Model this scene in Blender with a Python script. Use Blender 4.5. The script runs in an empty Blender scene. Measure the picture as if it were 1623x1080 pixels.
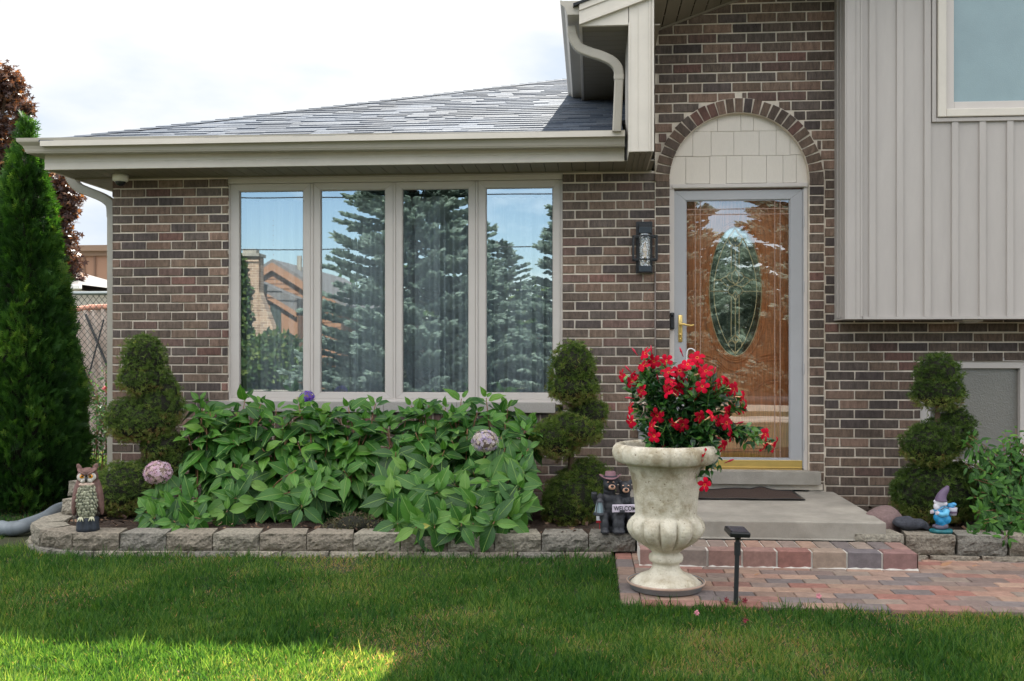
import bpy, math, random
import numpy as np
from mathutils import Vector, Matrix, Euler, noise
R = math.radians
random.seed(7); rng = np.random.default_rng(11)
scene = bpy.context.scene
COL = scene.collection

# ------------------------------------------------------------------ camera
F = 1550.0; TH = R(4.57); CY = -7.276; CZ = 1.27; HZ = 553.0
cam_d = bpy.data.cameras.new("camera"); cam = bpy.data.objects.new("camera", cam_d); COL.objects.link(cam)
cam_d.sensor_width = 36.0; cam_d.lens = 36.0*F/1623.0; cam_d.shift_y = 13.0/1623.0
cam_d.clip_start = 0.05; cam_d.clip_end = 3000.0
cam.location = (0, CY, CZ); cam.rotation_euler = (R(90), 0, TH)
scene.camera = cam

# ------------------------------------------------------------------ world, sun, exposure
SUN_EL = R(44.8); SUN_AZ = R(9.3)          # azimuth measured from +Y towards +X
world = bpy.data.worlds.new("World"); scene.world = world; world.use_nodes = True
wn = world.node_tree.nodes; wl = world.node_tree.links
wn.clear()
wout = wn.new('ShaderNodeOutputWorld'); wbg = wn.new('ShaderNodeBackground')
sky = wn.new('ShaderNodeTexSky'); sky.sky_type = 'NISHITA'; sky.sun_disc = False
sky.sun_elevation = SUN_EL; sky.sun_rotation = SUN_AZ
sky.air_density = 1.0; sky.dust_density = 1.2; sky.ozone_density = 1.2
def wnode(t, **k):
    n = wn.new(t)
    for a, v in k.items(): setattr(n, a, v)
    return n
wtc = wnode('ShaderNodeTexCoord'); wmap = wnode('ShaderNodeMapping'); wmap.inputs['Scale'].default_value = (1.0, 1.0, 2.6); wmap.inputs['Location'].default_value = (3.1, 0.6, 0.2)
wno = wnode('ShaderNodeTexNoise'); wno.inputs['Scale'].default_value = 2.1; wno.inputs['Detail'].default_value = 9.0; wno.inputs['Roughness'].default_value = 0.56
wsep = wnode('ShaderNodeSeparateXYZ')
# cumulus scattered over the blue part of the sky, denser overhead
wadd = wnode('ShaderNodeMath', operation='MULTIPLY_ADD'); wadd.inputs[1].default_value = 0.22
wramp = wnode('ShaderNodeValToRGB'); wramp.color_ramp.elements[0].position = 0.50; wramp.color_ramp.elements[1].position = 0.70
wmix = wnode('ShaderNodeMixRGB'); wmix.inputs[2].default_value = (12.5, 12.2, 11.8, 1)
# thin even cloud sheet covering the half of the sky behind the house
wsh = wnode('ShaderNodeMapRange'); wsh.inputs[1].default_value = -0.10; wsh.inputs[2].default_value = 0.35
wno2 = wnode('ShaderNodeTexNoise'); wno2.inputs['Scale'].default_value = 3.3; wno2.inputs['Detail'].default_value = 7.0; wno2.inputs['Roughness'].default_value = 0.5
wr2 = wnode('ShaderNodeValToRGB'); wr2.color_ramp.elements[0].position = 0.40; wr2.color_ramp.elements[1].position = 0.56
wr2.color_ramp.elements[0].color = (2.75, 3.08, 3.5, 1); wr2.color_ramp.elements[1].color = (3.75, 3.78, 3.8, 1)
wmix2 = wnode('ShaderNodeMixRGB')
wl.new(wtc.outputs['Generated'], wmap.inputs[0]); wl.new(wmap.outputs[0], wno.inputs['Vector']); wl.new(wmap.outputs[0], wno2.inputs['Vector'])
wl.new(wtc.outputs['Generated'], wsep.inputs[0]); wl.new(wsep.outputs['Z'], wadd.inputs[0]); wl.new(wno.outputs['Fac'], wadd.inputs[2])
wl.new(wadd.outputs[0], wramp.inputs[0]); wl.new(wramp.outputs[0], wmix.inputs[0]); wl.new(sky.outputs[0], wmix.inputs[1])
wl.new(wsep.outputs['Y'], wsh.inputs[0]); wl.new(wsh.outputs[0], wmix2.inputs[0]); wl.new(wmix.outputs[0], wmix2.inputs[1]); wl.new(wno2.outputs['Fac'], wr2.inputs[0]); wl.new(wr2.outputs[0], wmix2.inputs[2])
wl.new(wmix2.outputs[0], wbg.inputs[0]); wl.new(wbg.outputs[0], wout.inputs[0])
wbg.inputs[1].default_value = 0.085
sun_d = bpy.data.lights.new("sun", 'SUN'); sun_d.energy = 5.0; sun_d.angle = R(0.5); sun_d.color = (1.0, 0.95, 0.86)
sun = bpy.data.objects.new("sun", sun_d); COL.objects.link(sun)
sdir = Vector((math.sin(SUN_AZ)*math.cos(SUN_EL), math.cos(SUN_AZ)*math.cos(SUN_EL), math.sin(SUN_EL)))
sun.rotation_euler = (-sdir).to_track_quat('-Z', 'Y').to_euler(); sun.location = (3, 12, 14)
scene.view_settings.view_transform = 'Standard'; scene.view_settings.look = 'None'
scene.view_settings.exposure = 1.75; scene.view_settings.gamma = 1.0

# ------------------------------------------------------------------ helpers
def at(px, py, Y):
    """pixel of the 1623x1080 photograph -> point on the plane y = Y"""
    u = (px-811.5)/F; v = (HZ-py)/F
    dx = -math.sin(TH)+u*math.cos(TH); dy = math.cos(TH)+u*math.sin(TH)
    t = (Y-CY)/dy
    return Vector((t*dx, Y, CZ+t*v))
def X(px, Y): return at(px, 540, Y).x
def Z(px, py, Y): return at(px, py, Y).z
def gnd(px, py, z=0.0):
    """pixel -> point on the horizontal plane z"""
    u = (px-811.5)/F; v = (HZ-py)/F
    t = (z-CZ)/v
    return Vector((t*(-math.sin(TH)+u*math.cos(TH)), CY+t*(math.cos(TH)+u*math.sin(TH)), z))
def S(r, g, b):
    f = lambda c: (c/255/12.92) if c/255 <= 0.04045 else ((c/255+0.055)/1.055)**2.4
    return (f(r), f(g), f(b))

class MB:
    def __init__(s): s.v = []; s.f = []; s.c = []; s.cur = (0.5, 0.5, 0.5)
    def add(s, vs, fs, c=None):
        b = len(s.v); s.v += [tuple(p) for p in vs]; s.f += [tuple(i+b for i in f) for f in fs]
        s.c += [c or s.cur]*len(vs)
        return b
    def box(s, x0, x1, y0, y1, z0, z1, c=None):
        s.add([(x0,y0,z0),(x1,y0,z0),(x1,y1,z0),(x0,y1,z0),(x0,y0,z1),(x1,y0,z1),(x1,y1,z1),(x0,y1,z1)],
              [(0,3,2,1),(4,5,6,7),(0,1,5,4),(1,2,6,5),(2,3,7,6),(3,0,4,7)], c)
    def prism(s, poly, a, b, axis='y', c=None):
        """poly: list of 2-D points (CCW seen from -axis side), extruded from a to b"""
        n = len(poly)
        def P(p, t):
            return {'y': (p[0], t, p[1]), 'x': (t, p[0], p[1]), 'z': (p[0], p[1], t)}[axis]
        s.add([P(p, a) for p in poly]+[P(p, b) for p in poly],
              [tuple(range(n)), tuple(range(2*n-1, n-1, -1))]+[(i, i+n, (i+1) % n+n, (i+1) % n) for i in range(n)], c)
    def tube(s, pts, r, n=8, cap=True, c=None, flat=1.0):
        pts = [Vector(p) for p in pts]; rs = r if isinstance(r, (list, tuple)) else [r]*len(pts)
        vs = []; prev = None
        for i, p in enumerate(pts):
            d = (pts[min(i+1, len(pts)-1)]-pts[max(i-1, 0)]).normalized()
            if prev is None:
                up = Vector((0, 0, 1)) if abs(d.z) < 0.9 else Vector((1, 0, 0))
                a = d.cross(up).normalized()
            else: a = (prev-d*prev.dot(d)).normalized()
            b = d.cross(a); prev = a
            for k in range(n):
                t = 2*math.pi*k/n
                vs.append(p+a*math.cos(t)*rs[i]+b*math.sin(t)*rs[i]*flat)
        fs = [(i*n+k, i*n+(k+1) % n, (i+1)*n+(k+1) % n, (i+1)*n+k) for i in range(len(pts)-1) for k in range(n)]
        if cap: fs += [tuple(range(n-1, -1, -1)), tuple((len(pts)-1)*n+k for k in range(n))]
        s.add(vs, fs, c)
    def lathe(s, prof, n=32, o=(0, 0, 0), fn=None, c=None, cap=True):
        vs = []
        for j, (r, z) in enumerate(prof):
            for k in range(n):
                a = 2*math.pi*k/n; rr = r if fn is None else fn(r, z, a, j)
                vs.append((o[0]+rr*math.cos(a), o[1]+rr*math.sin(a), o[2]+z))
        fs = [(j*n+k, j*n+(k+1) % n, (j+1)*n+(k+1) % n, (j+1)*n+k) for j in range(len(prof)-1) for k in range(n)]
        if cap: fs += [tuple(range(n-1, -1, -1)), tuple((len(prof)-1)*n+k for k in range(n))]
        s.add(vs, fs, c)
    def ell(s, c, r, rot=None, n=16, m=10, col=None, jit=0.0):
        vs = []; Mr = Euler(rot).to_matrix() if rot else Matrix.Identity(3)
        for j in range(m+1):
            t = math.pi*j/m
            for k in range(n):
                a = 2*math.pi*k/n
                q = 1+random.uniform(-jit, jit) if jit else 1
                p = Mr @ Vector((r[0]*math.sin(t)*math.cos(a)*q, r[1]*math.sin(t)*math.sin(a)*q, r[2]*math.cos(t)*q))
                vs.append(Vector(c)+p)
        fs = [(j*n+k, (j+1)*n+k, (j+1)*n+(k+1) % n, j*n+(k+1) % n) for j in range(m) for k in range(n)]
        s.add(vs, fs, col)
    def build(s, name, mat=None, parent=None, smooth=False, bevel=0.0, world=True, remesh=0.0, sub=0):
        me = bpy.data.meshes.new(name); me.from_pydata(s.v, [], s.f)
        me.validate()
        if len(me.vertices) == len(s.c):
            ca = me.attributes.new('rnd', 'FLOAT_COLOR', 'POINT')
            ca.data.foreach_set('color', np.array([(c[0], c[1], c[2], 1) for c in s.c], dtype=np.float32).ravel())
        o = bpy.data.objects.new(name, me); COL.objects.link(o)
        if mat: me.materials.append(mat)
        if smooth: me.polygons.foreach_set('use_smooth', [True]*len(me.polygons))
        if remesh:
            md = o.modifiers.new('remesh', 'REMESH'); md.mode = 'VOXEL'; md.voxel_size = remesh; md.use_smooth_shade = True
            sm = o.modifiers.new('smooth', 'SMOOTH'); sm.iterations = 4; sm.factor = 0.5
        if bevel:
            b = o.modifiers.new('bevel', 'BEVEL'); b.width = bevel; b.segments = 2; b.limit_method = 'ANGLE'; b.angle_limit = R(40)
        if sub:
            b = o.modifiers.new('sub', 'SUBSURF'); b.levels = sub; b.render_levels = sub
        if parent: put(o, parent, world)
        return o

def put(o, parent, world=True):
    o.parent = parent
    if world: o.matrix_parent_inverse = Matrix.LocRotScale(parent.location, parent.rotation_euler, parent.scale).inverted()
    return o
def tag(o, label=None, cat=None, group=None, kind=None):
    if label: o['label'] = label
    if cat: o['category'] = cat
    if group: o['group'] = group
    if kind: o['kind'] = kind
    return o
def thing(name, label, cat, loc=(0, 0, 0), rz=0.0, group=None):
    o = bpy.data.objects.new(name, None); COL.objects.link(o); o.empty_display_size = 0.1
    o.location = loc; o.rotation_euler = (0, 0, rz)
    return tag(o, label, cat, group)
def np_mesh(name, V, Fc, lf=None, mat=None, parent=None, world=True, smooth=False):
    """V (n,3), Fc (m,k) all faces of k corners; lf (n,3) vector attribute"""
    me = bpy.data.meshes.new(name); n = len(V); m, k = Fc.shape
    me.vertices.add(n); me.vertices.foreach_set('co', np.asarray(V, dtype=np.float32).ravel())
    me.loops.add(m*k); me.loops.foreach_set('vertex_index', Fc.astype(np.int32).ravel())
    me.polygons.add(m); me.polygons.foreach_set('loop_start', np.arange(0, m*k, k, dtype=np.int32))
    me.polygons.foreach_set('loop_total', np.full(m, k, dtype=np.int32))
    if smooth: me.polygons.foreach_set('use_smooth', np.ones(m, dtype=bool))
    me.update(calc_edges=True)
    if lf is not None:
        a = me.attributes.new('lf', 'FLOAT_VECTOR', 'POINT'); a.data.foreach_set('vector', np.asarray(lf, dtype=np.float32).ravel())
    if mat: me.materials.append(mat)
    o = bpy.data.objects.new(name, me); COL.objects.link(o)
    if parent: put(o, parent, world)
    return o
def inst(name, tv, tf, tuv, M, T, rnd, mat, parent=None, world=True, smooth=False):
    """merge N transformed copies of a template: M (N,3,3), T (N,3), rnd (N,)"""
    tv = np.asarray(tv, float); tf = np.asarray(tf); N = len(T); k = len(tv)
    V = np.einsum('nij,kj->nki', M, tv)+np.asarray(T)[:, None, :]
    Fc = (tf[None]+(np.arange(N)*k)[:, None, None]).reshape(-1, tf.shape[1])
    lf = np.empty((N, k, 3)); lf[:, :, 0] = np.asarray(rnd)[:, None]; lf[:, :, 1:] = np.asarray(tuv)[None]
    return np_mesh(name, V.reshape(-1, 3), Fc, lf.reshape(-1, 3), mat, parent, world, smooth)
def frames(D, N, s):
    """rotation matrices whose local Y is D and local Z is close to N, scaled by s"""
    D = D/np.linalg.norm(D, axis=1, keepdims=True)
    Xa = np.cross(D, N); l = np.linalg.norm(Xa, axis=1, keepdims=True); Xa = Xa/np.maximum(l, 1e-6)
    Za = np.cross(Xa, D)
    return np.stack([Xa, D, Za], axis=2)*np.asarray(s).reshape(-1, 1, 1)
def unit(a): return a/np.maximum(np.linalg.norm(a, axis=-1, keepdims=True), 1e-9)
def text_mesh(body, size, loc, rot, mat, parent, name='lettering', depth=0.0008, world=True, sx=1.0):
    cu = bpy.data.curves.new('t', 'FONT'); cu.body = body; cu.size = size; cu.extrude = depth; cu.align_x = 'CENTER'; cu.align_y = 'CENTER'; cu.offset = size*0.012
    o = bpy.data.objects.new('t', cu); COL.objects.link(o)
    dg = bpy.context.evaluated_depsgraph_get(); me = bpy.data.meshes.new_from_object(o.evaluated_get(dg))
    bpy.data.objects.remove(o); me.materials.clear(); me.materials.append(mat)
    ob = bpy.data.objects.new(name, me); COL.objects.link(ob); ob.location = loc; ob.rotation_euler = rot; ob.scale = (sx, 1, 1)
    if parent: put(ob, parent, world)
    return ob

# ------------------------------------------------------------------ materials
def mat(name, col, rough=0.7, metal=0.0, noise_s=0.0, noise_a=0.0, col2=None, bump=0.0, bump_s=60.0, spec=0.5, stretch=(1, 1, 1), det=6.0, coords='Object', coat=0.0, stain=None):
    m = bpy.data.materials.new(name); m.use_nodes = True; nt = m.node_tree; b = nt.nodes['Principled BSDF']
    b.inputs['Base Color'].default_value = (*col, 1); b.inputs['Roughness'].default_value = rough; b.inputs['Metallic'].default_value = metal
    b.inputs['Specular IOR Level'].default_value = spec; b.inputs['Coat Weight'].default_value = coat
    tc = nt.nodes.new('ShaderNodeTexCoord'); mp = nt.nodes.new('ShaderNodeMapping'); mp.inputs['Scale'].default_value = stretch
    nt.links.new(tc.outputs[coords], mp.inputs[0])
    if noise_s:
        no = nt.nodes.new('ShaderNodeTexNoise'); no.inputs['Scale'].default_value = noise_s; no.inputs['Detail'].default_value = det; no.inputs['Roughness'].default_value = 0.65
        nt.links.new(mp.outputs[0], no.inputs['Vector'])
        rp = nt.nodes.new('ShaderNodeValToRGB'); rp.color_ramp.elements[0].position = 0.5-0.22; rp.color_ramp.elements[1].position = 0.5+0.22
        c2 = col2 or tuple(min(1, c*(1+noise_a)) for c in col); c1 = col if col2 else tuple(c*(1-noise_a) for c in col)
        rp.color_ramp.elements[0].color = (*c1, 1); rp.color_ramp.elements[1].color = (*c2, 1)
        nt.links.new(no.outputs['Fac'], rp.inputs[0]); nt.links.new(rp.outputs[0], b.inputs['Base Color'])
        if stain:
            sn = nt.nodes.new('ShaderNodeTexNoise'); sn.inputs['Scale'].default_value = stain[0]; sn.inputs['Detail'].default_value = 9; sn.inputs['Roughness'].default_value = 0.7; nt.links.new(mp.outputs[0], sn.inputs['Vector'])
            sr = nt.nodes.new('ShaderNodeMapRange'); sr.inputs[1].default_value = 0.36; sr.inputs[2].default_value = 0.62; sr.inputs[3].default_value = 1-stain[1]; sr.inputs[4].default_value = 1.06; nt.links.new(sn.outputs['Fac'], sr.inputs[0])
            sv = nt.nodes.new('ShaderNodeVectorMath'); sv.operation = 'MULTIPLY'; nt.links.new(rp.outputs[0], sv.inputs[0]); nt.links.new(sr.outputs[0], sv.inputs[1]); nt.links.new(sv.outputs[0], b.inputs['Base Color'])
    if bump:
        n2 = nt.nodes.new('ShaderNodeTexNoise'); n2.inputs['Scale'].default_value = bump_s; n2.inputs['Detail'].default_value = 7.0; n2.inputs['Roughness'].default_value = 0.65
        nt.links.new(mp.outputs[0], n2.inputs['Vector'])
        bp = nt.nodes.new('ShaderNodeBump'); bp.inputs['Strength'].default_value = 1.0; bp.inputs['Distance'].default_value = bump
        nt.links.new(n2.outputs['Fac'], bp.inputs['Height']); nt.links.new(bp.outputs[0], b.inputs['Normal'])
    return m
def attr_mat(name, rough=0.85, na=0.35, ns=30.0, stretch=(1, 1, 1), bump=0.002, bump_s=200.0, spec=0.3, speck=None, big=None):
    """base colour comes from the mesh's own colour attribute, mottled by noise"""
    m = bpy.data.materials.new(name); m.use_nodes = True; nt = m.node_tree; b = nt.nodes['Principled BSDF']
    b.inputs['Roughness'].default_value = rough; b.inputs['Specular IOR Level'].default_value = spec
    at_ = nt.nodes.new('ShaderNodeAttribute'); at_.attribute_name = 'rnd'
    tc = nt.nodes.new('ShaderNodeTexCoord'); mp = nt.nodes.new('ShaderNodeMapping'); mp.inputs['Scale'].default_value = stretch
    no = nt.nodes.new('ShaderNodeTexNoise'); no.inputs['Scale'].default_value = ns; no.inputs['Detail'].default_value = 8.0; no.inputs['Roughness'].default_value = 0.7
    nt.links.new(tc.outputs['Object'], mp.inputs[0]); nt.links.new(mp.outputs[0], no.inputs['Vector'])
    mr = nt.nodes.new('ShaderNodeMapRange'); mr.inputs[1].default_value = 0.3; mr.inputs[2].default_value = 0.7
    mr.inputs[3].default_value = 1-na; mr.inputs[4].default_value = 1+na; nt.links.new(no.outputs['Fac'], mr.inputs[0])
    mx = nt.nodes.new('ShaderNodeVectorMath'); mx.operation = 'MULTIPLY'
    nt.links.new(at_.outputs['Color'], mx.inputs[0]); nt.links.new(mr.outputs[0], mx.inputs[1])
    last = mx.outputs[0]
    if big:
        bn = nt.nodes.new('ShaderNodeTexNoise'); bn.inputs['Scale'].default_value = big[0]; bn.inputs['Detail'].default_value = 8; nt.links.new(tc.outputs['Object'], bn.inputs['Vector'])
        br_ = nt.nodes.new('ShaderNodeMapRange'); br_.inputs[1].default_value = 0.35; br_.inputs[2].default_value = 0.65; br_.inputs[3].default_value = 1-big[1]; br_.inputs[4].default_value = 1+big[1]; nt.links.new(bn.outputs['Fac'], br_.inputs[0])
        bv_ = nt.nodes.new('ShaderNodeVectorMath'); bv_.operation = 'MULTIPLY'; nt.links.new(last, bv_.inputs[0]); nt.links.new(br_.outputs[0], bv_.inputs[1]); last = bv_.outputs[0]
    if speck:
        sn = nt.nodes.new('ShaderNodeTexNoise'); sn.inputs['Scale'].default_value = speck[0]; sn.inputs['Detail'].default_value = 3.0
        nt.links.new(tc.outputs['Object'], sn.inputs['Vector'])
        sr = nt.nodes.new('ShaderNodeValToRGB'); sr.color_ramp.elements[0].position = speck[1]; sr.color_ramp.elements[1].position = speck[1]+0.05
        nt.links.new(sn.outputs['Fac'], sr.inputs[0])
        sm = nt.nodes.new('ShaderNodeMixRGB'); sm.inputs[2].default_value = (*speck[2], 1); nt.links.new(sr.outputs[0], sm.inputs[0]); nt.links.new(last, sm.inputs[1]); last = sm.outputs[0]
    nt.links.new(last, b.inputs['Base Color'])
    if bump:
        n2 = nt.nodes.new('ShaderNodeTexNoise'); n2.inputs['Scale'].default_value = bump_s; n2.inputs['Detail'].default_value = 6.0
        nt.links.new(mp.outputs[0], n2.inputs['Vector'])
        bp = nt.nodes.new('ShaderNodeBump'); bp.inputs['Distance'].default_value = bump
        nt.links.new(n2.outputs['Fac'], bp.inputs['Height']); nt.links.new(bp.outputs[0], b.inputs['Normal'])
    return m
def leaf_mat(name, stops, rough=0.5, transl=0.35, tcol=None, vein=None, spec=0.35, tw=None):
    """stops: list of (pos, colour) looked up by the per-leaf random number"""
    m = bpy.data.materials.new(name); m.use_nodes = True; nt = m.node_tree; b = nt.nodes['Principled BSDF']; out = nt.nodes['Material Output']
    b.inputs['Roughness'].default_value = rough; b.inputs['Specular IOR Level'].default_value = spec
    a = nt.nodes.new('ShaderNodeAttribute'); a.attribute_name = 'lf'; sp = nt.nodes.new('ShaderNodeSeparateXYZ'); nt.links.new(a.outputs['Vector'], sp.inputs[0])
    rp = nt.nodes.new('ShaderNodeValToRGB'); els = rp.color_ramp.elements
    els[0].position = stops[0][0]; els[0].color = (*stops[0][1], 1); els[1].position = stops[-1][0]; els[1].color = (*stops[-1][1], 1)
    for p, c in stops[1:-1]:
        e = els.new(p); e.color = (*c, 1)
    nt.links.new(sp.outputs[0], rp.inputs[0]); last = rp.outputs[0]
    if vein:
        # pale midrib and slanted side veins, drawn in the leaf's own coordinates
        sub = nt.nodes.new('ShaderNodeMath'); sub.operation = 'SUBTRACT'; sub.inputs[1].default_value = 0.5; nt.links.new(sp.outputs[1], sub.inputs[0])
        ab = nt.nodes.new('ShaderNodeMath'); ab.operation = 'ABSOLUTE'; nt.links.new(sub.outputs[0], ab.inputs[0])
        m1 = nt.nodes.new('ShaderNodeMapRange'); m1.inputs[1].default_value = 0.010; m1.inputs[2].default_value = 0.030; m1.inputs[3].default_value = 0.8; m1.inputs[4].default_value = 0
        nt.links.new(ab.outputs[0], m1.inputs[0])
        ml = nt.nodes.new('ShaderNodeMath'); ml.operation = 'MULTIPLY_ADD'; ml.inputs[1].default_value = -0.75; nt.links.new(ab.outputs[0], ml.inputs[0]); nt.links.new(sp.outputs[2], ml.inputs[2])
        m7 = nt.nodes.new('ShaderNodeMath'); m7.operation = 'MULTIPLY'; m7.inputs[1].default_value = 7.5; nt.links.new(ml.outputs[0], m7.inputs[0])
        fr = nt.nodes.new('ShaderNodeMath'); fr.operation = 'FRACT'; nt.links.new(m7.outputs[0], fr.inputs[0])
        m2 = nt.nodes.new('ShaderNodeMapRange'); m2.inputs[1].default_value = 0.0; m2.inputs[2].default_value = 0.14; m2.inputs[3].default_value = 0.22; m2.inputs[4].default_value = 0
        nt.links.new(fr.outputs[0], m2.inputs[0])
        mx = nt.nodes.new('ShaderNodeMath'); mx.operation = 'MAXIMUM'; nt.links.new(m1.outputs[0], mx.inputs[0]); nt.links.new(m2.outputs[0], mx.inputs[1])
        mc = nt.nodes.new('ShaderNodeMixRGB'); mc.inputs[2].default_value = (*vein, 1); nt.links.new(mx.outputs[0], mc.inputs[0]); nt.links.new(last, mc.inputs[1]); last = mc.outputs[0]
        bp = nt.nodes.new('ShaderNodeBump'); bp.inputs['Distance'].default_value = 0.004; bp.inputs['Strength'].default_value = 0.7; bp.invert = True
        nt.links.new(mx.outputs[0], bp.inputs['Height']); nt.links.new(bp.outputs[0], b.inputs['Normal'])
    nt.links.new(last, b.inputs['Base Color'])
    if transl:
        t = nt.nodes.new('ShaderNodeBsdfTranslucent'); mm = nt.nodes.new('ShaderNodeMixShader'); mm.inputs[0].default_value = transl
        if tcol:
            tm = nt.nodes.new('ShaderNodeMixRGB'); tm.blend_type = 'MULTIPLY'; tm.inputs[0].default_value = 1; tm.inputs[2].default_value = (*tcol, 1)
            nt.links.new(last, tm.inputs[1]); nt.links.new(tm.outputs[0], t.inputs[0])
        else: nt.links.new(last, t.inputs[0])
        nt.links.new(b.outputs[0], mm.inputs[1]); nt.links.new(t.outputs[0], mm.inputs[2]); nt.links.new(mm.outputs[0], out.inputs[0])
    return m
def glass_mat(name, refl=0.3, tint=(1, 1, 1), rtint=(1, 1, 1), rough=0.0, wave=0.0, ws=2.0):
    m = bpy.data.materials.new(name); m.use_nodes = True; nt = m.node_tree; nt.nodes.remove(nt.nodes['Principled BSDF']); out = nt.nodes['Material Output']
    g = nt.nodes.new('ShaderNodeBsdfGlossy'); g.inputs['Roughness'].default_value = rough; g.inputs[0].default_value = (*rtint, 1)
    t = nt.nodes.new('ShaderNodeBsdfTransparent'); t.inputs[0].default_value = (*tint, 1)
    lw = nt.nodes.new('ShaderNodeLayerWeight'); lw.inputs[0].default_value = 0.25
    mr = nt.nodes.new('ShaderNodeMapRange'); mr.inputs[3].default_value = refl; mr.inputs[4].default_value = 1.0; nt.links.new(lw.outputs['Fresnel'], mr.inputs[0])
    mx = nt.nodes.new('ShaderNodeMixShader'); nt.links.new(mr.outputs[0], mx.inputs[0]); nt.links.new(t.outputs[0], mx.inputs[1]); nt.links.new(g.outputs[0], mx.inputs[2]); nt.links.new(mx.outputs[0], out.inputs[0])
    if wave:
        tc = nt.nodes.new('ShaderNodeTexCoord'); no = nt.nodes.new('ShaderNodeTexNoise'); no.inputs['Scale'].default_value = ws; no.inputs['Detail'].default_value = 1.0
        nt.links.new(tc.outputs['Object'], no.inputs[0]); bp = nt.nodes.new('ShaderNodeBump'); bp.inputs['Distance'].default_value = wave
        nt.links.new(no.outputs['Fac'], bp.inputs['Height']); nt.links.new(bp.outputs[0], g.inputs['Normal'])
    return m

M_mortar = mat('mortar', S(218, 206, 190), 0.95, noise_s=14, noise_a=0.14, bump=0.002, bump_s=150, stain=(1.3, 0.25))
M_brick = attr_mat('brick', 0.9, 0.5, 26.0, (1.6, 1.6, 0.45), 0.0035, 130.0, speck=(260.0, 0.64, (0.025, 0.022, 0.022)), big=(1.3, 0.2))
M_trim = mat('greige_aluminium', S(198, 191, 180), 0.45, noise_s=3, noise_a=0.05, bump=0.0003, bump_s=400, spec=0.4, stain=(1.4, 0.06))
M_frame = mat('window_frame_paint', S(190, 183, 177), 0.5, noise_s=5, noise_a=0.03, bump=0.0002, bump_s=700, spec=0.4)
M_gutter = mat('gutter_paint', S(166, 160, 148), 0.35, noise_s=9, noise_a=0.07, stretch=(0.4, 1, 1), spec=0.5)
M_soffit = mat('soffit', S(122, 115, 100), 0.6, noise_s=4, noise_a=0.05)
M_siding = mat('grey_siding', S(168, 162, 157), 0.55, noise_s=2.2, noise_a=0.035, stretch=(1, 1, 0.2), bump=0.0003, bump_s=500, spec=0.35, stain=(1.1, 0.09))
M_cream = mat('cream_shingle', S(206, 198, 187), 0.7, noise_s=60, noise_a=0.06, stretch=(6, 1, 0.5), bump=0.0012, bump_s=60)
M_conc = mat('concrete', S(150, 144, 134), 0.92, noise_s=5.5, noise_a=0.17, bump=0.0028, bump_s=170, det=12, stain=(1.7, 0.3))
M_stone = mat('pale_stone_sill', S(156, 152, 146), 0.85, noise_s=90, noise_a=0.12, bump=0.0012, bump_s=240)
M_dark = mat('dark_interior', S(70, 72, 74), 0.9)
M_black = mat('black_metal', S(28, 31, 35), 0.45, noise_s=20, noise_a=0.15)
M_blackplastic = mat('black_plastic', S(28, 28, 30), 0.35)
M_brass = mat('brass', S(224, 192, 118), 0.3, metal=0.85, noise_s=6, noise_a=0.1)
M_soil = mat('mulch', S(62, 48, 38), 1.0, noise_s=30, noise_a=0.5, bump=0.02, bump_s=60)
# ================================================================== THE HOUSE
house = thing('brick_house', 'brown brick split level house with four tall windows and an arched front door', 'house', (0, 0, 0))
ZS = 2.583                                    # soffit and fascia bottom of the low wing
XW0, XW1 = X(178, 0), X(1038, 0)
PAL = [(S(101,88,79), 6), (S(94,84,78), 4.5), (S(117,99,86), 5), (S(126,104,91), 3.4), (S(106,86,79), 2.4), (S(114,86,78), 1.1), (S(85,76,73), 2.4)]
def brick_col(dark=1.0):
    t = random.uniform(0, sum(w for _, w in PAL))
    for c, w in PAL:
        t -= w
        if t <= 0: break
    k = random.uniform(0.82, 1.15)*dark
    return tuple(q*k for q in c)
def add_brick(mb, cs, yf, depth=0.09, bev=0.003, col=None):
    """cs: four (x,z) corners counter-clockwise seen from the street"""
    cx = sum(c[0] for c in cs)/4; cz = sum(c[1] for c in cs)/4; j = 0.0011
    yf += random.uniform(-0.0018, 0.0018)
    o = [(c[0]+random.uniform(-j, j), c[1]+random.uniform(-j, j)) for c in cs]
    def ins(p):
        d = Vector((cx-p[0], cz-p[1])); sx = bev if d.x > 0 else -bev; sz = bev if d.y > 0 else -bev
        return (p[0]+sx, p[1]+sz)
    i = [ins(p) for p in o]
    vs = [(p[0], yf, p[1]) for p in i]+[(p[0], yf+bev, p[1]) for p in o]+[(p[0], yf+depth, p[1]) for p in o]
    fs = [(0, 1, 2, 3)]+[(k, k+4, (k+1) % 4+4, (k+1) % 4) for k in range(4)]+[(k+4, k+8, (k+1) % 4+8, (k+1) % 4+4) for k in range(4)]
    mb.add(vs, fs, col or brick_col())
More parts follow.
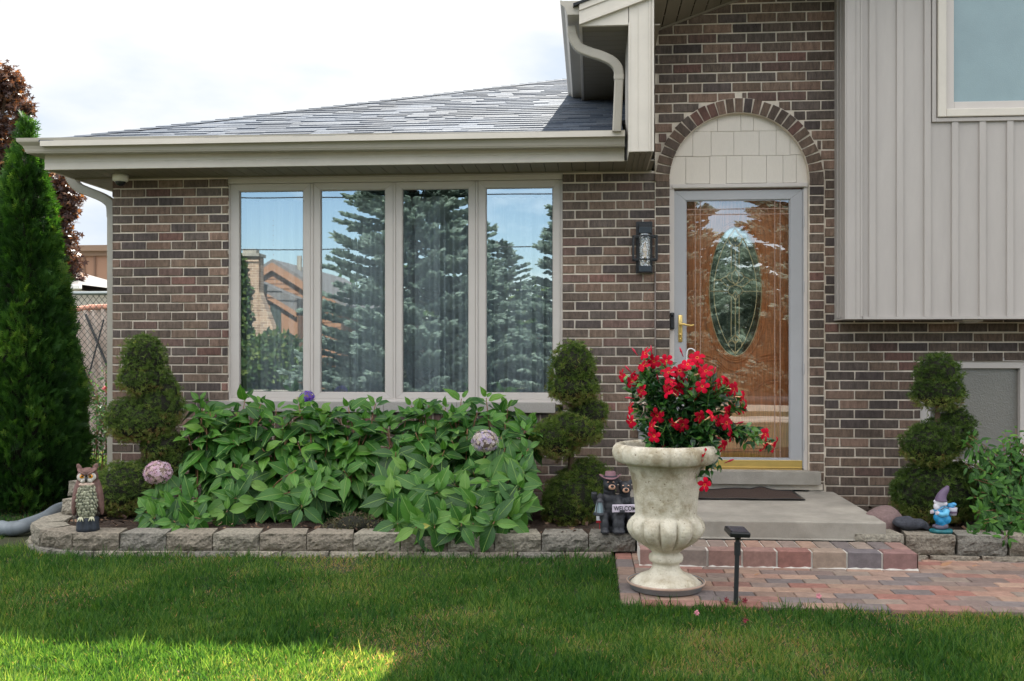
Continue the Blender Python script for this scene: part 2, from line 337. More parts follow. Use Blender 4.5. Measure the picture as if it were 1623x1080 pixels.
def wall_bricks(mb, x0, x1, z0, z1, holes, ph, pl, yf=0.0, joint=0.0112, off=0.0, circ=None, dark=1.0, ref=None):
    """running bond clipped at rectangular holes and at an outside circle"""
    nrow = int((z1-z0)/ph)+1
    for r in range(nrow):
        zb = z0+r*ph; zt = min(zb+ph-joint, z1)
        if zt-zb < 0.012: continue
        zm = (zb+zt)/2
        iv = [(x0, x1)]
        cuts = [(h[0], h[1]) for h in holes if h[2] < zm < h[3]]
        if circ:
            cx, cz, cr = circ; dz = min(abs(zb-cz), abs(zt-cz)) if not (zb < cz < zt) else 0
            if zt > cz-0.02 and dz < cr:
                h = math.sqrt(cr*cr-max(0, zm-cz)**2) if abs(zm-cz) < cr else 0
                if h > 0: cuts.append((cx-h, cx+h))
        for a, b in cuts:
            iv = [q for s0, s1 in iv for q in ((s0, min(s1, a)), (max(s0, b), s1)) if q[1]-q[0] > 0.015]
        xs = x0+off-(0.5*pl if r % 2 else 0.0)-pl+random.uniform(-0.004, 0.004)
        while xs < x1:
            for s0, s1 in iv:
                a, b = max(xs, s0), min(xs+pl-joint, s1)
                if b-a > 0.018:
                    jz = random.uniform(-0.0012, 0.0012)
                    add_brick(mb, [(a, zb+jz), (b, zb+jz), (b, zt+jz), (a, zt+jz)], yf, col=brick_col(dark))
            xs += pl
def slab_with_holes(mb, x0, x1, z0, z1, holes, y0, y1, c=None):
    xs = sorted(set([x0, x1]+[min(max(h[k], x0), x1) for h in holes for k in (0, 1)]))
    for a, b in zip(xs[:-1], xs[1:]):
        if b-a < 1e-4: continue
        m = (a+b)/2; segs = [(z0, z1)]
        for h in holes:
            if h[0] < m < h[1]:
                segs = [q for s0, s1 in segs for q in ((s0, min(s1, h[2])), (max(s0, h[3]), s1)) if q[1]-q[0] > 1e-4]
        for s0, s1 in segs: mb.box(a, b, y0, y1, s0, s1, c)

# --- wing wall
zsill = Z(600, 652, 0); wl0, wl1 = X(360.5, 0), X(892, 0)
holeW = (wl0, wl1, zsill, ZS+0.02)
holeS = (X(366, 0), X(880, 0), zsill-0.143, zsill+0.01)
wb = MB(); wall_bricks(wb, XW0, XW1, 0.0, ZS, [holeW, holeS], 0.0678, 0.2, off=0.07)
# side face of the left corner (faces west)
wb.build('brick_wall', M_brick, house)
mm = MB(); slab_with_holes(mm, XW0+0.004, XW1, -0.1, ZS, [holeW], 0.009, 0.085)
mm.box(XW0+0.003, XW0+0.09, 0.086, 7.9, -0.1, ZS)
mm.build('mortar', M_mortar, house)
# soldier course under the sill
sb = MB(); x = X(368, 0)
while x < X(880, 0)-0.03:
    add_brick(sb, [(x, zsill-0.135), (x+0.056, zsill-0.135), (x+0.056, zsill-0.012), (x, zsill-0.012)], -0.003); x += 0.0675
sb.build('sill_course', M_brick, house)

# --- gable section with the arched door
XA = X(1171, 0); ZA = Z(1171, 288, 0); RI = (X(1281.5, 0)-X(1060.5, 0))/2; RO = (X(1306, 0)-X(1039.5, 0))/2
ub = MB()
wall_bricks(ub, XW1+0.002, X(1330, 0), ZA+0.012, 4.35, [], 0.0722, 0.2138, off=0.03, circ=(XA, ZA, RO+0.014))
ub.build('brick_wall', M_brick, house)
zbox = Z(1345, 500, 0.0)
bw = (X(1459, 0), X(1760, 0), 0.40, Z(1500, 567, 0))     # basement window hole
rb = MB()
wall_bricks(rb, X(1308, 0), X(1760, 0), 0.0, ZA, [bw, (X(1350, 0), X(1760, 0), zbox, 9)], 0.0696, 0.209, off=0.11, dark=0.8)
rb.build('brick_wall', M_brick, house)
# headers up the jambs and round the arch, standing slightly proud
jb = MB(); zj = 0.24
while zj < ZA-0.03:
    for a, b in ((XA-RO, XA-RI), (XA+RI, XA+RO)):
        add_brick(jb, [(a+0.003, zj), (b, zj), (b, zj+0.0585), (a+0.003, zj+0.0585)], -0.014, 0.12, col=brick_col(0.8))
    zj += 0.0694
n = 27
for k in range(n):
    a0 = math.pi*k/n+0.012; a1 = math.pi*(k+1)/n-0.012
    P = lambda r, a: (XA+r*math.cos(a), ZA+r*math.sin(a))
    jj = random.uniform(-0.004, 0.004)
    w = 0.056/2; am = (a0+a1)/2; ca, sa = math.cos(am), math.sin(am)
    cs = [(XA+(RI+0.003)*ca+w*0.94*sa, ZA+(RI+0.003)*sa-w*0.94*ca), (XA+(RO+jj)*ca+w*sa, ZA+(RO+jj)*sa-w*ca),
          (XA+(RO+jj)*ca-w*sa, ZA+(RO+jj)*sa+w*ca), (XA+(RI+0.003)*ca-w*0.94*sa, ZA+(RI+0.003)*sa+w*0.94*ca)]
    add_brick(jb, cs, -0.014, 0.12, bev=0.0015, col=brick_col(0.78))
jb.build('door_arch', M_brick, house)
# mortar body: annulus + slabs
mm = MB()
N = 64
def ann(r0, r1, y0, y1):
    for k in range(N):
        a0, a1 = math.pi*k/N, math.pi*(k+1)/N
        q = [(XA+r0*math.cos(a0), ZA+r0*math.sin(a0)), (XA+r1*math.cos(a0), ZA+r1*math.sin(a0)), (XA+r1*math.cos(a1), ZA+r1*math.sin(a1)), (XA+r0*math.cos(a1), ZA+r0*math.sin(a1))]
        mm.prism(q, y0, y1)
ann(RI, RO+0.004, -0.006, 0.12)
mm.box(XA-RO-0.004, XA-RI, -0.006, 0.12, -0.1, ZA-0.0005); mm.box(XA+RI, XA+RO+0.004, -0.006, 0.12, -0.1, ZA-0.0005)
# field mortar above, with the circle cut as thin strips
NS = 90; xa, xb = XW1+0.001, X(1340, 0)
for k in range(NS):
    a = xa+(xb-xa)*k/NS; b = xa+(xb-xa)*(k+1)/NS; m = (a+b)/2-XA
    zl = ZA+math.sqrt(max(0, (RO-0.004)**2-m*m)) if abs(m) < RO-0.004 else ZA
    mm.box(a, b, 0.0085, 0.1, zl, 4.4)
slab_with_holes(mm, XA+RO+0.002, X(1760, 0), -0.1, ZA-0.0005, [bw], 0.009, 0.1)
mm.build('mortar', M_mortar, house)

# --- shingle panel in the arch
pn = MB(); yq = 0.045
rows = [(Z(1171, 291, yq), Z(1171, 247, yq), [1061, 1087, 1125, 1151, 1176, 1215, 1241, 1262, 1282]),
        (Z(1171, 247, yq), Z(1171, 208, yq), [1061, 1098, 1127, 1163, 1203, 1230, 1252, 1282]),
        (Z(1171, 208, yq), Z(1171, 170, yq), [1061, 1106, 1137, 1174, 1194, 1230, 1282])]
for ri, (z0, z1, xs) in enumerate(rows):
    for a, b in zip(xs[:-1], xs[1:]):
        x0, x1 = X(a, yq)+0.0012, X(b, yq)-0.0012; zz0 = z0+random.uniform(-0.003, 0.003)
        top = []; nseg = 6
        for i in range(nseg+1):
            xx = x1+(x0-x1)*i/nseg; dxx = abs(xx-XA)
            lim = ZA+math.sqrt(max(0, (RI+0.01)**2-dxx*dxx)) if dxx < RI+0.01 else ZA-0.2
            top.append((xx, max(min(z1+0.0, lim), zz0+0.002)))
        yy = yq-0.004*ri+random.uniform(-0.001, 0.001)
        pn.prism([(x0, zz0), (x1, zz0)]+top, yy, yq+0.02)
pn.prism([(XA+(RI+0.02)*math.cos(math.pi*k/40), ZA+(RI+0.02)*math.sin(math.pi*k/40)) for k in range(41)], yq+0.021, yq+0.05)
pn.build('arch_panel', M_cream, house)

# --- door surround, storm door, front door
YD = 0.055
dz0 = Z(1171, 744, YD); dzt = Z(1171, 302, YD); dx0, dx1 = X(1068, YD), X(1271, YD)
tr = MB()
tr.box(X(1060, 0)+0.001, X(1069, YD)-0.003, 0.03, 0.13, dz0, dzt+0.045); tr.box(X(1273, YD), X(1282, 0)-0.002, 0.03, 0.13, dz0, dzt+0.045)
tr.box(X(1060, 0)+0.001, X(1282, 0)-0.002, 0.022, 0.13, dzt+0.012, Z(1171, 291, 0.02))
tr.box(X(1065, YD), X(1276, YD), 0.012, 0.022, dzt+0.016, dzt+0.036)
tr.build('door_frame', M_frame, house, bevel=0.002)
sd = MB(); fw = X(1086.5, YD)-dx0; fw2 = 0.078
gx0, gx1 = X(1086.5, YD), X(1252, YD); gz0, gz1 = Z(1171, 727, YD), Z(1171, 317, YD)
def mitred(mb, x0, x1, z0, z1, a0, a1, b0, b1, y0, y1):
    """frame between outer rect and inner rect (a0,a1,b0,b1) with mitred corners"""
    e = 0.0006
    mb.prism([(x0, z0), (x1, z0), (a1, b0), (a0, b0)], y0, y1)
    mb.prism([(a0, b1), (a1, b1), (x1, z1), (x0, z1)], y0, y1)
    mb.prism([(x0, z0+e), (a0, b0+e), (a0, b1-e), (x0, z1-e)], y0+0.0004, y1)
    mb.prism([(a1, b0+e), (x1, z0+e), (x1, z1-e), (a1, b1-e)], y0+0.0004, y1)
mitred(sd, dx0, dx1, dz0+0.025, dzt, gx0, gx1, gz0, gz1, YD-0.012, YD+0.02)
mitred(sd, gx0, gx1, gz0, gz1, gx0+0.008, gx1-0.008, gz0+0.008, gz1-0.008, YD-0.003, YD+0.012)
sd.box(dx1+0.001, dx1+0.010, YD-0.02, YD+0.02, dz0+0.01, dzt)                        # hinge channel
for py in (352, 455, 585, 705):
    zc = Z(1271, py, YD); sd.box(dx1+0.0025, dx1+0.0125, YD-0.028, YD-0.019, zc-0.04, zc+0.04)
M_storm = mat('storm_door_paint', S(160, 160, 162), 0.4, noise_s=4, noise_a=0.03, spec=0.5)
storm = sd.build('storm_door', M_storm, house, bevel=0.0015)
M_sglass = glass_mat('storm_glass', 0.22, (0.93, 0.93, 0.91), (0.95, 0.97, 1.0), wave=0.0006, ws=2.2)
g = MB(); g.prism([(gx0, gz0), (gx1, gz0), (gx1, gz1), (gx0, gz1)], YD+0.002, YD+0.0025)
me = g
gq = MB(); gq.add([(gx0, YD+0.003, gz0), (gx1, YD+0.003, gz0), (gx1, YD+0.003, gz1), (gx0, YD+0.003, gz1)], [(0, 1, 2, 3)])
gq.build('pane', M_sglass, storm)
M_etch = mat('etched_line', S(150, 122, 106), 0.6)
et = MB()
for px in (1102, 1110, 1228, 1236.5):
    xx = X(px, YD); et.box(xx-0.0028, xx+0.0028, YD-0.0012, YD+0.002, gz0+0.009, gz1-0.009)
for py in (331.5, 340):
    zz = Z(1171, py, YD); et.box(gx0+0.009, gx1-0.009, YD-0.0022, YD-0.0013, zz-0.0028, zz+0.0028)
et.build('etched_lines', M_etch, storm)
kp = MB(); zk0, zk1 = Z(1171, 741, YD), Z(1171, 729, YD); kp.box(dx0+0.006, dx1-0.002, YD-0.018, YD-0.0125, zk0, zk1); kp.box(dx0+0.006, dx1-0.002, YD-0.022, YD-0.0181, zk0-0.002, zk0+0.006)
kp.box(dx0+0.006, dx1-0.002, YD-0.016, YD+0.01, dz0-0.004, dz0+0.009)
kp.build('kick_plate', M_brass, storm, bevel=0.001)
hd = MB(); hx = X(1078, YD); hz = Z(1078, 521, YD)
hd.box(hx-0.015, hx+0.015, YD-0.021, YD-0.0125, hz-0.1, hz+0.1)
hd.lathe([(0.0, 0), (0.012, 0), (0.011, 0.03), (0.0, 0.03)], 16)
for i in range(len(hd.v)-64, len(hd.v)):
    v = hd.v[i]; hd.v[i] = (v[0]+hx, YD-0.021-v[2], v[1]+hz+0.03)
hd.tube([(hx, YD-0.05, hz+0.03), (hx+0.02, YD-0.055, hz+0.031), (hx+0.05, YD-0.055, hz+0.024), (hx+0.075, YD-0.052, hz+0.02), (hx+0.098, YD-0.05, hz+0.026)], [0.009, 0.009, 0.0075, 0.007, 0.006], 10)
hd.ell((hx, YD-0.026, hz-0.045), (0.009, 0.006, 0.009)); hd.ell((hx, YD-0.024, hz-0.078), (0.006, 0.005, 0.006))
hd.build('handle', M_brass, storm, smooth=True, bevel=0.004)

YF = 0.155
M_wood = bpy.data.materials.new('stained_wood'); M_wood.use_nodes = True
nt = M_wood.node_tree; b = nt.nodes['Principled BSDF']; b.inputs['Roughness'].default_value = 0.38
tc = nt.nodes.new('ShaderNodeTexCoord'); mp = nt.nodes.new('ShaderNodeMapping'); mp.inputs['Scale'].default_value = (9, 1, 0.75)
nz = nt.nodes.new('ShaderNodeTexNoise'); nz.inputs['Scale'].default_value = 1.6; nz.inputs['Detail'].default_value = 3; nz.inputs['Distortion'].default_value = 0.6
ww = nt.nodes.new('ShaderNodeTexNoise'); ww.inputs['Scale'].default_value = 22; ww.inputs['Detail'].default_value = 8
wv = nt.nodes.new('ShaderNodeMath'); wv.operation = 'MULTIPLY'; wv.inputs[1].default_value = 9; wf = nt.nodes.new('ShaderNodeMath'); wf.operation = 'FRACT'
av = nt.nodes.new('ShaderNodeMath'); av.operation = 'MULTIPLY_ADD'; av.inputs[1].default_value = 0.5
rp = nt.nodes.new('ShaderNodeValToRGB'); rp.color_ramp.elements[0].color = (*S(136, 82, 48), 1); rp.color_ramp.elements[1].color = (*S(224, 152, 98), 1); rp.color_ramp.elements[0].position = 0.1
nt.links.new(tc.outputs['Object'], mp.inputs[0]); nt.links.new(mp.outputs[0], nz.inputs[0]); nt.links.new(mp.outputs[0], ww.inputs[0])
nt.links.new(nz.outputs['Fac'], wv.inputs[0]); nt.links.new(wv.outputs[0], wf.inputs[0]); nt.links.new(wf.outputs[0], av.inputs[0]); nt.links.new(ww.outputs['Fac'], av.inputs[2]); nt.links.new(av.outputs[0], rp.inputs[0]); nt.links.new(rp.outputs[0], b.inputs['Base Color'])
ox, oz = X(1165.5, YF), Z(1165.5, 462.5, YF); erx = X(1208, YF)-ox; erz = Z(1165.5, 359.5, YF)-oz
fd = MB(); NE = 48; fx0, fx1, fz0, fz1 = dx0-0.0, dx1+0.0, dz0-0.02, dzt+0.01
EL = lambda kx, kz, t: (ox+erx*kx*math.cos(t), oz+erz*kz*math.sin(t))
# door leaf with an oval opening
def rectpt(t):
    c, s = math.cos(t), math.sin(t); k = []
    for lim, comp, o in ((fx1, c, ox), (fx0, c, ox)):
        if abs(comp) > 1e-6 and (lim-o)/comp > 0: k.append((lim-o)/comp)
    for lim, comp, o in ((fz1, s, oz), (fz0, s, oz)):
        if abs(comp) > 1e-6 and (lim-o)/comp > 0: k.append((lim-o)/comp)
    q = min(k); return (ox+c*q, oz+s*q)
angs = sorted(set([2*math.pi*k/NE for k in range(NE)]+[math.atan2(zz-oz, xx-ox) % (2*math.pi) for xx in (fx0, fx1) for zz in (fz0, fz1)]))
vs = []; na = len(angs)
for t in angs:
    tt = math.atan2(math.sin(t)/erz, math.cos(t)/erx); vs.append((*EL(1, 1, tt)[:1], YF, EL(1, 1, tt)[1]))
for t in angs: p = rectpt(t); vs.append((p[0], YF, p[1]))
for t in angs:
    tt = math.atan2(math.sin(t)/erz, math.cos(t)/erx); vs.append((EL(1, 1, tt)[0], YF+0.03, EL(1, 1, tt)[1]))
fd.add(vs, [(k, k+na, (k+1) % na+na, (k+1) % na) for k in range(na)]+[(k, (k+1) % na, (k+1) % na+2*na, k+2*na) for k in range(na)])
for kk, rr in ((1.04, 0.010), (1.115, 0.008), (1.19, 0.010)):
    pts = [(EL(kk, 1+(kk-1)*0.45, 2*math.pi*i/NE)[0], YF-0.004, EL(kk, 1+(kk-1)*0.45, 2*math.pi*i/NE)[1]) for i in range(NE+1)]
    fd.tube(pts, rr, 6, cap=False)
A = lambda px, py, y=YF-0.003: at(px, py, y)
sw = [(1100, 562), (1112, 562), (1128, 566), (1142, 575), (1152, 585), (1166, 589), (1178, 586), (1190, 574), (1205, 565), (1222, 562), (1236, 562)]
for d in (0, 5, 9): fd.tube([A(px, py+d) for px, py in sw], 0.007 if d != 5 else 0.004, 6)
for d in (0, 5): fd.tube([A(px, py) for px, py in [(1190-d, 622+d), (1210, 606+d), (1222, 602+d), (1238-d, 602+d), (1238-d, 715-d), (1100+d, 715-d), (1100+d, 602+d), (1120, 602+d), (1135, 606+d), (1150, 620+d)]], 0.006, 6)
for d in (0, 6): fd.tube([A(px, py) for px, py in [(1192+d, 672+d), (1230-d, 672+d), (1230-d, 706-d), (1192+d, 706-d), (1192+d, 672+d)]], 0.005, 6)
fdo = fd.build('front_door', M_wood, house)
M_oval = glass_mat('bevelled_glass', 0.48, (0.5, 0.56, 0.52), (0.9, 1.0, 0.93), rough=0.03, wave=0.0006, ws=9.0)
og = MB(); og.add([(EL(1, 1, 2*math.pi*i/NE)[0], YF+0.012, EL(1, 1, 2*math.pi*i/NE)[1]) for i in range(NE)], [tuple(range(NE))])
og.build('oval_glass', M_oval, fdo)
cm = MB(); yc = YF+0.008
B_ = lambda px, py: at(px, py, yc)
def lens(px0, y0, y1, w, sgn):
    return [B_(px0+sgn*w*math.sin(math.pi*i/16)**0.75, y0+(y1-y0)*i/16) for i in range(17)]
lines = [lens(1165.5, 362, 562, 34, 1), lens(1165.5, 362, 562, 34, -1), [B_(EL_[0], EL_[1]) for EL_ in [(1165.5+41.5*math.cos(2*math.pi*i/32), 462.5+102*math.sin(2*math.pi*i/32)) for i in range(33)]]]
for px in (1159, 1165.5, 1171.5): lines.append([B_(px, 388), B_(px, 426)]); lines.append([B_(px, 468), B_(px, 534 if px != 1165.5 else 560)])
lines += [[B_(1132, 444), B_(1144, 444)], [B_(1187, 444), B_(1200, 444)], [B_(1124, 462), B_(1152, 462)], [B_(1178, 462), B_(1208, 462)]]
def sm(pts): return [B_(*p) for p in pts]
for s in (1, -1):
    q = lambda dx, y: (1165.5+s*dx, y)
    lines += [sm([q(0, 362), q(-4, 370), q(-11, 378), q(-9, 386), q(0, 393)]), sm([q(0, 383), q(4, 375), q(10, 372), q(11, 380), q(7, 387), q(0, 393)]),
              sm([q(0, 427), q(5, 434), q(6, 442), q(3, 448), q(0, 451)]), sm([q(4, 433), q(10, 433), q(14, 439), q(20, 441), q(24, 444), q(18, 450), q(12, 455), q(5, 454), q(0, 451)]),
              sm([q(0, 451), q(8, 447), q(14, 440)]), sm([q(0, 452), q(7, 454), q(12, 460), q(10, 466), q(4, 468), q(0, 461)]), sm([q(5, 468), q(0, 477)]),
              sm([q(0, 531), q(6, 537), q(11, 544), q(9, 551), q(0, 560)]), sm([q(0, 545), q(5, 540), q(10, 542)]), sm([q(0, 531), q(-5, 537), q(0, 545)])]
for l in lines: cm.tube(l, 0.0048, 5, flat=0.6)
cm.build('leading', mat('brass_leading', S(244, 232, 186), 0.5, metal=0.0), fdo)
pb = MB(); pp = B_(1165.5, 418); pb.box(pp.x-0.012, pp.x+0.012, pp.y+0.006, pp.y+0.012, pp.z-0.036, pp.z+0.036)
bk = MB(); bk.box(fx0-0.3, fx1+0.3, YF+0.9, YF+0.95, 0, 2.9); bk.box(fx0-0.3, fx0-0.25, YF+0.05, YF+0.9, 0, 2.9); bk.box(fx1+0.25, fx1+0.3, YF+0.05, YF+0.9, 0, 2.9)
bk.box(fx0-0.3, fx1+0.3, YF+0.05, YF+0.95, 2.9, 2.95); bk.build('hall_interior', M_dark, house)

# door sill slab, mortar below
ds = MB(); zt_, zb_ = Z(1171, 747, -0.07), Z(1171, 768, -0.07)
ds.box(X(1037, -0.07), X(1301.5, -0.07), -0.075, 0.13, zb_, zt_)
ds.build('door_sill', M_conc, house, bevel=0.004)
ms = MB(); ms.box(X(1036, 0), X(1304, -0.02), -0.02, 0.1, Z(1171, 775, 0), zb_-0.002); ms.build('sill_bed', M_mortar, house)

# --- the band of four casement windows
YG = 0.05
wt = MB()
zt0 = ZS; 
wt.box(wl0+0.001, wl1-0.001, 0.012, 0.09, Z(600, 288.5, 0.02), ZS)                    # head casing
wt.box(wl0+0.001, wl1-0.001, 0.006, 0.0115, Z(600, 283, 0.02), ZS-0.012)
for a, b in ((361, 365.5), (492.5, 496.5), (623.5, 627), (754, 757.5), (888, 892)):
    wt.box(X(a, 0.03)+0.0005, X(b, 0.03)-0.0005, 0.024, 0.09, zsill+0.06, Z(600, 289.5, 0.02))
wt.box(wl0+0.001, wl1-0.001, 0.02, 0.09, zsill+0.055, Z(600, 632, 0.03))
wt.build('window_frame', M_frame, house, bevel=0.002)
M_glass = glass_mat('window_glass', 0.36, (0.86, 0.92, 0.94), (0.84, 0.95, 1.0), wave=0.0007, ws=1.2)
sashes = [((365.5, 492.5), (379, 481)), ((496.5, 623.5), (507.5, 611)), ((627, 754), (637.2, 743.3)), ((757.5, 888), (769.7, 877))]
for (a, b), (c, d) in sashes:
    w = MB(); y = 0.036
    x0, x1, z0, z1 = X(a, y)+0.001, X(b, y)-0.001, Z(600, 632, y)+0.0015, Z(600, 289.5, y)
    i0, i1, j0, j1 = X(c, y), X(d, y), Z(600, 623, y), Z(600, 300, y)
    mitred(w, x0, x1, z0, z1, i0, i1, j0, j1, y-0.004, 0.08)
    mitred(w, i0, i1, j0, j1, i0+0.006, i1-0.006, j0+0.006, j1-0.006, y+0.008, 0.075)
    wo = w.build('window', M_frame, house, bevel=0.0015)
    bd = MB(); mitred(bd, i0+0.0055, i1-0.0055, j0+0.0055, j1-0.0055, i0+0.0085, i1-0.0085, j0+0.0085, j1-0.0085, y+0.013, y+0.018)
    bd.build('gasket', M_blackplastic, wo)
    tl = random.uniform(-0.0012, 0.0012); t2 = random.uniform(-0.0003, 0.0003)
    q = MB(); q.add([(i0, y+0.018+t2, j0), (i1, y+0.018-t2, j0), (i1, y+0.018-t2+tl, j1), (i0, y+0.018+t2+tl, j1)], [(0, 1, 2, 3)])
    q.build('pane', M_glass, wo)
# stone sill, in three lengths
si = MB(); xs = [345, 607.5, 724, 880]
for a, b in zip(xs[:-1], xs[1:]): si.box(X(a, -0.045)+0.001, X(b, -0.045)-0.001, -0.045, 0.06, Z(600, 653.5, -0.045), Z(600, 637.5, -0.045))
si.build('window_sill', M_stone, house, bevel=0.003)
# room behind the windows
rm = MB(); rx0, rx1 = wl0-0.4, wl1+0.15
rm.box(rx0, rx1, 2.6, 2.65, 0.3, 2.9); rm.box(rx0-0.05, rx0, 0.1, 2.65, 0.3, 2.9); rm.box(rx1, rx1+0.05, 0.1, 2.65, 0.3, 2.9); rm.box(rx0, rx1, 0.1, 2.6, 0.25, 0.3); rm.box(rx0, rx1, 0.1, 2.6, 2.62, 2.66)
rm.build('room_interior', M_dark, house)
M_sheer = bpy.data.materials.new('sheer_fabric'); M_sheer.use_nodes = True
nt = M_sheer.node_tree; b = nt.nodes['Principled BSDF']; b.inputs['Base Color'].default_value = (0.80, 0.84, 0.86, 1); b.inputs['Roughness'].default_value = 0.9
t = nt.nodes.new('ShaderNodeBsdfTransparent'); mx = nt.nodes.new('ShaderNodeMixShader'); mx.inputs[0].default_value = 0.72
nt.links.new(t.outputs[0], mx.inputs[1]); nt.links.new(b.outputs[0], mx.inputs[2]); nt.links.new(mx.outputs[0], nt.nodes['Material Output'].inputs[0])
for (px0, px1, lab) in ((376, 564, 'sheer white curtain hanging behind the left pair of tall windows'), (558, 706, 'sheer white curtain hanging behind the middle of the window band'), (700, 884, 'sheer white curtain hanging behind the rightmost tall window')):
    c = MB(); x0, x1 = X(px0, 0.25), X(px1, 0.25); n = 220
    ph = random.uniform(0, 6)
    vs = []
    for i in range(n+1):
        xx = x0+(x1-x0)*i/n; u = i/n*(x1-x0)*55+1.4*math.sin(i*0.05+ph)
        yy = (0.24 if px0 == 558 else 0.34)+0.028*math.sin(u)+0.012*math.sin(2.3*u+1)
        vs += [(xx, yy, 0.75), (xx, yy, 2.45)]
    c.add(vs, [(2*i, 2*i+2, 2*i+3, 2*i+1) for i in range(n)])
    o = c.build('curtain', M_sheer, smooth=True); tag(o, lab, 'curtain')

# --- fascia, gutter and soffit of the wing
XE, YE = -3.993, -0.39; XH0 = -3.94; XR = X(989.5, -0.39)
fa = MB(); fa.box(XE, XR, YE, YE+0.02, ZS, 2.74); fa.box(XE, XE+0.02, YE+0.0205, 8.3, ZS, 2.74); fa.box(XE+0.0, XR, YE-0.004, YE-0.0005, ZS+0.055, ZS+0.07)
fa.box(XE-0.003, XR, YE-0.006, YE-0.0045, ZS, ZS+0.006)
fa.box(XE, XR, YE-0.02, YE-0.001, 2.705, 2.752)
fa.box(XH0+0.0, XR, -0.545, -0.5325, 2.725, 2.764)
fa.build('fascia', M_trim, house, bevel=0.002)
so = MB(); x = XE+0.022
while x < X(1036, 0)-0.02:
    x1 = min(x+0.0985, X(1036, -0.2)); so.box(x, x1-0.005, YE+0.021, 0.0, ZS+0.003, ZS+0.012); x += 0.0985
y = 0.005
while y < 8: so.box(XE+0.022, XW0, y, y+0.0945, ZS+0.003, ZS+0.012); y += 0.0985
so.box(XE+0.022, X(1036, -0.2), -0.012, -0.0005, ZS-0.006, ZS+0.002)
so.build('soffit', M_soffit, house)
sb_ = MB(); sb_.box(XE+0.021, X(1036, -0.2), YE+0.021, -0.0, ZS+0.0125, ZS+0.016); sb_.box(XE+0.021, XW0, 0.001, 8, ZS+0.0125, ZS+0.016)
sb_.build('soffit_backing', M_dark, house)
def gutter(name, path_fn, prof, parent, ends=(True, True)):
    mb = MB(); n = len(prof); stations = path_fn
    for st in stations: mb.v += [st(o, z) for o, z in prof]; mb.c += [(0.5,)*3]*n
    for s in range(len(stations)-1): mb.f += [(s*n+k, s*n+k+1, (s+1)*n+k+1, (s+1)*n+k) for k in range(n-1)]
    for e, s in zip(ends, (0, len(stations)-1)):
        if e: mb.f.append(tuple(s*n+k for k in range(n)))
    o = mb.build(name, M_gutter, parent)
    sd = o.modifiers.new('thick', 'SOLIDIFY'); sd.thickness = 0.0022
    return o
GP = [(0.0, 0.092), (0.0, 0.0), (0.078, 0.0), (0.080, 0.006), (0.084, 0.010), (0.088, 0.028), (0.098, 0.050), (0.116, 0.066), (0.124, 0.074), (0.126, 0.084), (0.128, 0.098), (0.116, 0.099), (0.115, 0.094)]
g0z = 2.668
gutter('gutter', [lambda o, z: (XE-0.001-o, 8.2, g0z+z+0.02), lambda o, z: (XE-0.001-o, YE-0.022-o, g0z+z+0.02), lambda o, z: (XE+0.235, YE-0.022-o, g0z+z+0.0185), lambda o, z: (-1.5, YE-0.022-o, g0z+z+0.008), lambda o, z: (XR-0.002, YE-0.022-o, g0z+z)], GP, house, (False, True))
gj = MB(); gj.add([(XE+0.235, YE-0.022-o-0.0015, g0z+z+0.0185) for o, z in GP[2:11]]+[(XE+0.240, YE-0.022-o-0.0015, g0z+z+0.0185) for o, z in GP[2:11]], [(k, k+1, k+10, k+9) for k in range(8)])
gj.build('gutter_joint', M_dark, house)

# --- wing roof: deck, shingles laid tab by tab, hip caps
SL = 0.373; XH = -3.91-0.03; YH = -0.53; ZR0 = 2.758
zr = lambda y: ZR0+(y-YH)*SL
XRr = XW1-0.01
dk = MB(); ry = 4.5; k = ry-YH
def slabq(pts, th=0.03): 
    n = len(pts); dk.add([p for p in pts]+[(p[0], p[1], p[2]-th) for p in pts], [tuple(range(n)), tuple(range(2*n-1, n-1, -1))]+[(i, i+n, (i+1) % n+n, (i+1) % n) for i in range(n)])
slabq([(XH, YH, ZR0), (XR-0.01, YH, ZR0), (XR-0.01, 0.02, zr(0.02)), (XRr, 0.02, zr(0.02)), (XRr, ry, zr(ry)), (XH+k, ry, zr(ry))] if XH+k < XRr else [(XH, YH, ZR0), (XR-0.01, YH, ZR0), (XR-0.01, 0.02, zr(0.02)), (XRr, 0.02, zr(0.02)), (XRr, YH+(XRr-XH), zr(YH+(XRr-XH)))])
slabq([(XH, YH, ZR0), (XRr, YH+(XRr-XH), zr(YH+(XRr-XH))), (XRr, 9.5-(XRr-XH), zr(YH+(XRr-XH))), (XH, 9.5, ZR0)])
M_roof = attr_mat('asphalt_shingle', 0.85, 0.3, 60.0, bump=0.004, bump_s=260.0, spec=0.15, big=(1.5, 0.18))
M_deck = mat('roof_felt', S(40, 42, 46), 0.9)
dk.build('roof_deck', M_deck, house)
sh = MB(); ca = math.cos(math.atan(SL)); ex = 0.118
CR = [S(82, 90, 101), S(77, 85, 97), S(90, 96, 105), S(84, 91, 101), S(68, 76, 88)]
row = 0
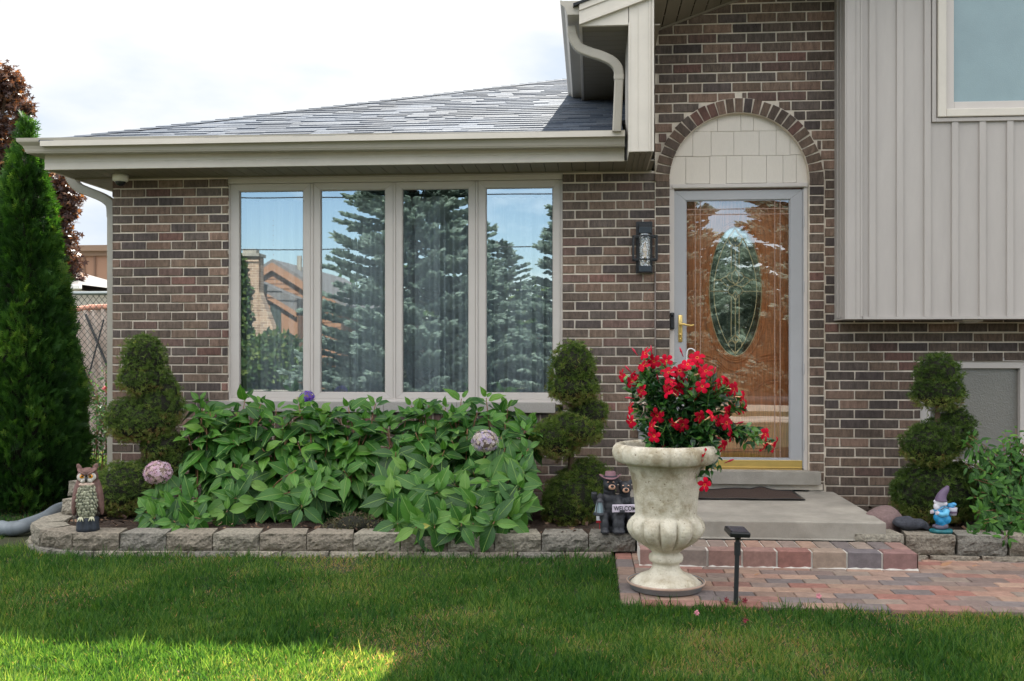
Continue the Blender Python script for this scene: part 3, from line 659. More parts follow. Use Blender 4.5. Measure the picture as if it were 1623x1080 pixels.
while True:
    y0 = YH-0.012+row*ex*ca; y1 = y0+ex*ca*1.25
    xl = XH+(y0-YH)
    xr = XR-0.012 if y0 < 0.0 else XRr
    if xl > XRr-0.05 or y0 > 4.3: break
    x = xl-random.uniform(0, 0.25)
    while x < xr:
        w = random.choice([0.1, 0.14, 0.18, 0.24, 0.3, 0.36]); a, b_ = max(x, xl), min(x+w, xr)
        if b_-a > 0.01:
            th = random.choice([0.004, 0.009, 0.0105]); c = random.choice(CR); q = random.uniform(0.85, 1.12); c = tuple(v*q for v in c)
            z0a, z1a = zr(y0)+0.002, zr(y1)+0.001
            cut0 = max(0.0, (y1-YH)-(a-XH))     # follow the hip
            sh.add([(a, y0, z0a), (b_, y0, z0a), (b_, y0, z0a+th), (a, y0, z0a+th), (a+min(cut0, 0.14) if a == xl else a, y1, z1a+0.002), (b_ if b_ > a+0.14 or a != xl else b_+0.14, y1, z1a+0.002)],
                   [(0, 1, 2, 3), (3, 2, 5, 4), (0, 3, 4), (1, 5, 2)], c)
        x += w
    row += 1
shp = sh.build('shingles', M_roof, house)
hc = MB(); n = int((XRr-XH)/0.085)
for i in range(n):
    t = i*0.085; dx = 0.14
    p0 = Vector((XH+t-0.01, YH+t-0.01, zr(YH+t-0.01)+0.012+0.006)); p1 = Vector((XH+t+dx, YH+t+dx, zr(YH+t+dx)+0.010))
    w = 0.11; r = Vector((w, 0, -0.004)); l = Vector((0, w, -0.004)); c = random.choice(CR); d = Vector((0, 0, -0.007))
    hc.add([p0, p1, p1+r, p0+r, p0+l, p1+l, p0+d, p0+r+d, p0+l+d], [(0, 3, 2, 1), (0, 1, 5, 4), (6, 7, 3, 0), (8, 6, 0, 4)], c)
hc.build('hip_caps', M_roof, house)

# --- upper storey: gable return box, rake, roof, side eave, gutter
YB = -0.72; ZE = 3.43; XG = X(918, YB); XRG = 3.3; RS = 0.352
bx = MB(); b0, b1 = X(997, YB), X(1036, YB)
ztop = lambda x: ZE+(x-XG)*RS
bx.prism([(b0, ZS), (b1, ZS), (b1, ztop(b1)+0.02), (b0, ztop(b0)+0.02)], YB+0.001, -0.001)
bx.prism([(b0+0.06, ZS+0.003), (b0+0.062, ZS+0.003), (b0+0.062, ztop(b0)), (b0+0.06, ztop(b0))], YB-0.0015, YB+0.0005)
bx.box(X(1029, YB), X(1031, YB), YB-0.006, YB+0.0005, ZS, ztop(b1)-0.003); bx.box(X(1033.5, YB), b1+0.002, YB-0.008, YB+0.0005, ZS-0.002, ztop(b1)-0.003)
bx.box(b0-0.004, b0+0.006, YB-0.004, YB+0.012, ZS-0.002, ZE+0.01)
hx0 = X(919, YB)
bx.prism([(XG+0.004, ZE-0.001), (b0-0.0045, ZE-0.001), (b0-0.0045, ztop(b0)), (XG+0.004, ztop(XG+0.004)+0.002)], YB+0.002, YB+0.03)
bx.build('gable_return', M_trim, house, bevel=0.0015)
bs = MB()
for i in range(4): bs.box(b0+0.002+i*0.038, b0+0.002+i*0.038+0.034, YB+0.02, -0.02, ZS-0.006, ZS-0.0005)
bs.build('soffit', M_soffit, house)
rk = MB(); th = 0.15
zl = lambda x: ZE+(x-XG)*RS
for y0, y1, lo, hi in ((YB-0.02, YB, 0.0, th), (YB-0.027, YB-0.0205, 0.0, 0.022), (YB-0.03, YB-0.0205, th*0.62, th+0.005)):
    rk.prism([(XG, zl(XG)+lo), (XRG, zl(XRG)+lo), (XRG, zl(XRG)+hi), (XG, zl(XG)+hi)], y0, y1)
rk.box(XG-0.0, XG+0.02, YB+0.001, 6, ZE, ZE+th)
rk.prism([(XRG, zl(XRG)), (2*XRG-XG, ZE), (2*XRG-XG, ZE+th), (XRG, zl(XRG)+th)], YB-0.02, YB)
rk.build('rake_board', M_trim, house, bevel=0.0015)
rs = MB(); x = b1+0.004; d = 0.105
while x < X(1345, 0)+0.4:
    rs.prism([(x, zl(x)-0.004), (x+d-0.008, zl(x+d-0.008)-0.004), (x+d-0.008, zl(x+d-0.008)+0.006), (x, zl(x)+0.006)], YB+0.001, 0.006); x += d
rs.prism([(b1, zl(b1)-0.02), (X(1345, 0), zl(X(1345, 0))-0.02), (X(1345, 0), zl(X(1345, 0))-0.006), (b1, zl(b1)-0.006)], -0.022, -0.003)
y = YB+0.04
while y < 1.6:
    rs.box(XG+0.021, X(1036, 0), y, y+0.0985, ZE+0.004, ZE+0.012); y += 0.1035
rs.build('soffit', M_soffit, house)
rf = MB()
rf.add([(XG-0.04, YB-0.04, ZE+th-0.012), (XRG, YB-0.04, zl(XRG)+th+0.002), (XRG, 9, zl(XRG)+th+0.002), (XG-0.04, 9, ZE+th-0.012), (2*XRG-XG, YB-0.04, ZE+th), (2*XRG-XG, 9, ZE+th),
        (XG-0.04, YB-0.04, ZE+th-0.03), (XRG, YB-0.04, zl(XRG)+th-0.012), (XRG, 9, zl(XRG)+th-0.016), (XG-0.04, 9, ZE+th-0.03), (2*XRG-XG, YB-0.04, ZE+th-0.02), (2*XRG-XG, 9, ZE+th-0.02)],
       [(0, 1, 2, 3), (1, 4, 5, 2), (6, 9, 8, 7), (7, 8, 11, 10), (0, 6, 7, 1), (1, 7, 10, 4), (3, 9, 6, 0)])
rf.build('roof', M_deck, house)
uw = MB(); uw.box(XW1, XW1+0.1, 0.1, 8.5, ZS, ZE+0.3); uw.box(XW1, 7.0, 8.4, 8.5, 0, 4.3); uw.box(6.9, 7, 0, 8.4, 0, 3.6); uw.box(XW0+0.1, XW1, 7.8, 7.9, 0, ZS)
uw.box(XW1+0.0, 7, 0.1, 0.16, ZA+0.6, 4.5); uw.box(X(1320, 0), 7, 0.1, 0.16, 2.0, 4.5)
uw.build('inner_wall', M_trim, house)
GU = [(o, z-0.0) for o, z in GP]
gutter('gutter', [lambda o, z: (XG-0.001-o, YB, ZE+0.075+z), lambda o, z: (XG-0.001-o, 6.0, ZE+0.075+z)], GU, house, (True, False))

# --- right bay clad in grey board and batten, with its window
YX = -0.335; bx0 = X(1341.5, YX); bx1 = X(1800, YX); bz0 = Z(1341, 506.5, YX); bz1 = 4.6
sbx = MB(); wx0, wz0 = X(1476, YX), Z(1500, 194, YX)
hw = (X(1484, YX), X(1790, YX), Z(1500, 188, YX), 9.0)
slab_with_holes(sbx, bx0, bx1, bz0+0.012, bz1, [hw], YX, YX+0.03)
sbx.box(bx0, bx0+0.03, YX+0.0305, -0.001, bz0+0.012, bz1)
for k, yy in enumerate((-0.29, -0.20, -0.11)): sbx.box(bx0-0.008, bx0-0.0005, yy, yy+0.02, bz0+0.02, bz1)
sbx.box(bx0-0.012, bx0-0.0005, YX-0.012, YX+0.05, bz0, bz1); sbx.box(bx0-0.0004, X(1366, YX), YX-0.014, YX-0.0005, bz0+0.001, bz1)
sbx.box(bx0+0.06, bx0+0.063, YX-0.0165, YX-0.0145, bz0+0.02, bz1); sbx.box(X(1363, YX), X(1366, YX), YX-0.018, YX-0.0145, bz0+0.02, bz1)
px = 1377.0
while px < 1790:
    a, b_ = X(px, YX), X(px+10, YX); top = bz1 if px < 1470 else wz0-0.0005
    sbx.prism([(a-0.003, bz0+0.02), (b_+0.003, bz0+0.02), (b_+0.003, top), (a-0.003, top)], YX-0.004, YX-0.0004)
    sbx.prism([(a, bz0+0.02), (b_, bz0+0.02), (b_, top), (a, top)], YX-0.014, YX-0.0041); px += 43.6
sbx.box(X(1367, YX), bx1, YX-0.018, YX-0.0004, bz0+0.0, bz0+0.019)
sbx.box(bx0-0.004, bx1, YX+0.0, -0.0, bz0+0.001, bz0+0.010)
sbx.box(bx0+0.03, bx1, YX+0.04, 0.0, bz0+0.011, bz0+0.05)
sbx.build('bay_siding', M_siding, house)
wf2 = MB()
def ell2(x, z, w, y0, y1):   # left upright and bottom rail of a frame whose other sides are out of sight
    wf2.box(x, x+w, y0, y1, z, bz1-0.02); wf2.box(x+w, bx1-0.05, y0, y1, z, z+w)
ell2(wx0, wz0, 0.026, YX-0.02, YX+0.03)
ell2(wx0+0.0265, wz0+0.0265, 0.008, YX-0.006, YX+0.03)
wo = wf2.build('window', M_siding, house, bevel=0.002)
wf2 = MB(); ell2(X(1484.5, YX), Z(1500, 187, YX), 0.056, YX-0.032, YX+0.03); wf2.build('window_trim', M_cream if False else M_trim, wo, bevel=0.006)
wf2 = MB(); ell2(X(1497.5, YX), Z(1500, 176, YX), 0.062, YX+0.002, YX+0.04); wf2.build('sash', M_frame, wo, bevel=0.003)
def frosted(name, col, rough, bump, bs):
    m = mat(name, col, rough, bump=bump, bump_s=bs, spec=0.9, noise_s=1.5, noise_a=0.12); return m
M_frost = frosted('obscured_glass_teal', S(128, 148, 150), 0.22, 0.0012, 150)
pg = MB(); pg.add([(X(1505, YX), YX+0.02, wz0+0.1), (bx1-0.06, YX+0.02, wz0+0.1), (bx1-0.06, YX+0.02, bz1-0.03), (X(1505, YX), YX+0.02, bz1-0.03)], [(0, 1, 2, 3)])
pg.build('pane', M_frost, wo)
vt = MB(); c = at(1534, 511, -0.17); vt.box(c.x-0.07, c.x+0.07, -0.26, -0.1, bz0-0.014, bz0); vt.box(c.x-0.045, c.x+0.045, -0.235, -0.125, bz0-0.022, bz0-0.0145)
vt.build('vent_cap', M_frame, house, bevel=0.003)

# --- basement window
w = MB(); y = 0.03
x0, x1, z0, z1 = bw[0]+0.002, X(1700, y), bw[2]+0.002, bw[3]-0.002
gx = (X(1474, y), X(1616, y)); gz = (z0+0.06, Z(1550, 584, y))
mitred(w, x0, X(1630, y), z0, z1, gx[0], gx[1], gz[0], gz[1], y-0.01, 0.1)
mitred(w, X(1630, y)+0.002, x1, z0, z1, X(1642, y), X(1690, y), gz[0], gz[1], y-0.01, 0.1)
w.box(x0, x1, 0.004, 0.02, Z(1550, 573, 0.01), z1)
wo = w.build('window', M_frame, house, bevel=0.002)
M_frost2 = frosted('obscured_glass_grey', S(112, 110, 104), 0.12, 0.0032, 95)
pg = MB(); pg.add([(gx[0], 0.06, gz[0]), (x1, 0.06, gz[0]), (x1, 0.06, gz[1]), (gx[0], 0.06, gz[1])], [(0, 1, 2, 3)]); pg.build('pane', M_frost2, wo)

# --- downspouts
def rect_sweep(mb, pts, w, d, wdir=Vector((1, 0, 0))):
    pts = [Vector(p) for p in pts]; vs = []
    for i, p in enumerate(pts):
        t = (pts[min(i+1, len(pts)-1)]-pts[max(i-1, 0)]).normalized(); yv = Vector((0, 1, 0)); s = t.cross(yv).normalized()
        nn = s*w/2; dd = yv*d/2; k = 0.82
        vs += [p-nn*k-dd, p-nn-dd*k, p-nn+dd*k, p-nn*k+dd, p+nn*k+dd, p+nn+dd*k, p+nn-dd*k, p+nn*k-dd]
    mb.add(vs, [(i*8+k, i*8+(k+1) % 8, (i+1)*8+(k+1) % 8, (i+1)*8+k) for i in range(len(pts)-1) for k in range(8)]+[tuple(range(7, -1, -1)), tuple((len(pts)-1)*8+k for k in range(8))])
def crimp(pts, n=7):
    """pinch the path of an elbow into visible crimps by adding points"""
    return pts
def smooth_path(ctrl, n=6):
    out = []; P = [Vector(c) for c in ctrl]; P = [2*P[0]-P[1]]+P+[2*P[-1]-P[-2]]
    for i in range(1, len(P)-2):
        for k in range(n):
            t = k/n; a, b_, c_, d_ = P[i-1], P[i], P[i+1], P[i+2]
            out.append(0.5*((2*b_)+(-a+c_)*t+(2*a-5*b_+4*c_-d_)*t*t+(-a+3*b_-3*c_+d_)*t*t*t))
    out.append(P[-2]); return out
YP = -0.56
d2 = MB(); path = smooth_path([at(906, 43, YP), at(908, 58, YP), at(917, 75, YP), at(933, 83, YP), at(952, 89, YP), at(969, 97, YP), at(979, 108, YP), at(981, 122, YP)], 5)
rect_sweep(d2, path, 0.062, 0.05)
for i in list(range(3, 16))+list(range(24, 35)):      # crimped elbows
    if i+1 < len(path) and i % 1 == 0: rect_sweep(d2, [path[i]*0.85+path[i+1]*0.15, path[i]*0.45+path[i+1]*0.55], 0.0655, 0.0535)
rect_sweep(d2, [at(981, 119, YP), at(980.8, 127, YP)], 0.069, 0.056)
rect_sweep(d2, [at(981, 126, YP), at(977.5, 209, YP)], 0.060, 0.048)
for k in (-0.018, -0.006, 0.006, 0.018): rect_sweep(d2, [at(981, 128, YP)+Vector((k, -0.0245, 0)), at(977.5, 209, YP)+Vector((k, -0.0245, 0))], 0.0045, 0.003)
d2.build('downspout', M_gutter, house)
d1 = MB(); YP = 0.12
path = smooth_path([at(112, 272, YP), at(113, 283, YP), at(124, 297, YP), at(140, 304, YP), at(162, 313, YP), at(175, 322, YP), at(178, 333, YP), at(178, 345, YP)], 5)
rect_sweep(d1, path, 0.07, 0.06)
for i in list(range(3, 14))+list(range(22, 33)): rect_sweep(d1, [path[i]*0.85+path[i+1]*0.15, path[i]*0.45+path[i+1]*0.55], 0.0735, 0.0635)
rect_sweep(d1, [at(178, 343, YP), Vector((X(178, YP), YP, 0.22))], 0.062, 0.058)
d1.build('downspout', M_gutter, house)
# ================================================================== GROUND, PAVING, GARDEN WALLS
lawn = MB()
def patch(x0, x1, y0, y1, z, n=1): lawn.box(x0, x1, y0, y1, z-0.4, z)
M_turf = mat('turf_ground', S(34, 42, 22), 1.0, noise_s=2.2, col2=S(74, 74, 44), bump=0.02, bump_s=40)
lw = MB(); lw.add([(-400, -60, 0), (400, -60, 0), (400, 400, 0), (-400, 400, 0)], [(0, 1, 2, 3)]); lw.add([(-400, -400, 0), (400, -400, 0), (400, -60.0, 0), (-400, -60.0, 0)], [(0, 1, 2, 3)])
o = lw.build('lawn_ground', M_turf); tag(o, kind='structure')

YWK0, YWK1 = -1.3, -2.46
XK0 = gnd(984, 958).x
# walkway: clay pavers in running bond, laid one by one, in a sand bed
M_paver = attr_mat('clay_paver', 0.88, 0.25, 22.0, bump=0.002, bump_s=220.0, spec=0.3)
M_sand = mat('joint_sand', S(96, 84, 74), 1.0, noise_s=60, noise_a=0.2)
wk = MB(); wk.box(XK0+0.004, 5.2, YWK1+0.004, -1.22, -0.08, 0.012); o = wk.build('walkway_bed', M_sand); tag(o, kind='structure')
PC = [S(140, 106, 96), S(148, 118, 104), S(138, 116, 104), S(128, 112, 104), S(112, 103, 101), S(152, 126, 110), S(138, 98, 88), S(132, 118, 108), S(120, 104, 98)]
pv = MB()
def paver(mb, x0, x1, y0, y1, z0, z1, c, b=0.004):
    jz = random.uniform(-0.0015, 0.0015); z1 += jz; t = [random.uniform(-0.001, 0.001) for _ in range(4)]
    vs = [(x0+b, y0+b, z1+t[0]), (x1-b, y0+b, z1+t[1]), (x1-b, y1-b, z1+t[2]), (x0+b, y1-b, z1+t[3]), (x0, y0, z1-b), (x1, y0, z1-b), (x1, y1, z1-b), (x0, y1, z1-b), (x0, y0, z0), (x1, y0, z0), (x1, y1, z0), (x0, y1, z0)]
    fs = [(0, 1, 2, 3)]+[(k+4, (k+1) % 4+4, (k+1) % 4, k) for k in range(4)]+[(k+8, (k+1) % 4+8, (k+1) % 4+4, k+4) for k in range(4)]
    mb.add(vs, fs, c)
def pcol(): c = random.choice(PC); q = random.uniform(0.85, 1.12); return tuple(v*q for v in c)
y = -1.24
while y > YWK1+0.02:                                            # border column at the left edge
    paver(pv, XK0, XK0+0.098, y-0.197, y, 0.0, 0.022, pcol()); y -= 0.2
y = YWK1; r = 0
while y < -1.2:
    x = XK0+0.102-(0.1 if r % 2 else 0)*1.0-random.uniform(0, 0.02)
    while x < 5.1:
        a = max(x, XK0+0.102)
        if x+0.197-a > 0.03: paver(pv, a, x+0.197, y, min(y+0.097, -1.2), 0.0, 0.022, pcol())
        x += 0.2
    y += 0.1; r += 1
o = pv.build('walkway', M_paver); tag(o, kind='structure')

# brick step
XS0, XS1 = X(1013, -1.6), X(1455, -1.6); ZST = 0.12
st = thing('brick_step', 'low step of red and grey bricks in front of the concrete stoop', 'step', ((XS0+XS1)/2, -1.45, 0))
sp = MB(); n = 8; w = (XS1-XS0)/n
SC = [S(146, 116, 108), S(132, 120, 112), S(136, 108, 100), S(138, 108, 100), S(136, 98, 90), S(146, 128, 114), S(108, 101, 103), S(132, 102, 98)]
M_whitemortar = mat('white_mortar', S(196, 192, 184), 0.95, noise_s=40, noise_a=0.12, bump=0.002, bump_s=200)
for k in range(n):
    a = XS0+k*w; c = SC[k % 8]
    paver(sp, a+0.006, a+w-0.006, -1.6, -1.502, 0.018, ZST, c, 0.006)
x = XS0; k = 0
while x < XS1-0.02:
    ww_ = min(0.104, XS1-x); paver(sp, x+0.004, x+ww_-0.004, -1.497, -1.305, 0.02, ZST, pcol() if x < XS1-0.12 else SC[2], 0.004); x += 0.104 if x+0.21 < XS1 else ww_
paver(sp, XS1+0.001, XS1+0.002, -1.6, -1.3, 0.02, ZST-0.01, SC[2], 0.0003)
sp.build('step_brick', M_paver, st)
sm_ = MB(); sm_.box(XS0+0.003, XS1-0.003, -1.592, -1.29, 0.0, ZST-0.009)
sm_.tube([(XS0+(XS1-XS0)*k/60, -1.600, 0.018+random.uniform(-0.004, 0.003)) for k in range(61)], [0.011*random.uniform(0.6, 1.25) for k in range(61)], 6)
sm_.build('mortar', M_whitemortar, st)

# concrete stoop
XQ1 = X(1405, -1.28); XQ0 = X(1006, -1.28); ZQ = 0.232
sq = MB(); NX, NY = 60, 26
g = []
for j in range(NY+1):
    for i in range(NX+1):
        g.append((XQ0+(XQ1-XQ0)*i/NX, -1.28+1.275*j/NY, ZQ))
sq.add(g, [(j*(NX+1)+i, j*(NX+1)+i+1, (j+1)*(NX+1)+i+1, (j+1)*(NX+1)+i) for j in range(NY) for i in range(NX)])
bnd = [i for i in range(NX+1)]+[j*(NX+1)+NX for j in range(1, NY+1)]+[NY*(NX+1)+i for i in range(NX-1, -1, -1)]+[j*(NX+1) for j in range(NY-1, 0, -1)]
base = len(sq.v); m = len(bnd)
for b_ in bnd:
    p = sq.v[b_]; sq.v.append((p[0], p[1], ZST+0.003)); sq.c.append((0.5,)*3)
sq.f += [(bnd[(k+1) % m], bnd[k], base+k, base+(k+1) % m) for k in range(m)]
sq.f.append(tuple(base+k for k in range(m)))
for i, v in enumerate(sq.v):
    e = 0
    sq.v[i] = (v[0]+0.002*noise.noise(Vector(v)*9), v[1]+0.003*noise.noise(Vector(v)*11), v[2]+0.0018*noise.noise(Vector(v)*7))
o = sq.build('concrete_stoop', M_conc, bevel=0.009); tag(o, 'broad grey concrete landing with a rounded front edge below the front door', 'stoop')
fb = MB(); fb.box(XQ0+0.03, XQ1-0.03, -1.25, -0.02, -0.1, ZST-0.002); fb.build('footing', M_conc, o)

# door mat
mx0, mx1 = -0.02, 0
c0 = gnd(1276, 795.5, ZQ); c1 = gnd(1258, 780.5, ZQ)
dm = MB(); n = 40; a, b_ = c0.x-0.92, c0.x; vs = []
for i in range(n+1):
    x = a+(b_-a)*i/n
    for j in range(7):
        y = -0.475+0.40*j/6
        up = max(0, 1-abs(x-(a+b_)/2-0.1)/0.3)*0.016*(j/6)**2+max(0, 1-abs(x-(b_-0.22))/0.08)*0.02*(j/6)**3
        vs.append((x+0.04*j/6*0, y, ZQ+0.012+up+0.002*math.sin(x*20)))
dm.add(vs, [(i*7+j, (i+1)*7+j, (i+1)*7+j+1, i*7+j+1) for i in range(n) for j in range(6)])
mt = thing('door_mat', 'thin dark brown door mat with a black rubber edge lying on the concrete stoop', 'door mat', (c0.x-0.46, -0.28, ZQ))
dmo = dm.build('mat_surface', mat('mat_pile', S(62, 46, 38), 1.0, noise_s=160, noise_a=0.5, bump=0.004, bump_s=300, stretch=(1, 3, 1)), mt)
q = dmo.modifiers.new('t', 'SOLIDIFY'); q.thickness = 0.006
ed = MB()
for pts in ([vs[i*7] for i in range(n+1)], [vs[i*7+6] for i in range(n+1)], [vs[j] for j in range(7)], [vs[n*7+j] for j in range(7)]):
    ed.tube(pts, 0.011, 6, flat=0.35)
ed.build('rubber_edge', M_blackplastic, mt)

# --- split-face block garden walls
M_split = attr_mat('split_face_block', 0.96, 0.5, 55.0, bump=0.014, bump_s=70.0, spec=0.2)
def block(parent, c, ang, L, H, D, z, col=None, arc=0.0):
    """one rough-faced block; c = middle of the front face at its base, ang = direction the face looks"""
    mb = MB(); nx, nz = 14, 7; seed = random.uniform(0, 100)
    cc = col or random.choice([S(134, 128, 116), S(122, 118, 110), S(144, 137, 124), S(128, 120, 108)])
    fx = Vector((math.cos(ang), math.sin(ang), 0)); tx = Vector((-math.sin(ang), math.cos(ang), 0))
    def P(u, w, h): return Vector((c[0], c[1], 0))+tx*u+fx*w+Vector((0, 0, z+h))
    vs = []
    for j in range(nz+1):
        for i in range(nx+1):
            u = (i/nx-0.5)*L; h = j/nz*H; e = min(i, nx-i)/nx; ez = min(j, nz-j)/nz
            d = 0.017*noise.fractal(Vector((u*16+seed, h*16, seed)), 0.7, 2.1, 5)+0.016*min(1, e*5)*min(1, ez*4.0)-0.012
            if j == nz: d = -0.012+0.004*noise.noise(Vector((u*40+seed, 0, 0)))
            vs.append(P(u, d, h))
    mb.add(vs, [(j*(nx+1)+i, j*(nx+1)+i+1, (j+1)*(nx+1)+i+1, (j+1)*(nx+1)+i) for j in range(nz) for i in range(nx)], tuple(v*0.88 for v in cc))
    # smooth top, sides and back
    tvs = [P((i/nx-0.5)*L, -0.012+0.004*noise.noise(Vector((((i/nx-0.5)*L)*40+seed, 0, 0))), H) for i in range(nx+1)]+[P((i/nx-0.5)*L*0.82, -D, H) for i in range(nx+1)]
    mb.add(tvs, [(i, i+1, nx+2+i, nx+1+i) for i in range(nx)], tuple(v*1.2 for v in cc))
    for s in (0, nx):
        sv = [vs[j*(nx+1)+s] for j in range(nz+1)]+[P((s/nx-0.5)*L*0.82, -D, j/nz*H) for j in range(nz+1)]
        mb.add(sv, [(j, j+1, nz+2+j, nz+1+j) if s == 0 else (j+1, j, nz+1+j, nz+2+j) for j in range(nz)], cc)
    mb.box  # back face
    mb.add([P(-0.41*L, -D, 0), P(0.41*L, -D, 0), P(0.41*L, -D, H), P(-0.41*L, -D, H)], [(1, 0, 3, 2)], cc)
    return mb.build('block', M_split, parent)
wallL = thing('retaining_wall', 'low curved wall of rough grey split blocks edging the bed left of the urn', 'garden wall', (-1.5, -1.35, 0))
ya, yb = -1.5, -1.275; xr_ = X(1008, -1.28); xl_ = -3.05
def wall_path(s):
    """arc length from the right end: straight run, then a curve back towards the house corner"""
    L0 = math.hypot(xr_-xl_, yb-ya); d = Vector((xl_-xr_, ya-yb, 0)).normalized()
    if s <= L0: p = Vector((xr_, yb, 0))+d*s; return p, math.atan2(-1, 0)-math.atan2(yb-ya, xr_-xl_)*0+math.atan2(yb-ya, xr_-xl_)
    r = 0.6; a = (s-L0)/r; a0 = -math.pi/2+math.atan2(yb-ya, xr_-xl_)
    cx, cy = xl_-r*math.cos(a0), ya-r*math.sin(a0)
    if a < 1.75: return Vector((cx+r*math.cos(a0-a), cy+r*math.sin(a0-a), 0)), a0-a
    e = a0-1.75; t = Vector((math.sin(e), -math.cos(e), 0)); return Vector((cx+r*math.cos(e), cy+r*math.sin(e), 0))+t*((a-1.75)*r), e
BL = 0.288; s = 0.06
while s < 5.0:
    p, a = wall_path(s+BL/2-0.06); L = BL-0.006
    block(wallL, p+Vector((math.cos(a), math.sin(a), 0))*0.0, a, L if s < 3.6 else L*0.98, 0.104, 0.2, 0.031)
    p, a = wall_path(s+BL-0.06); block(wallL, p+Vector((math.cos(a), math.sin(a), 0))*0.034, a, L, 0.09, 0.2, -0.061)
    s += BL
for px, py, z, yy in ((116, 811, 0.137, -0.86), (125, 787, 0.243, -0.74)):
    block(wallL, (X(px, yy)+0.03, yy-0.02, 0), -math.pi/2-0.2, 0.24, 0.103, 0.2, z)
wallR = thing('retaining_wall', 'low wall of rough grey split blocks under the gnome, right of the stoop', 'garden wall', (3.2, -1.3, 0))
xx = X(1413, -1.3)-0.21; k = 0
while xx < 4.9:
    block(wallR, (xx+BL/2, -1.3, 0), -math.pi/2, BL-0.006, 0.118, 0.2, 0.045); block(wallR, (xx+BL*0.95, -1.335, 0), -math.pi/2, BL-0.006, 0.1, 0.2, -0.056); xx += BL*1.03

# planting beds
def bed(name, x0, x1, y0, y1, zf, kind=True):
    mb = MB(); nx, ny = int((x1-x0)/0.045), int((y1-y0)/0.045); vs = []
    for j in range(ny+1):
        for i in range(nx+1):
            x = x0+(x1-x0)*i/nx; y = y0+(y1-y0)*j/ny
            vs.append((x, y, zf(x, y)+0.022*noise.fractal(Vector((x*9, y*9, 3)), 0.8, 2, 4)))
    mb.add(vs, [(j*(nx+1)+i, j*(nx+1)+i+1, (j+1)*(nx+1)+i+1, (j+1)*(nx+1)+i) for j in range(ny) for i in range(nx)])
    o = mb.build(name, M_soil); tag(o, kind='structure'); return o
def inbed(x, y):
    # inside the curved left bed?
    if y < ya+(yb-ya)*(x-xl_)/(xr_-xl_)+0.12 and x > xl_: return -0.1
    if x < xl_+0.05 and (x-xl_)**2+(y+0.9)**2 > 0.46**2: return -0.12
    return 0.10
bed('soil_bed', -3.7, XQ0-0.01, -1.42, -0.005, inbed)
bed('soil_bed', XQ1+0.01, 4.9, -1.2, -0.005, lambda x, y: 0.11)

# leaf litter / chips in the beds
n = 1500; T = np.empty((n, 3)); T[:, 0] = rng.uniform(-3.5, 4.8, n); T[:, 1] = rng.uniform(-1.25, -0.05, n); T[:, 2] = 0.125+rng.uniform(0, 0.015, n)
T = T[(T[:, 0] < XQ0-0.05) | (T[:, 0] > XQ1+0.05)]; n = len(T)
chip = [(-.5, -.2, 0), (.5, -.25, 0.05), (.45, .2, 0), (-.4, .25, .08)]
D = unit(rng.normal(size=(n, 3))*[1, 1, .3]); Nn = unit(rng.normal(size=(n, 3))*[.4, .4, .2]+[0, 0, 1])
o = inst('leaf_litter', chip, [[0, 1, 2, 3]], [(0, 0)]*4, frames(D, Nn, rng.uniform(0.015, 0.045, n)), T, rng.random(n), leaf_mat('litter', [(0, S(60, 44, 36)), (0.6, S(96, 74, 58)), (1, S(134, 108, 88))], 0.9, 0.0)); tag(o, kind='stuff')

# ---------------------------------------------------------------- grass
def on_lawn(x, y):
    m = (y < -1.30) | (x < -3.9)
    m &= ~((x > XK0-0.01) & (y > YWK1-0.005))
    wl_ = ya+(yb-ya)*(x-xl_)/(xr_-xl_)
    m &= ~((x > xl_-0.05) & (y > wl_-0.045))
    m &= ~((x <= xl_-0.05) & (((x-xl_)**2+(y+0.9)**2) < 0.63**2))
    m &= ~((x <= xl_) & (x > -3.66) & (y > -0.9))
    return m
def vnoise(x, y, s, seed):
    """smooth value noise"""
    r = np.random.default_rng(seed).random((64, 64)); x = x*s+100; y = y*s+100
    xi, yi = np.floor(x).astype(int), np.floor(y).astype(int); fx, fy = x-xi, y-yi; fx = fx*fx*(3-2*fx); fy = fy*fy*(3-2*fy)
    g = lambda a, b: r[a % 64, b % 64]
    return (g(xi, yi)*(1-fx)+g(xi+1, yi)*fx)*(1-fy)+(g(xi, yi+1)*(1-fx)+g(xi+1, yi+1)*fx)*fy
N0 = 430000
ys = -1.3-(rng.random(N0)**0.75)*3.1*1.0; ys[:90000] = rng.uniform(-2.2, 6.0, 90000); far = np.zeros(N0, bool); far[:90000] = True
half = (ys-CY)*0.62+0.3
xs = rng.uniform(-1, 1, N0)*half-(ys-CY)*0.08
xs[far] = rng.uniform(-7.0, -3.55, 90000); m = on_lawn(xs, ys); xs, ys = xs[m], ys[m]; n = len(xs)
dry = vnoise(xs, ys, 1.3, 1)*0.6+vnoise(xs, ys, 4.1, 2)*0.4+0.20*np.exp(-((xs+2.9)**2/0.9+(ys+2.6)**2/0.35))+0.16*np.exp(-((xs-1.0)**2/1.2+(ys+3.3)**2/0.15))
keep = rng.random(n) > np.clip((dry-0.62)*1.5, 0, 0.5); xs, ys, dry = xs[keep], ys[keep], dry[keep]; n = len(xs)
cl = vnoise(xs, ys, 13, 5)
h = rng.uniform(0.024, 0.066, n)*(0.5+0.8*cl)*(1-0.35*np.clip((dry-0.5)*2, 0, 1)); h[rng.random(n) < 0.04] *= 1.5
wl_y = ya+(yb-ya)*(xs-xl_)/(xr_-xl_); edge = ((wl_y-0.045-ys) < 0.09*rng.random(n)) & (xs > xl_-.2) & (xs < XK0); h[edge] *= 1.5
edge = (np.abs(ys-YWK1) < 0.07*rng.random(n)) & (xs > XK0); h[edge] *= 1.4
lean = unit(np.stack([rng.normal(size=n), rng.normal(size=n), np.zeros(n)], 1)); la = rng.uniform(0.1, 1.05, n)
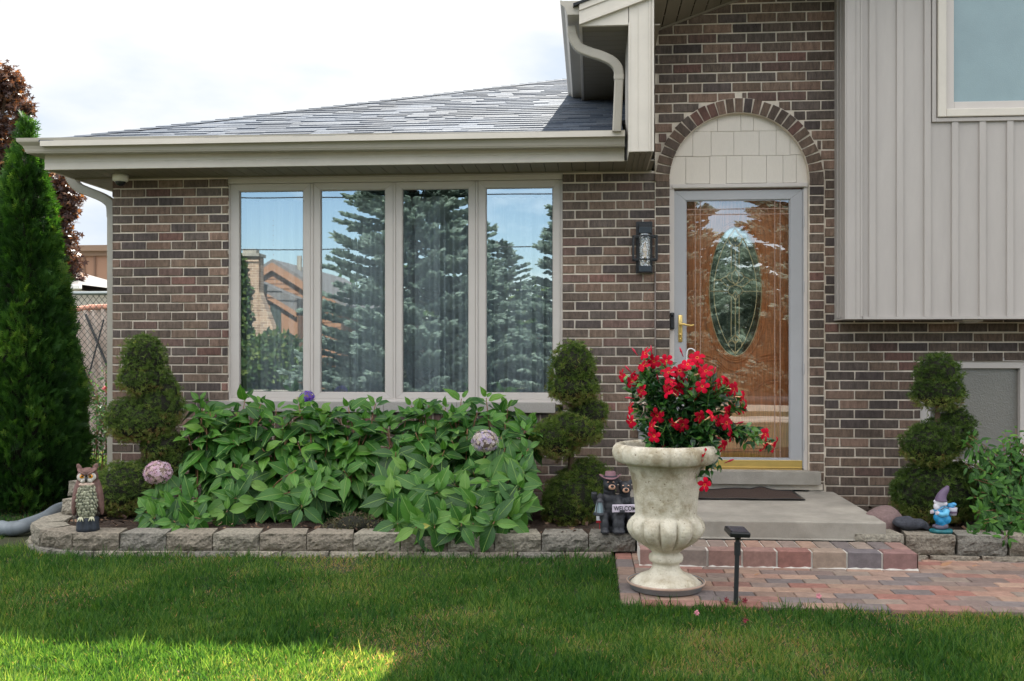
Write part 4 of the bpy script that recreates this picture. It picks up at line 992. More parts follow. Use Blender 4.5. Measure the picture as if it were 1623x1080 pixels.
tv = np.array([(-.5, 0, 0), (.5, 0, 0), (.4, .55, .05), (-.4, .55, .05), (0.0, 1, .2)])
tf = [(0, 1, 2, 3), (3, 2, 4, 4)]
D = unit(np.stack([lean[:, 0]*la, lean[:, 1]*la, np.ones(n)], 1)); Nn = unit(rng.normal(size=(n, 3))*[1, 1, .2])
Mx = frames(D, Nn, np.ones(n)); wd = rng.uniform(0.0024, 0.0060, n)
Mx[:, :, 0] *= wd[:, None]; Mx[:, :, 1] *= h[:, None]; Mx[:, :, 2] *= h[:, None]
V = np.einsum('nij,kj->nki', Mx, tv)+np.stack([xs, ys, np.full(n, -0.004)], 1)[:, None, :]
rnd = np.clip(0.52*rng.random(n)+0.26*vnoise(xs, ys, 2.3, 9)-0.02+0.55*np.clip((dry-0.52)*1.8, 0, 1)*rng.random(n)+0.0, 0, 0.8); db = rng.random(n) < 0.03+0.42*np.clip((dry-0.5)*2, 0, 1); rnd[db] = rng.uniform(0.8, 1, db.sum()); V[db] = V[db]*[1, 1, 0.6]
# split into tri pieces: quad + tri per blade, stored as triangles
TF = np.array([(0, 1, 2), (0, 2, 3), (3, 2, 4)])
Fc = (TF[None]+(np.arange(n)*5)[:, None, None]).reshape(-1, 3)
lf = np.zeros((n, 5, 3)); lf[:, :, 0] = rnd[:, None]
M_grass = leaf_mat('grass_blade', [(0, S(22, 58, 24)), (0.25, S(42, 88, 36)), (0.5, S(70, 116, 52)), (0.75, S(120, 150, 84)), (0.82, S(136, 124, 92)), (1, S(172, 158, 130))], 0.5, 0.58, (2.5, 1.6, 0.8), spec=0.3)
o = np_mesh('grass', V.reshape(-1, 3), Fc, lf.reshape(-1, 3), M_grass); tag(o, 'short green lawn with dry straw coloured patches in front of the house', 'grass', kind='stuff')
print('grass blades', n)

# ---------------------------------------------------------------- behind the left corner
M_galv = mat('galvanised_steel', S(150, 156, 156), 0.4, metal=0.6, noise_s=12, noise_a=0.1)
YFc = 2.35; xf0, xf1 = -6.6, XW0-0.02; zf = Z(140, 465, YFc); zfb = Z(150, 722, YFc)
fe = thing('chain_link_fence', 'galvanised chain link fence between the conical evergreen and the house corner', 'fence', ((xf0+xf1)/2, YFc, 0))
r_ = MB(); r_.tube([(xf0, YFc, zf), (xf1, YFc, zf)], 0.021, 10); r_.build('top_rail', M_galv, fe, smooth=True)
r_ = MB(); r_.tube([(xf0, YFc, zfb-0.01), (xf1, YFc, zfb+0.03)], 0.009, 8); r_.build('bottom_rail', M_galv, fe, smooth=True)
for x in (xf0+0.1, xf1-0.02):
    r_ = MB(); r_.tube([(x, YFc+0.03, -0.1), (x, YFc+0.03, zf+0.04)], 0.026, 10); r_.ell((x, YFc+0.03, zf+0.05), (0.03, 0.03, 0.02)); r_.build('post', M_galv, fe, smooth=True)
r_ = MB(); pt = 0.062; H = zf-zfb; x = xf0-H
while x < xf1:
    for s in (1, -1):
        x0 = x if s > 0 else x+H*0.9; pts = []
        a, b_ = (x, zfb), (x+H*0.86, zf)
        if s < 0: a, b_ = (x+H*0.86, zfb), (x, zf)
        # clip in x
        pa, pb_ = Vector((a[0], 0, a[1])), Vector((b_[0], 0, b_[1]))
        if pa.x > pb_.x: pa, pb_ = pb_, pa
        if pb_.x <= xf0 or pa.x >= xf1: continue
        d = pb_-pa
        if pa.x < xf0: pa = pa+d*((xf0-pa.x)/d.x)
        if pb_.x > xf1: pb_ = pa+(pb_-pa)*((xf1-pa.x)/(pb_.x-pa.x))
        r_.tube([(pa.x, YFc-0.022*s*0.4, pa.z), (pb_.x, YFc-0.022*s*0.4, pb_.z)], 0.0028, 4, cap=False)
    x += pt
r_.build('wire_mesh', mat('fence_wire', S(92, 96, 92), 0.5, metal=0.3), fe)
# pale ribbed screen with dark diagonal bars leaning behind the fence
YSc = 3.1; z1 = Z(140, 493, YSc); z0 = Z(140, 716, YSc)
sc = thing('garden_screen', 'pale ribbed screen with dark diagonal bars behind the chain link fence', 'screen', (-4.6, YSc, 0))
pm = MB(); n = 150; x0, x1 = -6.6, -3.2; vs = []
for i in range(n+1):
    x = x0+(x1-x0)*i/n; yy = YSc+0.025*math.sin(i*1.4)
    vs += [(x+0.0, yy, z0), (x-0.25, yy, z1+0.03*math.sin(i*0.11)+0.012*math.sin(i*0.9))]
pm.add(vs, [(2*i, 2*i+2, 2*i+3, 2*i+1) for i in range(n)])
po = pm.build('panel', mat('faded_canvas', S(206, 190, 180), 0.9, noise_s=8, noise_a=0.1, stretch=(3, 1, 1), bump=0.004, bump_s=50), sc); q = po.modifiers.new('t', 'SOLIDIFY'); q.thickness = 0.012
bm_ = MB(); x = -7.2
while x < -3.2:
    bm_.tube([(x, YSc-0.05, z1-0.04), (x+0.62, YSc-0.05, z0+0.1)], 0.014, 6); bm_.tube([(x+0.12, YSc-0.075, z0+0.1), (x+0.50, YSc-0.075, z1-0.1)], 0.009, 6); x += 0.28
bm_.build('bars', mat('dark_bar', S(58, 60, 66), 0.6), sc)
tp = MB(); tp.tube([(x0-0.25+i*0.17, YSc, z1+0.03*math.sin(i*0.9)+0.015) for i in range(21)], 0.03, 8); tp.build('top_edge', mat('terracotta_edge', S(204, 146, 124), 0.8, noise_s=14, noise_a=0.2), sc, smooth=True)

# neighbour's brown building
YN = 14.0
nb = thing('neighbour_house', 'plain brown panelled building with a flat top behind the chain link fence', 'building', (-9, YN, 0))
nm = MB(); nx0, nx1 = X(60, YN), X(200, YN); nzt = Z(140, 392, YN)
nm.box(nx0, nx1, YN, YN+6, 0, nzt-0.1); nm.build('wall', mat('brown_render', S(150, 118, 98), 0.9, noise_s=1.5, noise_a=0.06), nb)
nm = MB(); nm.box(nx0-0.1, nx1+0.1, YN-0.15, YN+6, nzt-0.1, nzt+0.03); nm.box(nx0-0.05, nx1+0.1, YN-0.06, YN-0.001, nzt-0.2, nzt-0.1); nm.build('cornice', mat('brown_trim', S(134, 112, 94), 0.8), nb)
nm = MB()
for px in (113, 119, 134, 151, 167.5, 172):
    xx = X(px, YN); nm.box(xx-0.02, xx+0.02, YN-0.03, YN-0.001, 0, nzt-(0.2 if px in (134, 151) else 0.75))
for a, b_ in ((119, 134), (151, 167.5)): nm.box(X(a, YN)-0.3, X(b_, YN)+0.0, YN-0.029, YN-0.0012, nzt-0.78, nzt-0.74)
nm.build('panel_strips', mat('brown_strip', S(118, 92, 76), 0.8), nb)
YN = 9.0
gb = thing('garden_shed', 'small building with a white gutter showing between evergreen and brown wall', 'shed', (X(100, YN), YN+1, 0))
nm = MB(); sx1 = X(124, YN); zt_ = Z(110, 457, YN); nm.box(sx1-4, sx1-0.3, YN+0.3, YN+3, 0, zt_); nm.build('wall', M_trim, gb)
nm = MB(); nm.box(sx1-4.2, sx1, YN, YN+0.14, zt_-0.02, zt_+0.07); nm.build('gutter', mat('white_gutter', S(232, 230, 224), 0.4), gb, bevel=0.02)
nm = MB(); nm.add([(sx1-4.2, YN+0.05, zt_+0.07), (sx1-0.02, YN+0.05, zt_+0.07), (sx1-0.9, YN+1.6, zt_+0.42), (sx1-4.2, YN+1.6, zt_+0.42), (sx1-0.02, YN+3.2, zt_+0.07), (sx1-4.2, YN+3.2, zt_+0.07)], [(0, 1, 2, 3), (1, 4, 2), (3, 2, 4, 5)]); nm.build('roof', mat('shed_roof', S(92, 90, 90), 0.8, noise_s=20, noise_a=0.2), gb)
# ================================================================== PLANTS
def ell_surface(ells, n, jit=0.06, front=True):
    """points and outward normals on the union of ellipsoids (cx,cy,cz,rx,ry,rz)"""
    E = np.array(ells, float); ar = (E[:, 3]*E[:, 5]+E[:, 4]*E[:, 5]+E[:, 3]*E[:, 4]); pk = rng.choice(len(E), n*2, p=ar/ar.sum())
    d = unit(rng.normal(size=(n*2, 3))); r = E[pk, 3:6]; c = E[pk, 0:3]
    p = c+d*r; nn = unit(d/r)
    ins = np.zeros(len(p), bool)
    for k in range(len(E)):
        q = ((p-E[k, :3])/E[k, 3:6]); ins |= ((q**2).sum(1) < 0.86) & (pk != k)
    p, nn = p[~ins][:n], nn[~ins][:n]
    p = p+nn*(rng.normal(size=(len(p), 1))*jit)
    return p, nn
def px_ell(px, py, rx, ry, Y, dy=None, depth=1.0):
    c = at(px, py, Y); k = (Y-CY)/F; return (c.x, c.y+(dy or 0), c.z, rx*k, rx*k*depth, ry*k)
# needle tuft template: thin needles in a rosette
def tuft(n, ln, w, spread):
    vs, fs, uv = [], [], []
    for k in range(n):
        a = 2*math.pi*k/n+random.uniform(-.3, .3); t = spread*random.uniform(0.35, 1.0); d = Vector((math.sin(t)*math.cos(a), math.cos(t), math.sin(t)*math.sin(a)))
        s = d.cross(Vector((random.uniform(-1, 1), .2, random.uniform(-1, 1)))).normalized()*w; L = ln*random.uniform(.7, 1.1); b = len(vs)
        vs += [-s*0.6, s*0.6, d*L*0.6+s, d*L]; fs.append((b, b+1, b+2, b+3)); uv += [(0, 0), (1, 0), (1, .6), (.5, 1)]
    return [tuple(v) for v in vs], fs, uv
M_yew = leaf_mat('dwarf_spruce_needle', [(0, S(34, 50, 22)), (0.35, S(64, 88, 36)), (0.7, S(100, 122, 54)), (0.88, S(130, 138, 70)), (1, S(126, 96, 64))], 0.55, 0.35, (1.1, 1.2, 0.6))
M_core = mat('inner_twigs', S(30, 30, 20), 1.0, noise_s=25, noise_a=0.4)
M_bark = mat('bark', S(92, 74, 58), 0.95, noise_s=22, noise_a=0.3, stretch=(1, 1, 0.3), bump=0.008, bump_s=60)
def topiary(lobes, Y, label, trunk, hue=0.0, n=7000):
    base = at(trunk[0], trunk[1], Y); base.z = 0.1
    t = thing('spiral_topiary', label, 'topiary', base)
    E = [px_ell(a, b, c, d, Y, dy) for a, b, c, d, dy in lobes]
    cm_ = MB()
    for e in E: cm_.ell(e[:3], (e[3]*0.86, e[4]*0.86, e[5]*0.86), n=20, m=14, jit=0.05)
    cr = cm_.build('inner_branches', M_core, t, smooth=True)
    P, Nn = ell_surface(E, n, 0.010)
    lump = np.array([noise.noise(Vector(p)*16) for p in P]); lump2 = np.array([noise.noise(Vector(p)*38) for p in P])
    P = P+Nn*(lump*0.024+lump2*0.026-0.006+(rng.random(len(P)) < 0.02)*rng.uniform(0.005, 0.025, len(P)))[:, None]
    tv, tf, uv = tuft(9, 1.0, 0.075, 1.25)
    D = unit(Nn+rng.normal(size=P.shape)*0.35+[0, 0, 0.25]); up = unit(rng.normal(size=P.shape))
    brown = np.clip(0.34+0.26*lump+0.3*lump2+hue-0.0*P[:, 2]+(Nn[:, 2] < -0.35)*0.4, 0, 0.72)+rng.random(len(P))*0.30
    inst('foliage', tv, tf, uv, frames(D, up, rng.uniform(0.020, 0.034, len(P))), P, np.clip(brown, 0, 1), M_yew, t)
    tk = MB(); tk.tube([tuple(base-Vector((0, 0, 0.1)))]+[tuple(at(a, b, Y)) for a, b in trunk[2]], [0.026, 0.022, 0.018, 0.014][:1+len(trunk[2])], 8); tk.build('trunk', M_bark, t, smooth=True)
    return t
topiary([(228, 570, 34, 40, 0), (230, 602, 40, 28, 0), (250, 645, 38, 34, 0.02), (208, 664, 34, 36, -0.05), (229, 668, 50, 32, -0.02), (258, 706, 34, 22, 0.02), (262, 618, 20, 18, 0.02), (210, 772, 50, 42, -0.08), (276, 728, 34, 20, 0.06), (246, 752, 40, 26, 0)], -0.62,
        'clipped spiral evergreen at the left house corner, behind the owl statue', (228, 800, [(228, 700), (230, 620)]), 0.03)
topiary([(908, 582, 33, 38, 0), (909, 614, 39, 27, 0), (934, 656, 29, 24, 0.03), (884, 694, 38, 30, -0.05), (910, 680, 44, 25, -0.02), (930, 768, 40, 38, 0.05), (900, 802, 38, 34, -0.06), (912, 788, 46, 40, 0)], -0.62,
        'clipped spiral evergreen between the windows and the front door, left of the urn', (905, 820, [(905, 720), (906, 640)]), 0.08)
topiary([(1486, 592, 30, 28, 0), (1486, 620, 37, 28, 0), (1517, 678, 26, 30, 0.03), (1470, 706, 40, 28, -0.05), (1492, 694, 42, 28, 0), (1480, 782, 60, 46, 0), (1525, 780, 40, 44, 0.05)], -0.55,
        'clipped spiral evergreen in front of the basement window, behind the gnome', (1488, 820, [(1486, 735), (1486, 650)]), -0.14)

# --- arborvitae and other scale-leaved sprays
def spray():
    vs, fs, uv = [], [], []
    def strip(a, b, w):
        a, b = Vector(a), Vector(b); s = (b-a).cross(Vector((0, 0, 1))).normalized()*w; k = len(vs)
        vs.extend([tuple(a-s*.7), tuple(a+s*.7), tuple(a.lerp(b, .6)+s), tuple(b)]); fs.append((k, k+1, k+2, k+3)); uv.extend([(0, 0), (1, 0), (1, .6), (.5, 1)])
    strip((0, 0, 0), (0, 1, 0.05), 0.07)
    for k in range(4):
        y = 0.15+0.2*k
        for s in (1, -1):
            strip((0, y, 0), (s*(0.42-0.07*k), y+0.34, 0.03*s), 0.065)
    return vs, fs, uv
M_arb = leaf_mat('arborvitae_spray', [(0, S(28, 52, 24)), (0.5, S(52, 90, 36)), (0.85, S(86, 126, 50)), (1, S(118, 148, 64))], 0.5, 0.32, (1.3, 1.35, 0.5))
ab = thing('conical_evergreen', 'tall dense conical evergreen tree standing at the left edge beside the house', 'tree', (X(46, 0.15), 0.15, 0))
cx, cy = ab.location.x-0.02, 0.15; Ht = Z(48, 196, 0.15)
n = 15000; u = rng.random(n)**0.78; hz = u*(Ht-0.05)
prof = lambda z: 0.415*np.interp(z/Ht, [0, 0.04, 0.16, 0.33, 0.5, 0.61, 0.76, 0.88, 0.94, 1], [0.88, 0.97, 0.98, 0.84, 0.68, 0.56, 0.40, 0.22, 0.07, 0.01])
hz = rng.random(n*2)*Ht; keep = rng.random(n*2) < prof(hz)/0.42+0.05; hz = hz[keep][:n]; n = len(hz)
a = rng.random(n)*2*math.pi
lump = np.array([noise.fractal(Vector((math.cos(q)*1.6, math.sin(q)*1.6, z*2.2)), 0.7, 2.2, 4) for q, z in zip(a, hz)])
r = prof(hz)*(1+0.17*lump)*(0.84+0.18*rng.random(n)**0.5)
P = np.stack([cx+r*np.cos(a), cy+r*np.sin(a), hz+0.03], 1); out = np.stack([np.cos(a), np.sin(a), np.zeros(n)], 1)
D = unit(out*0.75+np.array([0, 0, 0.8])+rng.normal(size=(n, 3))*0.35); tang = np.stack([-np.sin(a), np.cos(a), np.zeros(n)], 1)
Nn = unit(tang*rng.choice([-1, 1], n)[:, None]+rng.normal(size=(n, 3))*0.6)
tv, tf, uv = spray()
inst('foliage', tv, tf, uv, frames(D, Nn, rng.uniform(0.05, 0.10, n)), P, np.clip(0.45+0.4*lump+rng.normal(size=n)*0.18, 0, 1), M_arb, ab)
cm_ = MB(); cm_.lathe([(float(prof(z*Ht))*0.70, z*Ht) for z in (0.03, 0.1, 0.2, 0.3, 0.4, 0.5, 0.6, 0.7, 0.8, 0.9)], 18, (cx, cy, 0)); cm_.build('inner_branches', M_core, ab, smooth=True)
cm_ = MB(); cm_.tube([(cx, cy, -0.1), (cx, cy, Ht*0.6)], [0.06, 0.02], 8); cm_.build('trunk', M_bark, ab)

# --- purple maple far behind
M_maple = leaf_mat('purple_leaf', [(0, S(62, 50, 50)), (0.6, S(86, 64, 58)), (0.85, S(122, 88, 64)), (1, S(168, 118, 68))], 0.4, 0.3, (1.3, 0.95, 0.6), spec=0.5)
def star():
    vs = [(0, 0, 0)]; m = 10
    for k in range(m):
        a = 2*math.pi*k/m+math.pi/2; r = (1.0 if k % 2 == 0 else 0.42)*(0.5 if k == 5 else 1); vs.append((r*math.cos(a)*.5, 0.5+r*math.sin(a)*.5, 0.06*(k % 2)))
    vs[0] = (0, .5, 0)
    return vs, [(0, 1+k, 1+(k+1) % m) for k in range(m)], [(0, 0)]*len(vs)
YM = 9.6
mp_ = thing('purple_maple', 'dark purple leaved maple tree rising behind the conical evergreen', 'tree', (X(-110, YM), YM, 0))
def M_(px, py): return at(px, py, YM)
limbs = [[(-110, 800), (-110, 520), (-60, 380), (-10, 260), (10, 140)], [(-110, 560), (-30, 420), (50, 330), (105, 300)], [(-110, 600), (-20, 500), (60, 440), (118, 425)], [(-60, 380), (10, 300), (70, 260)], [(-30, 420), (40, 400), (105, 390)], [(-60, 380), (0, 210), (45, 190)], [(-60, 380), (-40, 200), (-30, 90)]]
tk = MB()
for l in limbs: tk.tube(smooth_path([M_(*p) for p in l], 4), [0.13*(1-i/(4*(len(l)-1)+1))+0.012 for i in range(4*(len(l)-1)+1)] if l is limbs[0] else [0.06*(1-i/(4*(len(l)-1)+1))+0.008 for i in range(4*(len(l)-1)+1)], 7)
tk.build('trunk', M_bark, mp_, smooth=True)
cl = [(-40, 150, 75, 60), (5, 135, 34, 40), (-20, 230, 65, 60), (38, 175, 18, 20), (20, 215, 30, 26), (-30, 300, 75, 70), (45, 262, 40, 32), (85, 285, 36, 26), (112, 318, 20, 26), (40, 330, 55, 50), (95, 345, 26, 22), (-20, 400, 80, 60), (60, 405, 50, 44), (102, 412, 28, 32), (118, 436, 16, 12), (40, 460, 50, 30), (110, 375, 14, 12), (-20, 480, 70, 40)]
P = []; k = (YM-CY)/F
for a, b_, c, d in cl:
    m = int(c*d*0.85); q = unit(rng.normal(size=(m, 3)))*(rng.random((m, 1))**0.45); ce = M_(a, b_)
    P.append(np.array(ce)+q*[c*k, c*k*1.1, d*k])
P = np.concatenate(P); n = len(P)
lump = np.array([noise.noise(Vector(p)*2.4) for p in P]); P = P[lump > -0.22]; n = len(P)
tv, tf, uv = star()
D = unit(rng.normal(size=(n, 3))+[0, 0, -0.5]); Nn = unit(rng.normal(size=(n, 3))*0.7+[0, -0.2, 1])
inst('crown', tv, tf, uv, frames(D, Nn, rng.uniform(0.09, 0.16, n)), P, rng.random(n), M_maple, mp_)

# --- broad leaves
def leaf_tpl(nx=4, ny=7, wid=0.56, fold=0.12, curl=0.22, tip=1.0, drip=0.16):
    vs, uv, fs = [], [], []
    for j in range(ny+1):
        v = j/ny; w = wid*0.5*(math.sin(math.pi*min(1, v**0.82))**0.85)*(1-0.25*v) if 0 < v < 1 else 0.012
        if v > 0.8: w *= 0.75
        for i in range(nx+1):
            u = i/nx*2-1
            vs.append((u*w, v-0.04*abs(u)*0, fold*abs(u)*w*2-curl*v*v+0.02*math.sin(v*14+u*2)*abs(u))); uv.append((0.5+u*0.5*(w/(wid*0.5)), v))
    for j in range(ny):
        for i in range(nx): fs.append((j*(nx+1)+i, j*(nx+1)+i+1, (j+1)*(nx+1)+i+1, (j+1)*(nx+1)+i))
    return vs, fs, uv
M_hyd = leaf_mat('hydrangea_leaf', [(0, S(24, 58, 22)), (0.4, S(50, 98, 36)), (0.75, S(82, 132, 48)), (0.985, S(100, 142, 54)), (1, S(160, 158, 66))], 0.42, 0.28, (1.2, 1.35, 0.5), vein=S(138, 170, 92), spec=0.45)
M_stem = mat('reddish_stem', S(124, 88, 62), 0.7, noise_s=30, noise_a=0.3)
def shrub(name, label, cat, base, shoots, leafmat=M_hyd, size=0.135, tpl=None, node=0.088, count=9, stemr=0.0048, droop=0.35, group=None):
    """shoots: list of (tip vector, root vector). Opposite leaf pairs turn by 90 degrees at each node."""
    t = thing(name, label, cat, base, group=group)
    tv, tf, uv = tpl or leaf_tpl()
    Ms, Ts, Rs = [], [], []; sm_ = MB()
    for tip, root in shoots:
        L = (tip-root).length; lean = Vector(((tip.x-root.x), (tip.y-root.y), 0)); mid = root.lerp(tip, 0.55)-lean*0.22+Vector((0, 0, 0.04))
        path = smooth_path([root, mid, tip], 7); sm_.tube(path, [stemr*(1.3-0.7*i/len(path)) for i in range(len(path))], 5)
        d = (path[-1]-path[-3]).normalized(); ph = random.uniform(0, math.pi); tone = random.uniform(-0.12, 0.14)
        # arc length from the tip
        acc = 0.0; seg = len(path)-1; pos = path[-1]; k = 0; dist = 0.0
        while k < count:
            want = (0.008, 0.025, 0.055)[k] if k < 3 else 0.055+node*(k-2)
            if want > L*0.92: break
            # walk
            rem = want; i = len(path)-1
            while i > 0 and rem > (path[i]-path[i-1]).length: rem -= (path[i]-path[i-1]).length; i -= 1
            if i == 0: break
            p = path[i].lerp(path[i-1], rem/(path[i]-path[i-1]).length); ax = (path[i]-path[i-1]).normalized()
            sz = size*(0.42, 0.72, 0.95)[k] if k < 3 else size*random.uniform(0.9, 1.2)*(1-0.02*k)
            a0 = ph+k*math.pi/2+random.uniform(-.2, .2)
            bx_ = ax.cross(Vector((0.3, 1, 0.1))).normalized(); by_ = ax.cross(bx_)
            for s in (0, math.pi):
                if k > 2 and random.random() < 0.08: continue
                o_ = bx_*math.cos(a0+s)+by_*math.sin(a0+s)
                el = (1.1, 0.15, -0.3)[k] if k < 3 else -0.45-droop*2.0*random.random()
                dd = (o_+Vector((0, 0, 1))*el*0.9+ax*0.15+Vector(rng.normal(size=3))*0.10).normalized()
                nn = (ax*0.35+Vector((0, 0, 0.55))+Vector((o_.x, o_.y, 0))*0.35+Vector((0, -0.75, 0))+Vector(rng.normal(size=3))*0.12).normalized()
                Ms.append((dd, nn, sz*random.uniform(.88, 1.12))); Ts.append(p+dd*0.018); Rs.append(min(0.985 if random.random() < 0.985 else 1, max(0, 0.42+tone+random.uniform(-.34, .36)+(0.18 if k < 2 else 0))))
            k += 1
    D = np.array([m[0] for m in Ms]); Nn = np.array([m[1] for m in Ms])
    inst('foliage', tv, tf, uv, frames(D, Nn, [m[2] for m in Ms]), np.array(Ts), Rs, leafmat, t, smooth=True)
    sm_.build('stems', M_stem, t, smooth=True)
    return t
def shoots(tips, roots, y_of=None):
    out = []
    for px, py in tips:
        Y = y_of(px, py) if y_of else max(-1.32, min(-0.38, -0.40-(py-620)/240*0.85))+random.uniform(-0.05, 0.05)
        tp = at(px, py, Y); rx = roots[min(range(len(roots)), key=lambda i: abs(roots[i]-px))]
        rt = Vector((X(rx, -0.7)+random.uniform(-.09, .09), -0.68+random.uniform(-.12, .1), 0.10)); out.append((tp, rt))
    return out
z6 = lambda L: [(280+a/3.175, 560+b/3.175) for a, b in L]; z7 = lambda L: [(580+a/3.175, 560+b/3.175) for a, b in L]
tl = z6([(115, 240), (345, 230), (425, 255), (285, 440), (300, 730), (150, 380), (240, 330), (180, 500), (240, 610), (380, 330), (330, 560), (120, 330), (60, 420), (200, 690), (360, 640), (250, 800), (130, 280), (300, 300), (160, 600)])
tm_ = z6([(500, 280), (610, 455), (600, 590), (630, 775), (620, 290), (670, 300), (765, 440), (820, 335), (940, 335), (960, 400), (765, 635), (470, 360), (880, 500), (945, 640), (430, 480), (540, 640), (700, 540), (560, 350), (720, 380), (860, 420), (480, 540), (680, 690), (840, 590), (900, 300), (520, 740), (450, 640), (780, 300), (570, 700), (470, 780), (700, 620)])
trr = z7([(230, 265), (205, 310), (350, 375), (605, 225), (480, 230), (440, 305), (430, 440), (510, 380), (700, 355), (600, 520), (745, 550), (610, 640), (775, 680), (445, 660), (480, 870), (345, 880), (230, 790), (215, 590), (335, 565), (115, 385), (30, 420), (395, 490), (680, 420), (800, 390), (560, 780), (360, 700), (540, 600), (650, 560), (850, 360), (150, 500), (60, 520), (130, 640), (300, 480), (280, 680), (120, 720), (680, 780), (720, 840), (640, 860), (80, 330), (250, 400), (560, 300), (620, 330), (560, 430), (700, 480), (500, 720), (790, 600), (720, 640), (300, 320), (400, 810), (160, 860), (300, 860), (250, 880), (540, 860), (820, 480), (760, 760)])
tl = [t for t in tl if not (t[0] < 346 and t[1] > 700)]; tm_ = [t for t in tm_ if not (t[0] > 555 and t[1] > 700) and not (t[0] < 452 and t[1] > 715)]; trr = [t for t in trr if not (t[0] < 612 and 690 < t[1] < 800)]
roots_l = [330, 370]; roots_m = [440, 500, 560]; roots_r = [620, 680, 740, 800]
shrub('hydrangea', 'leggy green hydrangea nearest the left end of the windows, without open flower heads', 'shrub', (X(350, -.7), -.7, .1), shoots(tl, roots_l)+[(at(random.uniform(320, 420), random.uniform(650, 790), -0.6), Vector((X(350, -.6), -.6, .1))) for _ in range(12)], size=0.188, count=8)
def fill(tips, n, x0, x1, y0, y1):
    return tips+[(random.uniform(x0, x1), random.uniform(y0, y1)) for _ in range(n)]
inner = lambda px, py: -0.52-(py-640)/200*0.35+random.uniform(-.08, .08)
hm = shrub('hydrangea', 'leafy green hydrangea under the second window with one blue purple flower head', 'shrub', (X(500, -.7), -.7, .1), shoots(tm_, roots_m)+shoots(fill(fill([], 10, 455, 555, 660, 780), 10, 440, 600, 640, 680), roots_m, inner), size=0.185, count=8)
hr = shrub('hydrangea', 'broad green hydrangea spilling over the block wall, with one pale lilac flower head', 'shrub', (X(710, -.7), -.7, .1), shoots(trr, roots_r, lambda px, py: max(-1.52, -0.40-(py-620)/230*1.05)+random.uniform(-.05, .05))+shoots(fill(fill([], 14, 625, 830, 650, 800), 14, 610, 840, 640, 690), roots_r, inner), size=0.185, count=8)
z3 = lambda L: [(a/3.6, 600+b/3.6) for a, b in L]
ys_ = lambda px, py: -1.0-(py-740)/110*0.35
hs = shrub('hydrangea', 'small low hydrangea with one pink flower head beside the owl statue', 'shrub', (X(265, -1.0), -1.0, .1),
           [(at(px, py, ys_(px, py)), Vector((X(262+random.uniform(-14, 22), -1.0), -1.0, 0.10))) for px, py in z3([(835, 765), (960, 690), (935, 820), (1050, 620), (1075, 760), (880, 700), (1000, 740), (1120, 700), (880, 800), (1000, 820), (1080, 850), (1140, 800), (920, 650)])], size=0.15, count=4, node=0.06)
# flower heads: domes of four-petalled florets
def petal4():
    vs, fs, uv = [(0, 0, 0)], [], [(0, 0)]
    for k in range(4):
        a = math.pi/2*k
        for da, r, z in ((-.55, .62, .12), (0, 1.0, .2), (.55, .62, .12)):
            vs.append((r*math.cos(a+da), r*math.sin(a+da), z)); uv.append((0, r))
        b = 1+3*k; fs.append((0, b, b+1, b+2))
    return vs, fs, uv
def flower_head(parent, c, r, stops, n=330, name='flower_head'):
    tv, tf, uv = petal4(); d = unit(rng.normal(size=(n*2, 3))); d = d[(d[:, 2] > -0.85)][:n]; n = len(d)
    P = np.array(c)+d*[r, r, r*0.86]*(1+rng.normal(size=(n, 1))*0.05)
    M = frames(unit(np.cross(d, unit(rng.normal(size=(n, 3))))), d, rng.uniform(0.010, 0.016, n))
    o = inst(name, tv, tf, uv, M, P, rng.random(n), leaf_mat('floret', stops, 0.7, 0.3), parent)
    mb = MB(); mb.ell(c, (r*.85, r*.85, r*.7), n=12, m=8); mb.build('flower_core', mat('floret_core', S(132, 116, 104), 0.9), o)
    return o
flower_head(hs, at(250, 750, -1.12), 0.086, [(0, S(196, 176, 160)), (0.45, S(206, 164, 186)), (1, S(226, 206, 220))])
flower_head(hr, at(769, 700, -1.05), 0.082, [(0, S(200, 190, 168)), (0.5, S(206, 192, 190)), (0.85, S(168, 150, 200)), (1, S(222, 214, 220))])
flower_head(hm, at(487, 630, -0.42), 0.052, [(0, S(70, 62, 168)), (0.5, S(104, 74, 180)), (1, S(146, 96, 190))], n=110)
flower_head(hm, at(473, 633, -0.40), 0.014, [(0, S(190, 196, 160)), (1, S(226, 214, 190))], n=40, name='flower_bud')

# low dark sedum in the gap
sd_ = thing('ground_cover_plant', 'small dark bronze green creeping plant in the gap at the top of the block wall', 'plant', (X(560, -1.15), -1.15, .1))
E = [px_ell(560, 832, 34, 17, -1.12), px_ell(535, 838, 22, 12, -1.15), px_ell(590, 835, 24, 14, -1.1)]
P, Nn = ell_surface(E, 900, 0.008)
tv, tf, uv = leaf_tpl(2, 3, 0.6)
D = unit(Nn+rng.normal(size=P.shape)*0.7+[0, 0, .3])
inst('foliage', tv, tf, uv, frames(D, unit(rng.normal(size=P.shape)), rng.uniform(0.012, 0.02, len(P))), P, rng.random(len(P)), leaf_mat('sedum_leaf', [(0, S(58, 58, 40)), (0.6, S(84, 84, 54)), (1, S(118, 96, 78))], 0.6, 0.2), sd_)
mb = MB()
for e in E: mb.ell(e[:3], (e[3]*.8, e[4]*.8, e[5]*.8))
mb.build('inner_stems', M_core, sd_)

